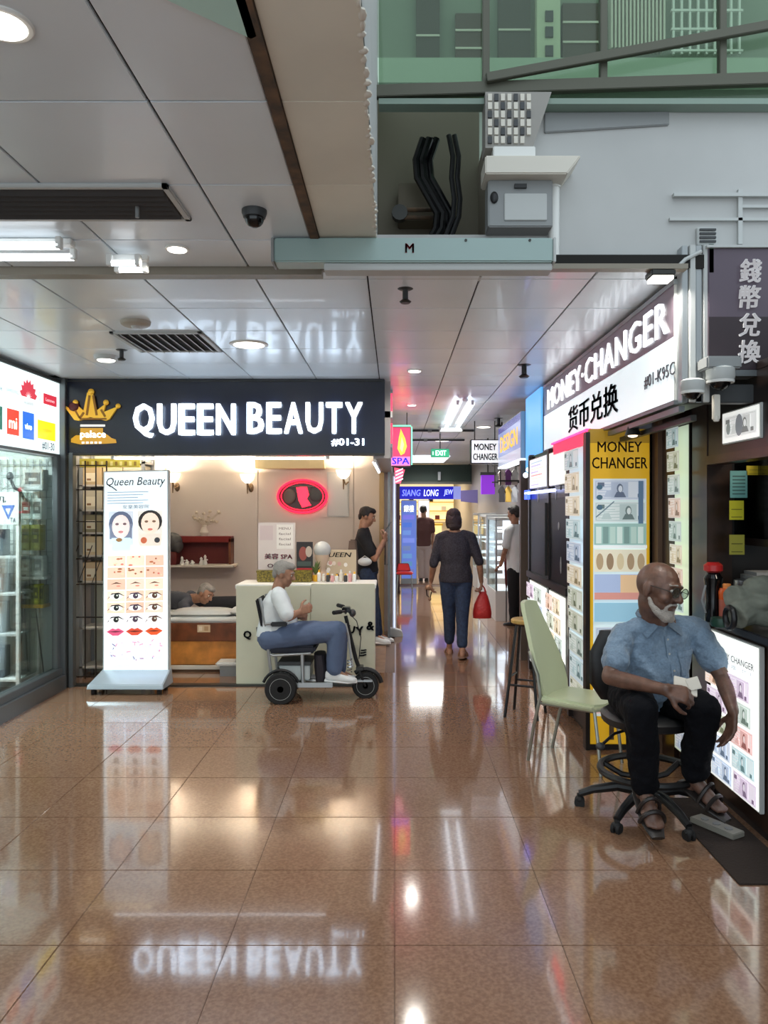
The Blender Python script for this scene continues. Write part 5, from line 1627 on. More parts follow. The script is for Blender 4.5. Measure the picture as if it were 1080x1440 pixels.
# ---------------------------------------------------------------- the rest of the corridor, right side
t = thing('blue_shop_sign', 'second overhead sign with yellow lettering on blue, beyond the cyan panel', 'sign', (1.38, 8.9, 2.2))
part('box', MB().box((1.36, 8.3, 2.19), (1.46, 10.1, 2.70)), M['alu'], t, bev=.004)
p = Pan((1.36, 10.09, 2.19), NY, Z)
p.rect(0, 0, 1.78, .50, (150, 170, 220)); p.rect(0, .0, 1.78, .12, (206, 216, 236)); p.rect(0, .42, 1.78, .5, (70, 70, 160))
p.txt('DESIGN', .88, .27, 1.4, .2, (236, 206, 110), bold=.03)
p.done('face', M['lit_dim'], t)
part('edge_trim', MB().box((1.355, 8.28, 2.17), (1.47, 10.12, 2.19)), M['led'], t)
struct('trim_9', MB().box((1.36, 7.74, 0), (1.42, 7.82, 2.19)).box((1.36, 8.3, 0), (1.44, 8.4, 2.19)).box((1.5, 7.74, 0), (1.98, 8.4, 2.19)), mat('taupe_trim', (96, 84, 74), .4), bev=.004)
a, b = P(719, 790, 9.0), P(739, 866, 9.0)
t = thing('black_cabinet', 'black tall cabinet at the man in white by the right wall', 'cabinet', (1.5, 8.9, 0))
part('body', MB().box((1.5, 8.42, 0), (1.9, 8.95, .95)), M['blackg'], t, bev=.006)
kd = part('door', MB().box((1.492, 8.45, .05), (1.501, 8.67, .92)), M['black'], t, bev=.003)
part('door', MB().box((1.492, 8.70, .05), (1.501, 8.93, .92)), M['black'], t, bev=.003)
part('upper_frame', MB().box((1.5, 8.42, 1.9), (1.9, 8.95, 2.19)), M['dbrown'], t)
part('handle', MB().cyl((1.485, 8.65, .4), (1.485, 8.65, .6), .008), M['steel'], kd)
part('door_panel', MB().box((1.56, 8.5, .95), (1.6, 8.8, 1.92)), M['dgrey'], t)
# hanging MONEY CHANGER light box
D = 10.4
a, b = P(662, 618, D), P(703, 652, D)
t = thing('hanging_sign', 'white hanging box sign reading MONEY CHANGER in black letters', 'sign', ((a.x + b.x) / 2, D, b.z))
part('box', MB().box((a.x, D, b.z), (b.x, D + .14, a.z)), M['black'], t, bev=.006)
p = Pan((a.x + .012, D - .001, b.z + .012), X, Z); w, h = b.x - a.x - .024, a.z - b.z - .024
p.rect(0, 0, w, h, (238, 242, 244)); p.txt('MONEY', w * .5, h * .71, w * .82, h * .3, (40, 40, 44), bold=.035); p.txt('CHANGER', w * .5, h * .27, w * .9, h * .3, (40, 40, 44), bold=.035)
p.done('face', M['lit'], t)
for x in (a.x + .06, b.x - .06):
    part('hanger', MB().cyl((x, D + .07, a.z), (x, D + .07, CEIL), .008), M['steel'], t)
a, b = P(704, 618, 10.6), P(708, 650, 10.6)
t = thing('side_tube_light', 'short upright white tube right of the hanging box sign', 'light', (a.x, 10.6, b.z)); part('tube', MB().box((a.x, 10.6, b.z), (b.x, 10.65, a.z)), mat('side_glow', (230, 240, 255), .4, emit=2.5), t); part('rod', MB().box((a.x + .01, 10.61, a.z), (b.x - .01, 10.64, CEIL)), M['steel'], t)
# EXIT sign
D = 12.2
a, b = P(606, 631, D), P(632, 643, D)
t = thing('exit_sign', 'green hanging sign reading EXIT in white letters', 'sign', ((a.x + b.x) / 2, D, b.z))
part('box', MB().box((a.x, D, b.z), (b.x, D + .06, a.z)), M['lgrey'], t, bev=.005)
p = Pan((a.x + .004, D - .001, b.z + .004), X, Z); w, h = b.x - a.x - .008, a.z - b.z - .008
p.rect(0, 0, w, h, (50, 178, 128)); p.txt('EXIT', w * .54, h * .5, w * .6, h * .62, (220, 255, 240), bold=.03); p.rect(w * .06, h * .25, w * .14, h * .7, (220, 255, 240))
p.done('face', M['lit'], t)
part('hanger', MB().cyl(((a.x + b.x) / 2, D + .03, a.z), ((a.x + b.x) / 2, D + .03, CEIL), .01), M['grey'], t)
# purple sign and display cases
D = 13.0
a, b = P(677, 668, D), P(696, 695, D)
t = thing('purple_sign', 'small glowing purple sign box below the white hanging box sign', 'sign', ((a.x + b.x) / 2, D, b.z))
part('box', MB().box((a.x, D, b.z), (b.x, D + .1, a.z)), mat('purple_glow', (120, 40, 180), .4, emit=.8), t, bev=.005)
part('top_cap', MB().box((a.x - .02, D - .01, a.z), (b.x + .02, D + .11, a.z + .05)), M['dgrey'], t)
part('hanger', MB().cyl(((a.x + b.x) / 2, D + .05, a.z), ((a.x + b.x) / 2, D + .05, CEIL), .012), M['steel'], t)
for i, (px0, px1, pyt, D, nm) in enumerate(((697, 716, 728, 11.2, 'nearest'), (684, 700, 724, 13.2, 'middle'), (672, 686, 722, 15.4, 'farthest'))):
    a, b = P(px0, pyt, D), P(px1, 900, D)
    x1 = min(b.x + .25, 2.03)
    t = thing('glass_case', nm + ' white lit glass display case along the right of the corridor', 'cabinet', ((a.x + x1) / 2, D, 0), 'display cases on the right')
    part('base', MB().box((a.x, D, 0), (x1, D + 1.0, .45)), M['white'], t, bev=.008)
    part('glow_back', MB().box((x1 - .03, D + .04, .45), (x1, D + .98, a.z)), mat('case_glow', (226, 234, 246), .4, emit=.8), t)
    part('top', MB().box((a.x, D, a.z - .04), (x1, D + 1.0, a.z)), M['lgrey'], t, bev=.005)
    for zz in (.75, 1.05, 1.3):
        part('shelf', MB().box((a.x + .02, D + .03, zz), (x1 - .03, D + .97, zz + .012)), M['led'], t)
    for yy in (D + .005, D + .97):
        part('post', MB().box((a.x, yy, .45), (a.x + .025, yy + .025, a.z)), M['alu'], t)
    part('pane', MB().box((a.x + .003, D + .03, .45), (a.x + .009, D + .97, a.z - .04)), M['glass'], t)
for i in range(6):
    D = 11.025 if i < 3 else 11.645
    a, b = P(702 + (i % 3) * 9, 660 + (i // 3) * 24, D), P(710 + (i % 3) * 9, 682 + (i // 3) * 24, D)
    cc = [(226, 214, 206), (120, 70, 130), (206, 206, 200), (60, 58, 64), (216, 180, 90), (190, 196, 206)][i]
    t = thing('hung_garment', 'small garment hung above the nearest display case, %s' % ('top left', 'top middle', 'top right', 'bottom left', 'bottom middle', 'bottom right')[i], 'garment', a, 'garments over the nearest display case')
    w_, h_ = b.x - a.x, a.z - b.z
    part('body', MB().prism([(0, 0), (w_, 0), (w_ * .95, h_ * .7), (w_ * 1.1, h_ * .55), (w_ * 1.15, h_ * .75), (w_ * .65, h_), (w_ * .35, h_), (-w_ * .15, h_ * .75), (-w_ * .1, h_ * .55), (w_ * .05, h_ * .7)], (a.x, D, b.z), X, Z, -.05), mat('garment_%d' % i, cc, .8), t, bev=.004)
    part('hanger', MB().tube([(a.x + w_ * .5, D - .02, a.z), (a.x + w_ * .5, D - .02, a.z + .09)], .005), M['steel'], t)

gr = thing('garment_rail', 'two tier steel rail hung from the ceiling over the nearest display case', 'rail', P(710, 660, 11.35))
for pyr in (660, 684):
    z_ = P(0, pyr, 11.35).z + .06
    part('bar', MB().box((P(699, 0, 11.05).x, 11.0, z_), (P(732, 0, 11.65).x, 11.03, z_ + .02)).box((P(699, 0, 11.05).x, 11.62, z_), (P(732, 0, 11.65).x, 11.65, z_ + .02)).box((P(715, 0, 11.3).x, 11.03, z_), (P(715, 0, 11.3).x + .02, 11.62, z_ + .02)), M['steel'], gr)
for px_ in (700, 731):
    x_ = P(px_, 0, 11.3).x
    part('drop_rod', MB().cyl((x_, 11.015, P(0, 684, 11.35).z), (x_, 11.015, CEIL), .008), M['steel'], gr)
    part('drop_rod', MB().cyl((x_, 11.635, P(0, 684, 11.35).z), (x_, 11.635, CEIL), .008), M['steel'], gr)

# ---------------------------------------------------------------- far end of the corridor
t = thing('far_beam', 'dark green beam across the far corridor above the blue shop sign', 'beam', (.9, 20.5, 2.3))
part('beam', MB().box((-.05, 20.5, 2.34), (2.05, 20.75, 2.82)), mat('beam_green', (44, 64, 58), .5), t, bev=.01)
part('lower_strip', MB().box((-.05, 20.45, 2.30), (2.05, 20.6, 2.36)), mat('beam_strip', (96, 100, 92), .4), t)
part('post', MB().box((1.15, 20.42, 2.4), (1.22, 20.5, 2.62)), M['alu'], t)
D = 21.5
a, b = P(561, 684, D), P(648, 702, D)
t = thing('jewellery_sign', 'deep blue far sign with pale serif style letters SIANG LONG JEW', 'sign', ((a.x + b.x) / 2, D, b.z))
part('box', MB().box((a.x, D, b.z), (b.x, D + .15, a.z)), M['navy'], t, bev=.006)
p = Pan((a.x, D - .001, b.z), X, Z); w, h = b.x - a.x, a.z - b.z
p.rect(0, 0, w, h, (34, 36, 196)); p.rect(w * .88, 0, w, h, (150, 160, 236)); p.txt('SIANG', w * .2, h * .5, w * .3, h * .5, (150, 160, 240), bold=.02, shear=.15); p.txt('LONG', w * .52, h * .5, w * .24, h * .52, (214, 218, 250), bold=.02, shear=.15); p.txt('JEW', w * .80, h * .5, w * .15, h * .52, (190, 196, 246), bold=.02, shear=.15)
p.done('face', M['lit'], t)
a, b = P(648, 690, 19.0), P(676, 708, 19.0)
t = thing('tilted_fascia', 'pale bluish fascia beside the far blue sign', 'sign', (a.x, 19, b.z))
part('panel', MB().prism([(0, .05), (.5, 0), (.5, .34), (0, .32)], (a.x, 19.0, b.z), X, Z, -.06), mat('fascia_blue', (96, 88, 136), .4, emit=.3), t, bev=.005)
# blue vertical posters at the left, shelves at the far end
for i, (px0, px1, D, nm, cc) in enumerate(((564, 586, 16.8, 'nearer', (110, 136, 226)), (588, 604, 19.5, 'farther', (206, 196, 196)))):
    a, b = P(px0, 703, D), P(px1, 800, D)
    t = thing('poster_stand', nm + (' pale blue' if i == 0 else ' pinkish white') + ' glowing upright panel at the left of the far corridor', 'sign', ((a.x + b.x) / 2, D, 0))
    part('case', MB().box((a.x, D, 0), (b.x, D + .25, a.z)), M['alu'], t, bev=.01)
    p = Pan((a.x + .01, D - .001, .12), X, Z); w, h = b.x - a.x - .02, a.z - .14
    p.rect(0, 0, w, h, cc)
    r = random.Random(i)
    for j in range(9):
        p.rect(w * .08, h * (.06 + .1 * j), w * r.uniform(.5, .92), h * (.12 + .1 * j), tuple(min(255, int(q_ * r.uniform(.75, 1.25))) for q_ in cc))
    p.txt('銀樓' if i == 0 else '特價', w * .5, h * .9, w * .7, h * .09, (240, 244, 255), bold=.02)
    p.done('face', M['lit_dim'], t)
t = solo('dark_post', MB().box((.03, 15.0, 0), (.10, 15.08, 2.25)).box((.02, 14.99, 0), (.11, 15.09, .05)), mat('maroon_post', (54, 26, 34), .4), 'dark maroon upright post behind the red stool', 'post', bev=.006)
fs_ = thing('jewel_counter', 'warm lit jewellery counter under the far blue sign', 'counter', (.9, 23, 0))
part('base', MB().box((.1, 22.6, 0), (1.4, 23.3, .9)), M['offw'], fs_, bev=.01)
part('glow_top', MB().box((.12, 22.62, .9), (1.38, 23.28, 1.15)), mat('gold_glow', (255, 226, 150), .4, emit=1.0), fs_)
part('edge', MB().box((.08, 22.58, 1.15), (1.42, 23.32, 1.2)), M['gold'], fs_)
bw_ = thing('jewel_wall', 'bright yellow lit display shelves at the very end of the corridor', 'cabinet', (.9, 26.2, 0))
part('back', MB().box((-.03, 26.2, 1.2), (2.0, 26.3, 2.6)), mat('end_glow', (246, 226, 176), .4, emit=.8), bw_)
for zz in (1.25, 1.55, 1.85, 2.15):
    part('shelf', MB().box((-.02, 26.0, zz), (2.0, 26.2, zz + .03)), M['gold'], bw_)
for i in range(8):
    part('tray', MB().box((.05 + .22 * i, 26.05, 1.28 + .3 * (i % 3)), (.2 + .22 * i, 26.18, 1.42 + .3 * (i % 3))), [M['dred'], M['offw'], M['navy']][i % 3], bw_)
lamp('corridor_fill', (.8, 18.5, 2.8), 80, .9, shape='RECTANGLE', sy=2.4)  # added fill lights and panels that brighten the far corridor
lamp('end_fill', (.8, 23.5, 2.8), 150, .9, (255, 236, 200), shape='RECTANGLE', sy=2.4)
for i, y_ in enumerate((18.5, 23.5)):
    t = thing('corridor_fill_panel', ('nearer' if i == 0 else 'farther') + ' fill light panel added on the far corridor ceiling', 'ceiling light', (.8, y_, CEIL)); part('diffuser', MB().box((.35, y_ - 1.2, CEIL - .02), (1.25, y_ + 1.2, CEIL - .008)), M['led'], t)
# corridor left: shop doors between pole and end
for i, y_ in enumerate((11.2, 12.6, 14.0, 17.6)):
    t = thing('shop_window', 'pale lit shop window %s along the left of the corridor' % ('first', 'second', 'third', 'fourth')[i], 'window', (-.03, y_, 0), 'left corridor windows')
    part('frame', MB().box((-.04, y_, .1), (-.02, y_ + 1.2, 2.2)), M['alu'], t)
    part('pane', MB().box((-.02, y_ + .06, .5), (-.015, y_ + 1.14, 2.1)), mat('pane_pale', (206, 210, 226), .2, emit=.35), t)
t = thing('furled_umbrella', 'thin dark red umbrella leaning on the right display cases', 'umbrella', P(714, 800, 10.9))
part('canopy', MB().lathe([(.006, .5), (.02, .6), (.045, 1.15), (.02, 1.2)], (P(712, 0, 10.9).x, 10.9, 0), Z, 12), M['dred'], t); part('shaft', MB().cyl((P(712, 0, 10.9).x, 10.9, .02), (P(712, 0, 10.9).x, 10.9, 1.35), .008), M['black'], t)
# ---------------------------------------------------------------- people
def unit(*a): return V(a).normalized()


def hand(sb, w, d, n, side, curl=.5, L=.19, r=.0095):
    """palm, four unequal bent fingers and a thumb from its side. d: along the hand, n: where the palm faces"""
    d = d.normalized(); n = (n - d * n.dot(d)).normalized(); t = d.cross(n) * side; k = L / .19
    kn = []
    for i, (o, ln) in enumerate(((.030, .084), (.010, .092), (-.010, .089), (-.030, .080))):
        e = w + d * ln * k + t * o * k
        sb.limb([w + t * o * .6 * k + d * .008, e], [.0145 * k, .0125 * k], 8); kn.append(e)
    for i, (kp, ls) in enumerate(zip(kn, ((.036, .025, .019), (.042, .028, .021), (.039, .026, .02), (.03, .02, .017)))):
        a = .25 * curl; p = kp; pts = [p]
        dv = (d + t * (.10, .02, -.05, -.14)[i]).normalized()
        for l in ls:
            a += curl * .75
            p = p + (dv * math.cos(a) + n * math.sin(a)) * l * k
            pts.append(p)
        sb.limb(pts, [r * k * q_ for q_ in (1.05, 1.0, .92, .8)], 8)
    p0 = w + d * .028 * k + t * .026 * k
    p1 = p0 + (d * .55 + t * .75 + n * .25).normalized() * .042 * k
    p2 = p1 + (d * .8 + t * .3 + n * .45 * (curl + .3)).normalized() * .034 * k
    p3 = p2 + (d * .85 + n * .4 * (curl + .3)).normalized() * .024 * k
    sb.limb([p0, p1, p2, p3], [.015 * k, .0125 * k, .011 * k, .009 * k], 8)


def head(sb, c, f, up, nb, k=1.0, rneck=.055):
    f = f.normalized(); up = (up - f * up.dot(f)).normalized(); r = f.cross(up); ax = (r, f, up)
    E = lambda x, y, z, a, b, c_: sb.ell(c + (r * x + f * y + up * z) * k, (a * k, b * k, c_ * k), ax, 16, 11)
    E(0, -.008, .03, .075, .094, .088); E(0, .022, -.045, .056, .066, .066); E(0, .055, -.082, .026, .028, .026)
    E(0, .03, .01, .066, .064, .062)
    E(0, .082, .034, .05, .016, .012)                                  # brow
    for s in (-1, 1):
        E(s * .042, .062, -.022, .022, .022, .02)                      # cheek
        E(s * .077, -.004, .0, .011, .02, .032); E(s * .078, -.002, -.024, .008, .012, .012)   # ear, lobe
    sb.limb([c + (f * .088 + up * .022) * k, c + (f * .11 - up * .018) * k], [.009 * k, .015 * k], 8)
    for s in (-1, 1):
        E(s * .012, .096, -.022, .010, .011, .009)
    E(0, .083, -.052, .024, .012, .006); E(0, .081, -.063, .021, .012, .006)   # lips
    sb.limb([c - (up * .05 + f * .02) * k, nb], [rneck * k, rneck * 1.12 * k], 14)
    return r, f, up


def lerp(a, b, t): return a + (b - a) * t


def person(label, base, J, s, mt, hairstyle='short', sleeve=.62, voxel=.009, fat=1.0, curl=(.5, .5), disp=.012, cuffs=(.94, .94), footw='shoe', headk=1.0, woman=False, lf=1.0):
    t = thing('person', label, 'person', base)
    pel, che, nk, hd = J['pel'], J['che'], J['nk'], J['hd']
    up0 = (che - pel).normalized(); hl, sl = J['hl'].normalized(), J['sl'].normalized()
    sb = MB()
    hr, hf, hu = head(sb, hd, J['f'], J.get('hu', Z), nk, s * headk)
    sb.limb([nk, che, pel], [.05 * s, .09 * s, .09 * s], 12)
    shf = sl.cross(up0).normalized(); hpf = hl.cross(up0).normalized()
    arms, legs = {}, {}
    for k in ('r', 'l'):
        sg_ = 1 if k == 'l' else -1
        sh, el, wr = J['sh' + k], J['el' + k], J['wr' + k]
        arms[k] = (sh, el, wr)
        sb.limb([lerp(nk, sh, .4), sh, lerp(sh, el, .5), el, lerp(el, wr, .3), wr], [.045 * s, .048 * s, .046 * s, .038 * s, .039 * s, .026 * s], 12)
        hand(sb, wr, J['hd' + k], J['pn' + k], J.get('ts' + k, 1), curl[0 if k == 'r' else 1], .19 * s)
        hip = pel + hl * sg_ * .092 * s; kn, an = J['kn' + k], J['an' + k]
        legs[k] = (hip, kn, an)
        sb.limb([hip, kn, lerp(kn, an, .3), an], [.06 * s, .045 * s, .048 * s, .033 * s], 12)
        td = J['td' + k].normalized()
        heel = an + V((0, 0, -.055 * s)) - td * .03 * s
        sb.limb([an, heel], [.033 * s, .03 * s], 10)
        sb.limb([an, an + td * .11 * s + V((0, 0, -.055 * s)) * (1 if abs(td.z) < .35 else .6)], [.034 * s, .03 * s], 10)
        tl_ = td.cross(Z).normalized()
        b0 = an + td * .12 * s + V((0, 0, -.06 * s)) * (1 if abs(td.z) < .35 else .6)
        for i in range(5):
            o_ = (i - 2) * .016 * s
            sb.limb([b0 + tl_ * o_ - td * .04 * s, b0 + tl_ * o_ + td * (.045 - .006 * abs(i - 1.5)) * s], [.014 * s, .010 * s], 8)
    bo = fused('body', sb, mt['skin'], t, min(voxel, .0075), 3)
    # trousers
    tb = MB()
    w = .165 if not woman else .175
    tb.loft([(pel - up0 * .09 * s, hl * .11 * s, hpf * .09 * s), (pel - up0 * .04 * s, hl * w * s * fat, hpf * .125 * s * fat), (pel + up0 * .06 * s, hl * w * s * fat, hpf * .12 * s * fat), (pel + up0 * .12 * s, hl * (w - .01) * s * fat, hpf * .115 * s * fat)])
    for i, k in enumerate(('r', 'l')):
        hip, kn, an = legs[k]
        e = lerp(kn, an, cuffs[i])
        tb.limb([hip, lerp(hip, kn, .5), kn], [.105 * s * lf, .092 * s * lf, .074 * s * lf], 16)
        tb.limb([kn, lerp(kn, an, .45), e], [.074 * s * lf, .068 * s * lf, .062 * s * lf], 16)
    fused('trousers', tb, mt['trousers'], t, voxel, 4, (.09, disp))
    # shirt
    sh_ = MB()
    sw = (arms['l'][0] - arms['r'][0]).length / 2
    hem = J.get('hem', 0.0)
    mid = lerp(pel, che, .5) + shf * .01
    secs = [(pel + up0 * hem * s, hl * (w + .018) * s * fat, hpf * .135 * s * fat), (lerp(pel, mid, .5), hl * (w + .012) * s * fat, hpf * .135 * s * fat), (mid, lerp(hl, sl, .5) * .168 * s * fat, shf * .132 * s * fat),
            (che, sl * .185 * s * (fat * .5 + .5), shf * .128 * s * fat), (lerp(che, nk, .5), sl * sw * .95, shf * .105 * s), (lerp(che, nk, .82), sl * sw * .72, shf * .078 * s), (nk + up0 * .0, sl * .068 * s, shf * .066 * s)]
    sh_.loft(secs)
    if 'belly' in J:
        sh_.ell(mid + shf * .06 * s, (J['belly'] * s, J['belly'] * .8 * s, J['belly'] * s), (sl, shf, up0))
    for k in ('r', 'l'):
        sh, el, wr = arms[k]
        if sleeve <= 1:
            pts = [lerp(nk, sh, .55), sh, lerp(sh, el, sleeve * .5), lerp(sh, el, sleeve)]; rs = [.062 * s, .068 * s, .064 * s, .066 * s]
        else:
            pts = [lerp(nk, sh, .55), sh, lerp(sh, el, .5), el, lerp(el, wr, sleeve - 1)]; rs = [.062 * s, .066 * s, .06 * s, .053 * s, .042 * s]
        sh_.limb(pts, rs, 16)
    so = fused('shirt', sh_, mt['shirt'], t, voxel, 4, (.085, disp))
    # hair
    if hairstyle:
        hb = MB(); A = (hr, hf, hu); kk = s * headk
        E = lambda x, y, z, a, b, c_: hb.ell(hd + (hr * x + hf * y + hu * z) * kk, (a * kk, b * kk, c_ * kk), A, 16, 11)
        if hairstyle == 'short':
            E(0, -.025, .05, .082, .09, .082); E(0, .02, .088, .068, .075, .04)
            for sd_ in (-1, 1):
                E(sd_ * .068, -.02, .03, .018, .045, .04)
            E(0, -.075, .0, .06, .035, .06)
        elif hairstyle == 'bob':
            E(0, -.02, .05, .086, .1, .085); E(0, -.06, -.03, .088, .06, .1); E(0, -.06, -.085, .08, .05, .06)
            for sd_ in (-1, 1):
                E(sd_ * .072, -.02, -.03, .022, .06, .085)
        fused('hair', hb, mt['hair'], t, .007, 3, (.03, .012))
    for s_ in (-1, 1):
        ec = hd + (hr * s_ * .031 + hf * .083 + hu * .014) * s * headk
        part('eye', MB().ell(ec, (.012 * s, .008 * s, .0085 * s), (hr, hf, hu), 12, 8), mat('eye_white', (206, 200, 192), .3), t)
        part('pupil', MB().ell(ec + hf * .006 * s, (.006 * s, .004 * s, .006 * s), (hr, hf, hu), 10, 6), M['blackg'], t)
        part('eyebrow', MB().limb([hd + (hr * s_ * .016 + hf * .094 + hu * .041) * s * headk, hd + (hr * s_ * .05 + hf * .08 + hu * .036) * s * headk], [.0042 * s, .0032 * s], 6), mt.get('brow', M['hair']), t)
    if footw:
        for k in ('r', 'l'):
            an, td = legs[k][2], J['td' + k].normalized()
            tl_ = td.cross(Z).normalized(); nu_ = tl_.cross(td).normalized()
            drop = V((0, 0, -.07 * s)) * (1 if abs(td.z) < .35 else .8)
            if footw == 'shoe':
                fb = MB()
                f0 = an + drop * .55
                fb.loft([(f0 - td * .075 * s, tl_ * .03 * s, nu_ * .035 * s), (f0 - td * .05 * s, tl_ * .042 * s, nu_ * .05 * s), (f0 + td * .03 * s + drop * .1, tl_ * .046 * s, nu_ * .045 * s), (f0 + td * .11 * s + drop * .3, tl_ * .054 * s, nu_ * .032 * s), (f0 + td * .17 * s + drop * .4, tl_ * .046 * s, nu_ * .026 * s), (f0 + td * .195 * s + drop * .45, tl_ * .024 * s, nu_ * .016 * s)], 18)
                fb.limb([an - td * .005, f0], [.05 * s, .045 * s], 12)
                sh2 = fused('shoe', fb, mt['shoe'], t, .007, 3)
                sole = MB().loft([(f0 - td * .08 * s - nu_ * .042 * s, tl_ * .036 * s, nu_ * .012 * s), (f0 + td * .02 * s - nu_ * .044 * s, tl_ * .048 * s, nu_ * .012 * s), (f0 + td * .12 * s - nu_ * .046 * s, tl_ * .055 * s, nu_ * .012 * s), (f0 + td * .2 * s - nu_ * .04 * s, tl_ * .03 * s, nu_ * .01 * s)], 14)
                part('sole', sole, mt.get('sole', mt['shoe']), sh2)
            else:
                f0 = an + drop * 1.12
                part('sandal_sole', MB().loft([(f0 - td * .08 * s, tl_ * .034 * s, nu_ * .011 * s), (f0 - td * .03 * s, tl_ * .042 * s, nu_ * .012 * s), (f0 + td * .1 * s, tl_ * .052 * s, nu_ * .012 * s), (f0 + td * .185 * s, tl_ * .03 * s, nu_ * .01 * s)], 16), mt['shoe'], t)
                arc = [f0 + td * .1 * s + tl_ * math.cos(a) * .056 * s + nu_ * (math.sin(a) * .068 * s) for a in [math.pi * i / 10 for i in range(11)]]
                part('sandal_strap', MB().tube(arc, .010 * s, 6), mt['shoe'], t)
                arc = [f0 + td * .05 * s + tl_ * math.cos(a) * .05 * s + nu_ * (math.sin(a) * .095 * s) for a in [math.pi * i / 10 for i in range(11)]]
                part('sandal_strap', MB().tube(arc, .009 * s, 6), mt['shoe'], t)
    return t, so, (hr, hf, hu), shf


# ---- the seated man on the drafting stool
hub = V((1.37, 4.16, 0))
st = thing('drafting_stool', 'black wheeled drafting chair with foot ring, under the seated man in the light blue shirt', 'chair', hub)
part('hub', MB().lathe([(.05, .07), (.055, .09), (.05, .15), (.03, .17)], hub, Z, 20), M['black'], st)
ang = [165, 227, 284, 356, 68]
for a_ in ang:
    d = V((math.cos(math.radians(a_)), math.sin(math.radians(a_)), 0))
    e = hub + d * .36
    arm_ = part('arm', MB().tube([hub + V((0, 0, .12)), hub + d * .16 + V((0, 0, .135)), hub + d * .29 + V((0, 0, .105)), e + V((0, 0, .075))], [.032, .027, .022, .019], 10), M['black'], st)
    tl_ = d.cross(Z)
    part('caster', MB().cyl(e + tl_ * .022 + V((0, 0, .029)), e + tl_ * .006 + V((0, 0, .029)), .028, n=16).cyl(e - tl_ * .022 + V((0, 0, .029)), e - tl_ * .006 + V((0, 0, .029)), .028, n=16).box(e + V((-.012, -.012, .03)), e + V((.012, .012, .075))).ell(e + V((0, 0, .045)), (.026, .026, .02)), M['rubber'], arm_)
part('column', MB().cyl(hub + V((0, 0, .16)), hub + V((0, 0, .34)), .026).cyl(hub + V((0, 0, .34)), hub + V((0, 0, .48)), .015), M['chrome'], st)
part('foot_ring', MB().tube([hub + V((.25 * math.cos(i * math.pi / 18), .25 * math.sin(i * math.pi / 18), .235)) for i in range(36)], .02, 8, True), M['black'], st)
for k in range(3):
    an_ = math.radians(30 + 120 * k); d = V((math.cos(an_), math.sin(an_), 0))
    part('ring_spoke', MB().tube([hub + d * .03 + V((0, 0, .19)), hub + d * .14 + V((0, 0, .19)), hub + d * .24 + V((0, 0, .235))], .016, 8), M['black'], st)
part('mechanism', MB().box(hub + V((-.1, -.1, .455)), hub + V((.1, .12, .485))), M['steel'], st, bev=.006)
part('lever', MB().tube([hub + V((-.08, -.02, .47)), hub + V((-.2, -.06, .45)), hub + V((-.28, -.1, .40))], .008), M['black'], st)
part('lever_knob', MB().ell(hub + V((-.285, -.1, .395)), (.025, .02, .02)), M['dgrey'], st)
ps_ = MB()
ps_.loft([(hub + V((0, 0, .485)), X * .2, Y * .2), (hub + V((0, 0, .50)), X * .24, Y * .235), (hub + V((0, 0, .535)), X * .245, Y * .24), (hub + V((0, 0, .556)), X * .215, Y * .21)], 26)
part('seat', ps_, M['black'], st)
bk_ = hub + V((-.02, .30, .74))
part('backrest', MB().loft([(bk_ + V((0, .02, -.2)), X * .15, Y * .03), (bk_ + V((0, .0, -.1)), X * .22, Y * .035), (bk_ + V((0, 0, .08)), X * .22, Y * .035), (bk_ + V((0, .03, .2)), X * .15, Y * .025)], 22), M['black'], st)
part('back_bar', MB().tube([hub + V((0, .1, .47)), hub + V((0, .28, .47)), hub + V((0, .345, .56)), hub + V((0, .345, .74))], .018, 8), M['steel'], st)

om = dict(pel=P(910, 978, 4.22), che=P(918, 915, 4.18), nk=P(921, 873, 4.15), hd=P(925, 830, 4.08), f=unit(.60, -.76, -.16), hu=unit(.1, .1, 1),
          hl=unit(1, .12, 0), sl=unit(1, .17, .02), shr=P(877, 894, 4.12), shl=P(980, 888, 4.2), elr=P(857, 952, 3.97), wrr=P(936, 970, 3.72), hdr=unit(.85, -.2, -.2), pnr=unit(.15, .75, -.5), tsr=-1,
          ell=P(1016, 953, 4.06), wrl=P(1031, 1000, 3.84), hdl=unit(-.18, -.15, -.95), pnl=unit(-.9, -.1, .1), tsl=1,
          knr=P(901, 1000, 3.80), anr=P(906, 1110, 3.86), tdr=unit(.05, -.85, -.5), knl=P(988, 998, 3.86), anl=P(976, 1096, 3.95), tdl=unit(.55, -.72, -.42), hem=-.03, belly=.15)
mt = dict(skin=M['skin_old'], shirt=M['shirt'], trousers=M['trous'], hair=M['hairg'], shoe=mat('dark_sandal', (40, 34, 32), .4), brow=M['hairg'])
man, shirt, (hr, hf, hu), tf = person('elderly bald man with white beard in a light blue short sleeved shirt, seated at right', (1.37, 4.0, 0), om, 1.1, mt, hairstyle=None, sleeve=.66, voxel=.0085, fat=1.02, curl=(.75, .35), disp=.034, cuffs=(.9, .86), footw='sandal', headk=1.14, lf=1.03)
k = 1.1 * 1.14
hd = om['hd']
bb = MB()
G = lambda x, y, z: hd + (hr * x + hf * y + hu * z) * k
for s_ in (-1, 1):
    bb.limb([G(s_ * .070, .012, -.035), G(s_ * .062, .025, -.062), G(s_ * .044, .05, -.085), G(s_ * .018, .074, -.102)], [.008 * k, .012 * k, .017 * k, .02 * k], 10)
    bb.limb([G(s_ * .004, .094, -.040), G(s_ * .022, .086, -.043), G(s_ * .032, .074, -.058), G(s_ * .028, .07, -.08)], [.006 * k, .0065 * k, .0075 * k, .012 * k], 8)
bb.ell(G(0, .078, -.088), (.028 * k, .017 * k, .024 * k), (hr, hf, hu))
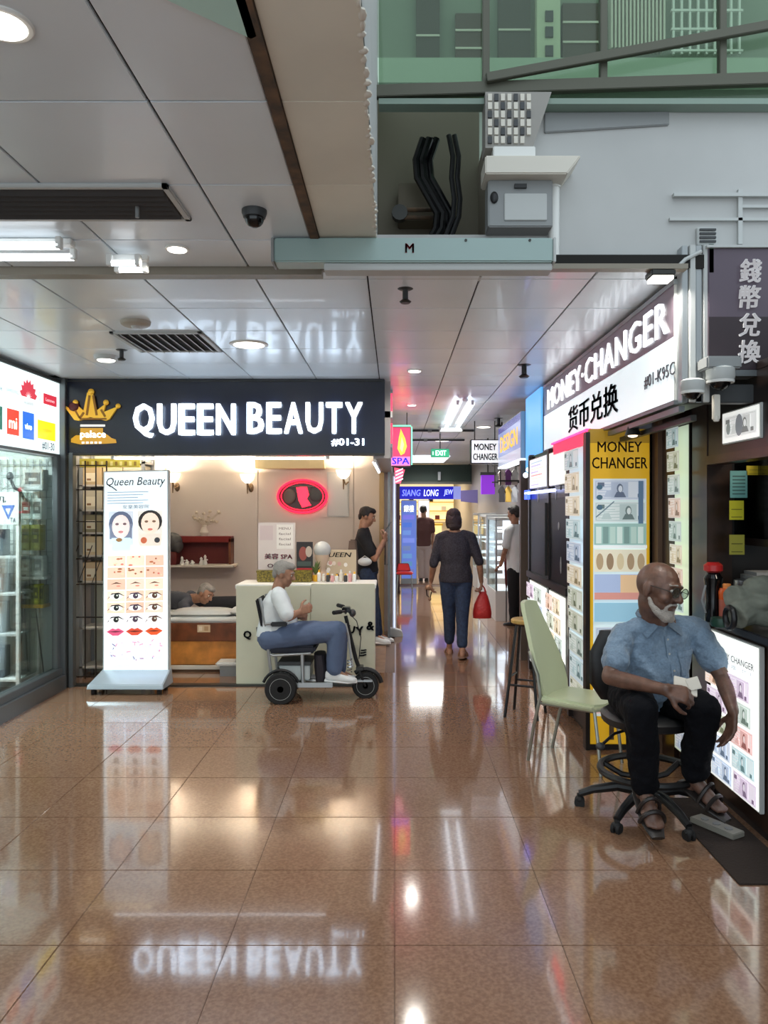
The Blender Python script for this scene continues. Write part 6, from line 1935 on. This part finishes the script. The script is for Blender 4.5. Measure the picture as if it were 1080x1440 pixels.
fused('beard', bb, M['beard'], man, .006, 4, (.02, .005))
for s_ in (-1, 1):
    c = hd + (hr * s_ * .033 + hf * .104 + hu * .012) * k
    gr_ = part('glasses_rim', MB().tube([c + (hr * math.cos(i * math.pi / 9) * .027 + hu * math.sin(i * math.pi / 9) * .021) * k for i in range(18)], .0022, 6, True), M['steel'], man)
    part('glasses_lens', MB().ell(c, (.026 * k, .0015 * k, .02 * k), (hr, hf, hu)), M['glass'], gr_)
    part('glasses_arm', MB().tube([c + hr * s_ * .027 * k, hd + (hr * s_ * .074 + hf * .06 + hu * .016) * k, hd + (hr * s_ * .08 - hf * .005 + hu * .018) * k], .002, 6), M['steel'], man)
part('glasses_bridge', MB().tube([hd + (hr * -.007 + hf * .106 + hu * .016) * k, hd + (hr * .007 + hf * .106 + hu * .016) * k], .0022, 6), M['steel'], man)
# collar, placket, buttons and pocket follow the shirt surface
bv = BVHTree.FromPolygons([v.co + ORG[shirt] for v in shirt.data.vertices], [tuple(p_.vertices) for p_ in shirt.data.polygons])
sl = om['sl'].normalized()


def on_shirt(x, z, off=.004):
    o_ = om['che'] + sl * x + Z * z + tf * .5
    h_ = bv.ray_cast(o_, -tf)
    return (h_[0] + tf * off) if h_[0] else om['che'] + sl * x + Z * z + tf * .15


def sheet(name, grid, m_, th=.003, par=None):
    mb = MB(); R_, C_ = len(grid), len(grid[0])
    for dz in (0, th):
        for row in grid:
            for p_ in row:
                mb.v.append(V(p_) + tf * dz)
    o2 = R_ * C_
    for j in range(R_ - 1):
        for i in range(C_ - 1):
            a_ = j * C_ + i
            mb.f += [(a_, a_ + 1, a_ + C_ + 1, a_ + C_), (o2 + a_, o2 + a_ + C_, o2 + a_ + C_ + 1, o2 + a_ + 1)]
    bd_ = [j * C_ for j in range(R_)][::-1] + list(range(C_)) + [j * C_ + C_ - 1 for j in range(R_)] + [(R_ - 1) * C_ + i for i in range(C_)][::-1]
    bd_ = [x for i, x in enumerate(bd_) if i == 0 or x != bd_[i - 1]]
    for i in range(len(bd_)):
        a_, b_ = bd_[i], bd_[(i + 1) % len(bd_)]
        if a_ != b_: mb.f.append((a_, b_, o2 + b_, o2 + a_))
    mb.c = [None] * len(mb.f)
    return part(name, mb, m_, par or man, smooth=60)


sheet('placket', [[on_shirt(.02 + dx, .12 - j * .035) for dx in (-.014, 0, .014)] for j in range(11)], M['shirt'])
sheet('pocket', [[on_shirt(.075 + .10 * i / 4, .03 - .11 * j / 5) for i in range(5)] for j in range(6)], M['shirt'])
sheet('pocket_flap', [[on_shirt(.072 + .106 * i / 4, .034 - .025 * j / 2, .008) for i in range(5)] for j in range(3)], M['shirt'])
for j in range(5):
    b_ = on_shirt(.02, .10 - j * .07, .009)
    part('button', MB().cyl(b_ - tf * .002, b_ + tf * .002, .006, n=10), M['lgrey'], man)
nk = om['nk']
for s_ in (-1, 1):
    c0 = nk + sl * s_ * .085 + Z * .035 + tf * -.02; c1 = nk + sl * s_ * .028 + tf * .085 + Z * .0; c2 = nk + sl * s_ * .10 + tf * .10 - Z * .055; c3 = nk + sl * s_ * .13 + tf * .03 - Z * .02
    mb = MB().add([c0, c1, c2, c3, c0 + tf * .006 + Z * .006, c1 + tf * .008, c2 + tf * .008, c3 + tf * .006 + Z * .006], [(0, 1, 2, 3), (4, 7, 6, 5), (0, 4, 5, 1), (1, 5, 6, 2), (2, 6, 7, 3), (3, 7, 4, 0)])
    part('collar', mb, M['shirt'], man, bev=.003)
part('collar_band', MB().tube([nk + sl * math.cos(a_) * .078 + tf * (math.sin(a_) * .075 - .01) + Z * .03 for a_ in [math.radians(-200 + 22 * i) for i in range(11)]], .02, 8), M['shirt'], man)
hp = om['wrr'] + om['hdr'] * .10 + V((.0, .03, -.0))
pp = MB()
pp.obox(hp + V((.015, .03, .03)), unit(.9, -.2, -.2), unit(.2, .5, .85), unit(0, .86, -.5), .055, .04, .006).obox(hp + V((.05, .02, .045)), unit(.9, -.2, .3), unit(-.2, .4, .85), unit(0, .86, -.5), .03, .03, .004)
solo('folded_paper', pp, M['offw'], 'folded pale paper held in the seated man\'s right hand', 'paper', bev=.002)

# ---- pale green dining chair and wooden bar stool
fx = unit(.78, -.62, 0); lt = V((-fx.y, fx.x, 0))
cc = V((1.06, 5.08, 0))
gc = thing('dining_chair', 'pale green high backed dining chair with thin metal legs', 'chair', cc)
sw_ = .19
seat = MB()
for (a_, z0, z1) in ((1, .40, .445),):
    pts = [(-.02, -sw_), (.36, -sw_ * 1.05), (.41, -sw_ * .7), (.42, 0), (.41, sw_ * .7), (.36, sw_ * 1.05), (-.02, sw_)]
    seat.prism([(x, y) for x, y in pts], cc + Z * z0, fx, lt, z1 - z0)
part('seat', seat, M['gchair'], gc, bev=.016)
bk2 = MB(); g = []
prof = [(0, .44, .155), (-.015, .50, .175), (-.05, .62, .175), (-.10, .75, .155), (-.15, .88, .12), (-.185, .97, .10), (-.20, 1.03, .085)]
for th in (0, -.03):
    for (x, z, hw) in prof:
        for i in range(7):
            s_ = i / 6 * 2 - 1
            bk2.v.append(cc + fx * (x + th + .018 * s_ * s_) + lt * hw * s_ + Z * (z - .012 * s_ * s_ * (1 if z > 1 else 0)))
R_ = len(prof)
for j in range(R_ - 1):
    for i in range(6):
        a_ = j * 7 + i; o2 = R_ * 7
        bk2.f += [(a_, a_ + 1, a_ + 8, a_ + 7), (o2 + a_, o2 + a_ + 7, o2 + a_ + 8, o2 + a_ + 1)]
bd_ = [j * 7 for j in range(R_)] + [(R_ - 1) * 7 + i for i in range(1, 7)] + [j * 7 + 6 for j in range(R_ - 1)][::-1] + [i for i in range(1, 6)][::-1]
for i in range(len(bd_)):
    a_, b_ = bd_[i], bd_[(i + 1) % len(bd_)]
    bk2.f.append((a_, b_, o2 + b_, o2 + a_))
bk2.c = [None] * len(bk2.f)
part('backrest', bk2, M['gchair'], gc, smooth=50)
SM = mat('chair_metal', (176, 180, 170), .3, .8)
for s_ in (-1, 1):
    part('back_leg', MB().tube([cc + fx * -.10 + lt * s_ * .17 + Z * .72, cc + fx * -.03 + lt * s_ * .185 + Z * .58, cc + fx * -.01 + lt * s_ * .19 + Z * .44, cc + fx * -.06 + lt * s_ * .18 + Z * .25, cc + fx * -.11 + lt * s_ * .17], .011, 8), SM, gc)
    part('front_leg', MB().tube([cc + fx * .34 + lt * s_ * .15 + Z * .40, cc + fx * .37 + lt * s_ * .16 + Z * .2, cc + fx * .39 + lt * s_ * .165], .011, 8), SM, gc)
    part('seat_rail', MB().tube([cc + fx * -.02 + lt * s_ * .16 + Z * .392, cc + fx * .35 + lt * s_ * .15 + Z * .392], .009, 8), SM, gc)
part('crossbar', MB().tube([cc + lt * -.16 + Z * .385, cc + lt * .16 + Z * .385], .009, 8), SM, gc)

sc_ = V((1.04, 6.12, 0))
bs = thing('bar_stool', 'round wooden topped bar stool with black metal legs', 'stool', sc_)
part('seat', MB().lathe([(.0, .735), (.10, .735), (.115, .745), (.115, .765), (.105, .775), (.0, .777)], sc_, Z, 30), mat('stool_wood', (206, 168, 92), .35, noise=(10, .2)), bs)
lg = []
for a_ in (200, 290, 20, 110):
    d = V((math.cos(math.radians(a_)), math.sin(math.radians(a_)), 0))
    lg.append(d)
    part('leg', MB().tube([sc_ + d * .07 + Z * .735, sc_ + d * .085 + Z * .70, sc_ + d * .185], .012, 8), M['black'], bs)
for zz, rr in ((.26, .15), (.32, .142)):
    for i in range(4):
        if (i % 2 == 0) == (zz < .3):
            part('foot_bar', MB().cyl(sc_ + lg[i] * rr + Z * zz, sc_ + lg[(i + 1) % 4] * rr + Z * zz, .009, n=8), M['black'], bs)
part('seat_ring', MB().tube([sc_ + V((.08 * math.cos(i * .5236), .08 * math.sin(i * .5236), .728)) for i in range(12)], .008, 6, True), M['black'], bs)

rs_c = P(569, 838, 14.6); rs_c.z = 0
rs_ = thing('red_stool', 'small red seated stool far along the left of the corridor', 'stool', rs_c)
part('seat', MB().prism([(-.16, -.14), (.16, -.14), (.16, .14), (-.16, .14)], rs_c + Z * .40, X, Y, .05), M['redp'], rs_, bev=.02)
for dx in (-.13, .13):
    for dy in (-.11, .11):
        part('leg', MB().cyl(rs_c + V((dx, dy, .4)), rs_c + V((dx * 1.15, dy * 1.15, 0)), .012), M['chrome'], rs_)
part('back_panel', MB().prism([(-.14, 0), (.14, 0), (.1, .15), (-.1, .15)], rs_c + V((-.02, .15, .45)), X, Z, .02), M['redp'], rs_, bev=.01)

# ---- woman walking away
D = 8.5
wm = dict(pel=P(641, 811, 8.47), che=P(640, 775, 8.47), nk=P(640, 748, 8.46), hd=P(637.5, 731, 8.5), f=unit(-.08, 1, -.3), hl=unit(-1, .05, 0), sl=unit(-1, .08, .02),
          shl=P(619, 757, 8.48), shr=P(662, 756, 8.46), ell=P(610, 793, 8.45), wrl=P(606, 818, 8.6), hdl=unit(-.05, .3, -.9), pnl=unit(1, 0, 0), tsl=1,
          elr=P(674, 790, 8.42), wrr=P(677, 818, 8.5), hdr=unit(0, .25, -.95), pnr=unit(-1, 0, 0), tsr=-1,
          knl=P(632, 866, 8.6), anl=P(632, 912, 8.72), tdl=unit(-.05, 1, -.15), knr=P(650, 868, 8.44), anr=P(650, 914.5, 8.36), tdr=unit(.2, 1, -.1), hem=-.06)
mt = dict(skin=M['skin'], shirt=M['dtop'], trousers=M['jeans'], hair=M['hairb'], shoe=mat('tan_sandal', (130, 96, 74), .5))
person('woman in dark blouse and cropped navy trousers walking away down the corridor', (P(641, 925, D).x, D, 0), wm, .95, mt, 'bob', sleeve=1.05, voxel=.009, fat=1.0, curl=(.9, .7), cuffs=(.80, .72), footw='sandal', woman=True)
c = P(678, 826, 8.52)
rb = thing('plastic_bag', 'red plastic carrier bag hanging from the walking woman\'s right hand', 'bag', P(678, 868, 8.5))
bg_ = MB()
bg_.loft([(P(678, 869, 8.5), X * .10, Y * .05), (P(678, 862, 8.5), X * .105, Y * .07), (P(678, 850, 8.5), X * .09, Y * .06), (P(679, 838, 8.51), X * .055, Y * .035), (P(679, 832, 8.52), X * .03, Y * .02)], 18)
part('bag', bg_, M['redbag'], rb)
for dx in (-4, 4):
    part('handle', MB().tube([P(679 + dx, 834, 8.52), P(678 + dx * .8, 827, 8.53), P(677.5, 822, 8.53)], [.012, .008, .006], 8), M['redbag'], rb)
c = P(603, 826, 8.62)
pu = thing('hand_pouch', 'small tan pouch with a dangling cord in the walking woman\'s left hand', 'pouch', c)
part('pouch', MB().ell(c, (.045, .03, .035)), mat('pouch_tan', (150, 116, 92), .6), pu)
part('strap', MB().tube([c + V((-.03, 0, 0)), c + V((-.02, 0, -.09)), c + V((.015, 0, -.12)), c + V((.03, 0, -.05))], .008, 6), M['dbrown'], pu)
part('fob', MB().ell(c + V((.01, 0, -.13)), (.018, .012, .024)), MATS['pouch_tan'], pu)

# ---- man in black polo looking at his phone
D = 9.4
pm_ = dict(pel=P(517, 803, D), che=P(511, 770, D), nk=P(511, 743, D), hd=P(516, 727, D), f=unit(1, -.1, -.3), hl=unit(.08, 1, 0), sl=unit(.05, 1, 0),
           shr=P(509, 754, D - .19), shl=P(512, 753, D + .19), elr=P(527, 786, D - .2), wrr=P(540, 760, D - .1), hdr=unit(.25, .1, .95), pnr=unit(-.8, .5, .2), tsr=1,
           ell=P(528, 784, D + .16), wrl=P(540, 764, D + .02), hdl=unit(.3, -.3, .9), pnl=unit(-.8, -.5, .2), tsl=-1,
           knr=P(524, 851, D - .1), anr=P(527, 894, D - .12), tdr=unit(1, -.1, -.05), knl=P(526, 850, D + .1), anl=P(532, 892, D + .1), tdl=unit(1, .1, -.05), hem=-.02)
mt = dict(skin=M['skin'], shirt=M['blk'], trousers=M['jeans'], hair=M['hair'], shoe=M['shoe'])
pman, _, _, _ = person('man in a black polo standing at the counter\'s right end looking at a phone', (P(524, 905, D).x, D, 0), pm_, .98, mt, 'short', sleeve=.7, voxel=.009, curl=(.8, .8), cuffs=(.93, .93))
c = P(545.5, 741, D - .06)
solo('mobile_phone', MB().obox(c, unit(.55, 0, .83), Y, unit(.83, 0, -.55), .075, .036, .005), M['blackg'], 'dark phone held up by the man in the black polo', 'phone', bev=.003)
c = P(513, 790, 9.17)
wpo = thing('white_pouch', 'white pouch at the black polo man\'s hip', 'pouch', c)
part('pouch', MB().ell(c, (.085, .04, .05)), M['tee'], wpo); part('strap', MB().tube([c + V((-.06, 0, .03)), c + V((0, 0, .07)), c + V((.06, 0, .03))], .006, 6), M['lgrey'], wpo)

# ---- man in white by the right wall, seen from behind
D = 10.75
rm = dict(pel=P(729, 803, D), che=P(727, 765, D), nk=P(724, 737, D), hd=P(722.5, 723, D - .02), f=unit(-.6, .75, -.1), hl=unit(-.8, -.6, 0), sl=unit(-.8, -.6, 0),
          shl=P(715, 747, D - .12), shr=P(736, 747, D + .13), ell=P(710, 775, D - .12), wrl=P(704, 795, D + .1), hdl=unit(-.4, .8, -.3), pnl=unit(.3, .2, -.9), tsl=1,
          elr=P(741, 777, D + .12), wrr=P(737, 802, D + .3), hdr=unit(-.1, .5, -.8), pnr=unit(-.9, 0, 0), tsr=-1,
          knl=P(722, 845, D - .02), anl=P(722, 873, D), tdl=unit(-.6, .8, -.05), knr=P(731, 845, D + .08), anr=P(731, 872, D + .1), tdr=unit(-.5, .8, -.05), hem=-.02)
mt = dict(skin=M['skin'], shirt=M['tee'], trousers=M['blk'], hair=M['hair'], shoe=M['black'])
person('person in white shirt and black trousers standing by the right wall beyond the bar stool', (P(727, 881, D).x, D, 0), rm, .95, mt, 'short', sleeve=.7, voxel=.011)

# ---- power wheelchair and the man sitting in it (facing right)
WY = 6.68
wc = thing('power_wheelchair', 'grey framed electric wheelchair with handlebar tiller in front of the cream counter', 'wheelchair', (P(440, 0, WY).x, WY, 0))
WX = lambda px, d=WY: (px - CX) / F * d
WZ = lambda py, d=WY: H - (py - CY) / F * d
FM = mat('frame_silver', (176, 180, 182), .35, .7)


def wheel(cx, y, r, w_, nm, parent):
    c_ = V((cx, y, r))
    wo = part(nm, MB().lathe([(r * .70, -w_ / 2), (r * .92, -w_ / 2), (r, -w_ * .28), (r, w_ * .28), (r * .92, w_ / 2), (r * .70, w_ / 2)], c_, Y, 32), M['rubber'], parent)
    part('rim', MB().tube([c_ + V((math.cos(i * math.pi / 14) * r * .66, -w_ * .42, math.sin(i * math.pi / 14) * r * .66)) for i in range(28)], r * .05, 6, True), M['lgrey'], wo)
    part('disc', MB().lathe([(r * .72, -w_ * .28), (r * .72, w_ * .28)], c_, Y, 28), M['black'], wo)
    part('hub', MB().lathe([(r * .2, -w_ * .5), (r * .26, -w_ * .3), (r * .26, w_ * .5)], c_, Y, 16), M['dgrey'], wo)
    for i in range(5):
        a_ = i * 1.2566
        part('spoke', MB().beam(c_ + V((math.cos(a_) * r * .2, -w_ * .36, math.sin(a_) * r * .2)), c_ + V((math.cos(a_) * r * .64, -w_ * .36, math.sin(a_) * r * .64)), .014, .01), M['dgrey'], wo)


xr = WX(395, 6.47)
wheel(xr, 6.47, .135, .075, 'rear_wheel', wc); wheel(xr, 6.90, .135, .075, 'rear_wheel', wc)
xf = WX(514, WY)
wheel(xf, WY, .115, .06, 'front_wheel', wc)
part('axle', MB().cyl((xr, 6.47, .135), (xr, 6.90, .135), .018), M['steel'], wc)
for y_ in (6.52, 6.84):
    part('base_rail', MB().box((WX(398), y_ - .018, .135), (WX(470), y_ + .018, .175)), FM, wc, bev=.004)
    part('back_post', MB().tube([(WX(386), y_, .2), (WX(382), y_, WZ(915)), (WX(379), y_, WZ(880)), (WX(370), y_, WZ(838))], .014, 8), FM, wc)
    part('seat_rail', MB().tube([(WX(384), y_, WZ(915)), (WX(388), y_, WZ(917)), (WX(440), y_, WZ(914))], .012, 8), FM, wc)
    part('armrest_bar', MB().tube([(WX(378), y_ + (-.03 if y_ < 6.6 else .03), WZ(873)), (WX(394), y_ + (-.03 if y_ < 6.6 else .03), WZ(871))], .011, 8), FM, wc)
    part('armrest_pad', MB().box((WX(386), y_ - .025 + (-.03 if y_ < 6.6 else .03), WZ(876)), (WX(408), y_ + .025 + (-.03 if y_ < 6.6 else .03), WZ(870))), M['black'], wc, bev=.008)
    part('front_strut', MB().cyl((WX(429), y_, .16), (WX(428), y_, WZ(914)), .016), FM, wc)
part('seat_cushion', MB().box((WX(382), 6.50, WZ(914)), (WX(446), 6.86, WZ(903))), mat('navy_cushion', (30, 34, 48), .7), wc, bev=.018)
part('back_panel', MB().prism([(0, 0), (.03, 0), (-.055, .42), (-.085, .42)], (WX(377), 6.86, WZ(908)), X, Z, .34), M['blk'], wc, bev=.01)
part('battery_box', MB().box((WX(396), 6.54, WZ(952)), (WX(438), 6.82, WZ(930))), mat('box_grey', (190, 198, 198), .4), wc, bev=.01)
part('battery_lid', MB().box((WX(394), 6.53, WZ(931)), (WX(440), 6.83, WZ(926))), M['dgrey'], wc, bev=.005)
part('motor', MB().cyl((WX(400), 6.60, .2), (WX(400), 6.78, .2), .055), M['black'], wc)
part('mudguard', MB().tube([(xr + math.cos(a_) * .155, 6.47, .135 + math.sin(a_) * .155) for a_ in [math.radians(20 + 14 * i) for i in range(11)]], .014, 6), M['black'], wc)
part('bag_under_seat', MB().loft([((WX(452), WY, .16), X * .045, Y * .12), ((WX(452), WY, .28), X * .06, Y * .13), ((WX(450), WY, WZ(918)), X * .05, Y * .12)], 16), mat('dim_bag', (48, 44, 50), .8), wc)
part('spine', MB().tube([(WX(430), WY, .155), (WX(470), WY, .15), (WX(500), WY, .16)], .022, 8), FM, wc)
part('footplate', MB().box((WX(452), 6.54, .15), (WX(500), 6.82, .17)), M['steel'], wc, bev=.004)
part('bumper', MB().box((WX(497), 6.62, .155), (WX(524), 6.66, .172)), FM, wc, bev=.004)
top = V((WX(486), WY, WZ(862)))
part('tiller', MB().tube([(WX(505), WY, .26), (WX(500), WY, WZ(925)), (WX(492), WY, WZ(892)), (WX(486), WY, WZ(866))], [.018, .018, .016, .016], 8), M['black'], wc)
part('tiller_tube', MB().tube([(WX(496), WY - .03, .28), (WX(490), WY - .03, WZ(893)), (WX(486), WY - .03, WZ(876))], .011, 8), M['lgrey'], wc)
for s_ in (-1, 1):
    part('fork', MB().tube([(WX(505), WY + s_ * .045, .26), (xf, WY + s_ * .045, .115)], .012, 8), M['black'], wc)
    part('handlebar', MB().tube([top, top + V((.0, s_ * .12, .03)), top + V((-.06, s_ * .22, .035))], .011, 8), M['black'], wc)
    part('grip', MB().tube([top + V((-.03, s_ * .17, .033)), top + V((-.085, s_ * .25, .036))], .018, 8), M['rubber'], wc)
part('fork_crown', MB().box((WX(501), WY - .06, .255), (WX(511), WY + .06, .285)), M['steel'], wc, bev=.004)
part('display', MB().box(top + V((-.03, -.05, .01)), top + V((.045, .05, .055))), M['blackg'], wc, bev=.008)
part('headlamp', MB().ell(top + V((.06, 0, .0)), (.03, .045, .035)), M['dgrey'], wc)
part('spring', MB().tube([(WX(492) + .02 * math.cos(i * .9), WY - .05 + .02 * math.sin(i * .9), .24 + i * .004) for i in range(30)], .005, 5), M['chrome'], wc)
part('brake_cable', MB().tube([top + V((.02, -.05, .02)), V((WX(502), WY - .06, WZ(872))), V((WX(508), WY - .06, WZ(895))), V((WX(505), WY - .05, WZ(925)))], .004, 6), M['black'], wc)
part('front_mudguard', MB().tube([(xf + math.cos(a_) * .14, WY, .115 + math.sin(a_) * .14) for a_ in [math.radians(10 + 15 * i) for i in range(9)]], .022, 6), M['black'], wc)
cz = MB()
for yy in (6.55, 6.8):
    cz.ell((WX(388), yy, .03), (.03, .012, .03))
part('anti_tip_wheel', cz, M['rubber'], wc)

wmn = dict(pel=P(385, 894, WY), che=P(388, 856, WY), nk=P(391, 830, WY), hd=P(399, 808, WY), f=unit(1, -.12, -.25), hl=unit(.05, 1, 0), sl=unit(.05, 1, 0),
           shr=P(392, 839, WY - .2), shl=P(394, 838, WY + .2), elr=P(405, 868, WY - .27), wrr=P(421, 861, WY - .2), hdr=unit(.75, .35, .3), pnr=unit(-.3, .9, -.1), tsr=1,
           ell=P(406, 866, WY + .25), wrl=P(428, 866, WY + .12), hdl=unit(.3, -.9, .1), pnl=unit(-.9, -.2, .1), tsl=-1,
           knr=P(474, 887, WY - .1), anr=P(470, 944, WY - .1), tdr=unit(1, -.05, -.04), knl=P(476, 888, WY + .1), anl=P(476, 944, WY + .1), tdl=unit(1, .08, -.04), hem=.0, belly=.16)
mt = dict(skin=M['skin'], shirt=M['tee'], trousers=M['jeans2'], hair=M['hairg'], shoe=M['shoe'], brow=M['hairg'])
person('man in white top and grey blue trousers sitting in the electric wheelchair', (P(430, 0, WY).x, WY, 0), wmn, 1.0, mt, 'short', sleeve=.85, voxel=.009, fat=1.08, curl=(.7, .7), cuffs=(.92, .92), headk=.92, lf=1.15)

# ---- person slumped over the massage bed
lp = dict(pel=P(196, 852, 8.72), che=P(245, 845, 8.45), nk=P(270, 842, 8.35), hd=P(289, 836, 8.28), f=unit(.75, -.5, -.35), hu=unit(.35, .1, .93), hl=unit(.1, -.9, .2), sl=unit(.35, -.75, -.05),
          shl=P(258, 852, 8.17), shr=P(268, 838, 8.55), ell=P(262, 860, 8.05), wrl=P(284, 856, 8.05), hdl=unit(1, .1, -.05), pnl=unit(0, 0, -1), tsl=-1,
          elr=P(290, 850, 8.6), wrr=P(296, 856, 8.42), hdr=unit(.2, -1, -.05), pnr=unit(0, 0, -1), tsr=1,
          knl=V((-2.72, 8.60, .1)), anl=V((-2.85, 8.9, .1)), tdl=unit(-.3, 1, -.1), knr=V((-2.5, 8.72, .1)), anr=V((-2.6, 9.05, .1)), tdr=unit(-.3, 1, -.1))
mt = dict(skin=M['skin'], shirt=M['gtop'], trousers=M['blk'], hair=M['hairg'], shoe=M['black'])
person('person in a charcoal top leaning forward over the massage bed', (-2.6, 8.7, 0), lp, .92, mt, 'short', sleeve=.75, voxel=.010)

# ---- a far shopper beside the jewellery sign
D = 17.5
fp = dict(pel=P(596, 768, D), che=P(596, 746, D), nk=P(596, 728, D), hd=P(595.5, 718, D), f=unit(.3, 1, 0), hl=unit(-1, .2, 0), sl=unit(-1, .2, 0),
          shl=P(585, 733, D), shr=P(607, 733, D), ell=P(583, 750, D), wrl=P(584, 765, D), hdl=unit(0, .2, -1), pnl=unit(1, 0, 0), elr=P(609, 750, D), wrr=P(608, 765, D), hdr=unit(0, .2, -1), pnr=unit(-1, 0, 0), tsr=-1,
          knl=P(592, 795, D), anl=P(592, 813, D), tdl=unit(0, 1, 0), knr=P(600, 795, D), anr=P(600, 813, D), tdr=unit(0, 1, 0))
mt = dict(skin=M['skin'], shirt=mat('maroon_top', (86, 52, 50), .8), trousers=mat('pale_trousers', (176, 160, 156), .8), hair=M['hair'], shoe=M['black'])
person('distant person in a dark maroon top near the far blue sign', (P(596, 0, D).x, D, 0), fp, .95, mt, 'short', sleeve=.8, voxel=.014)
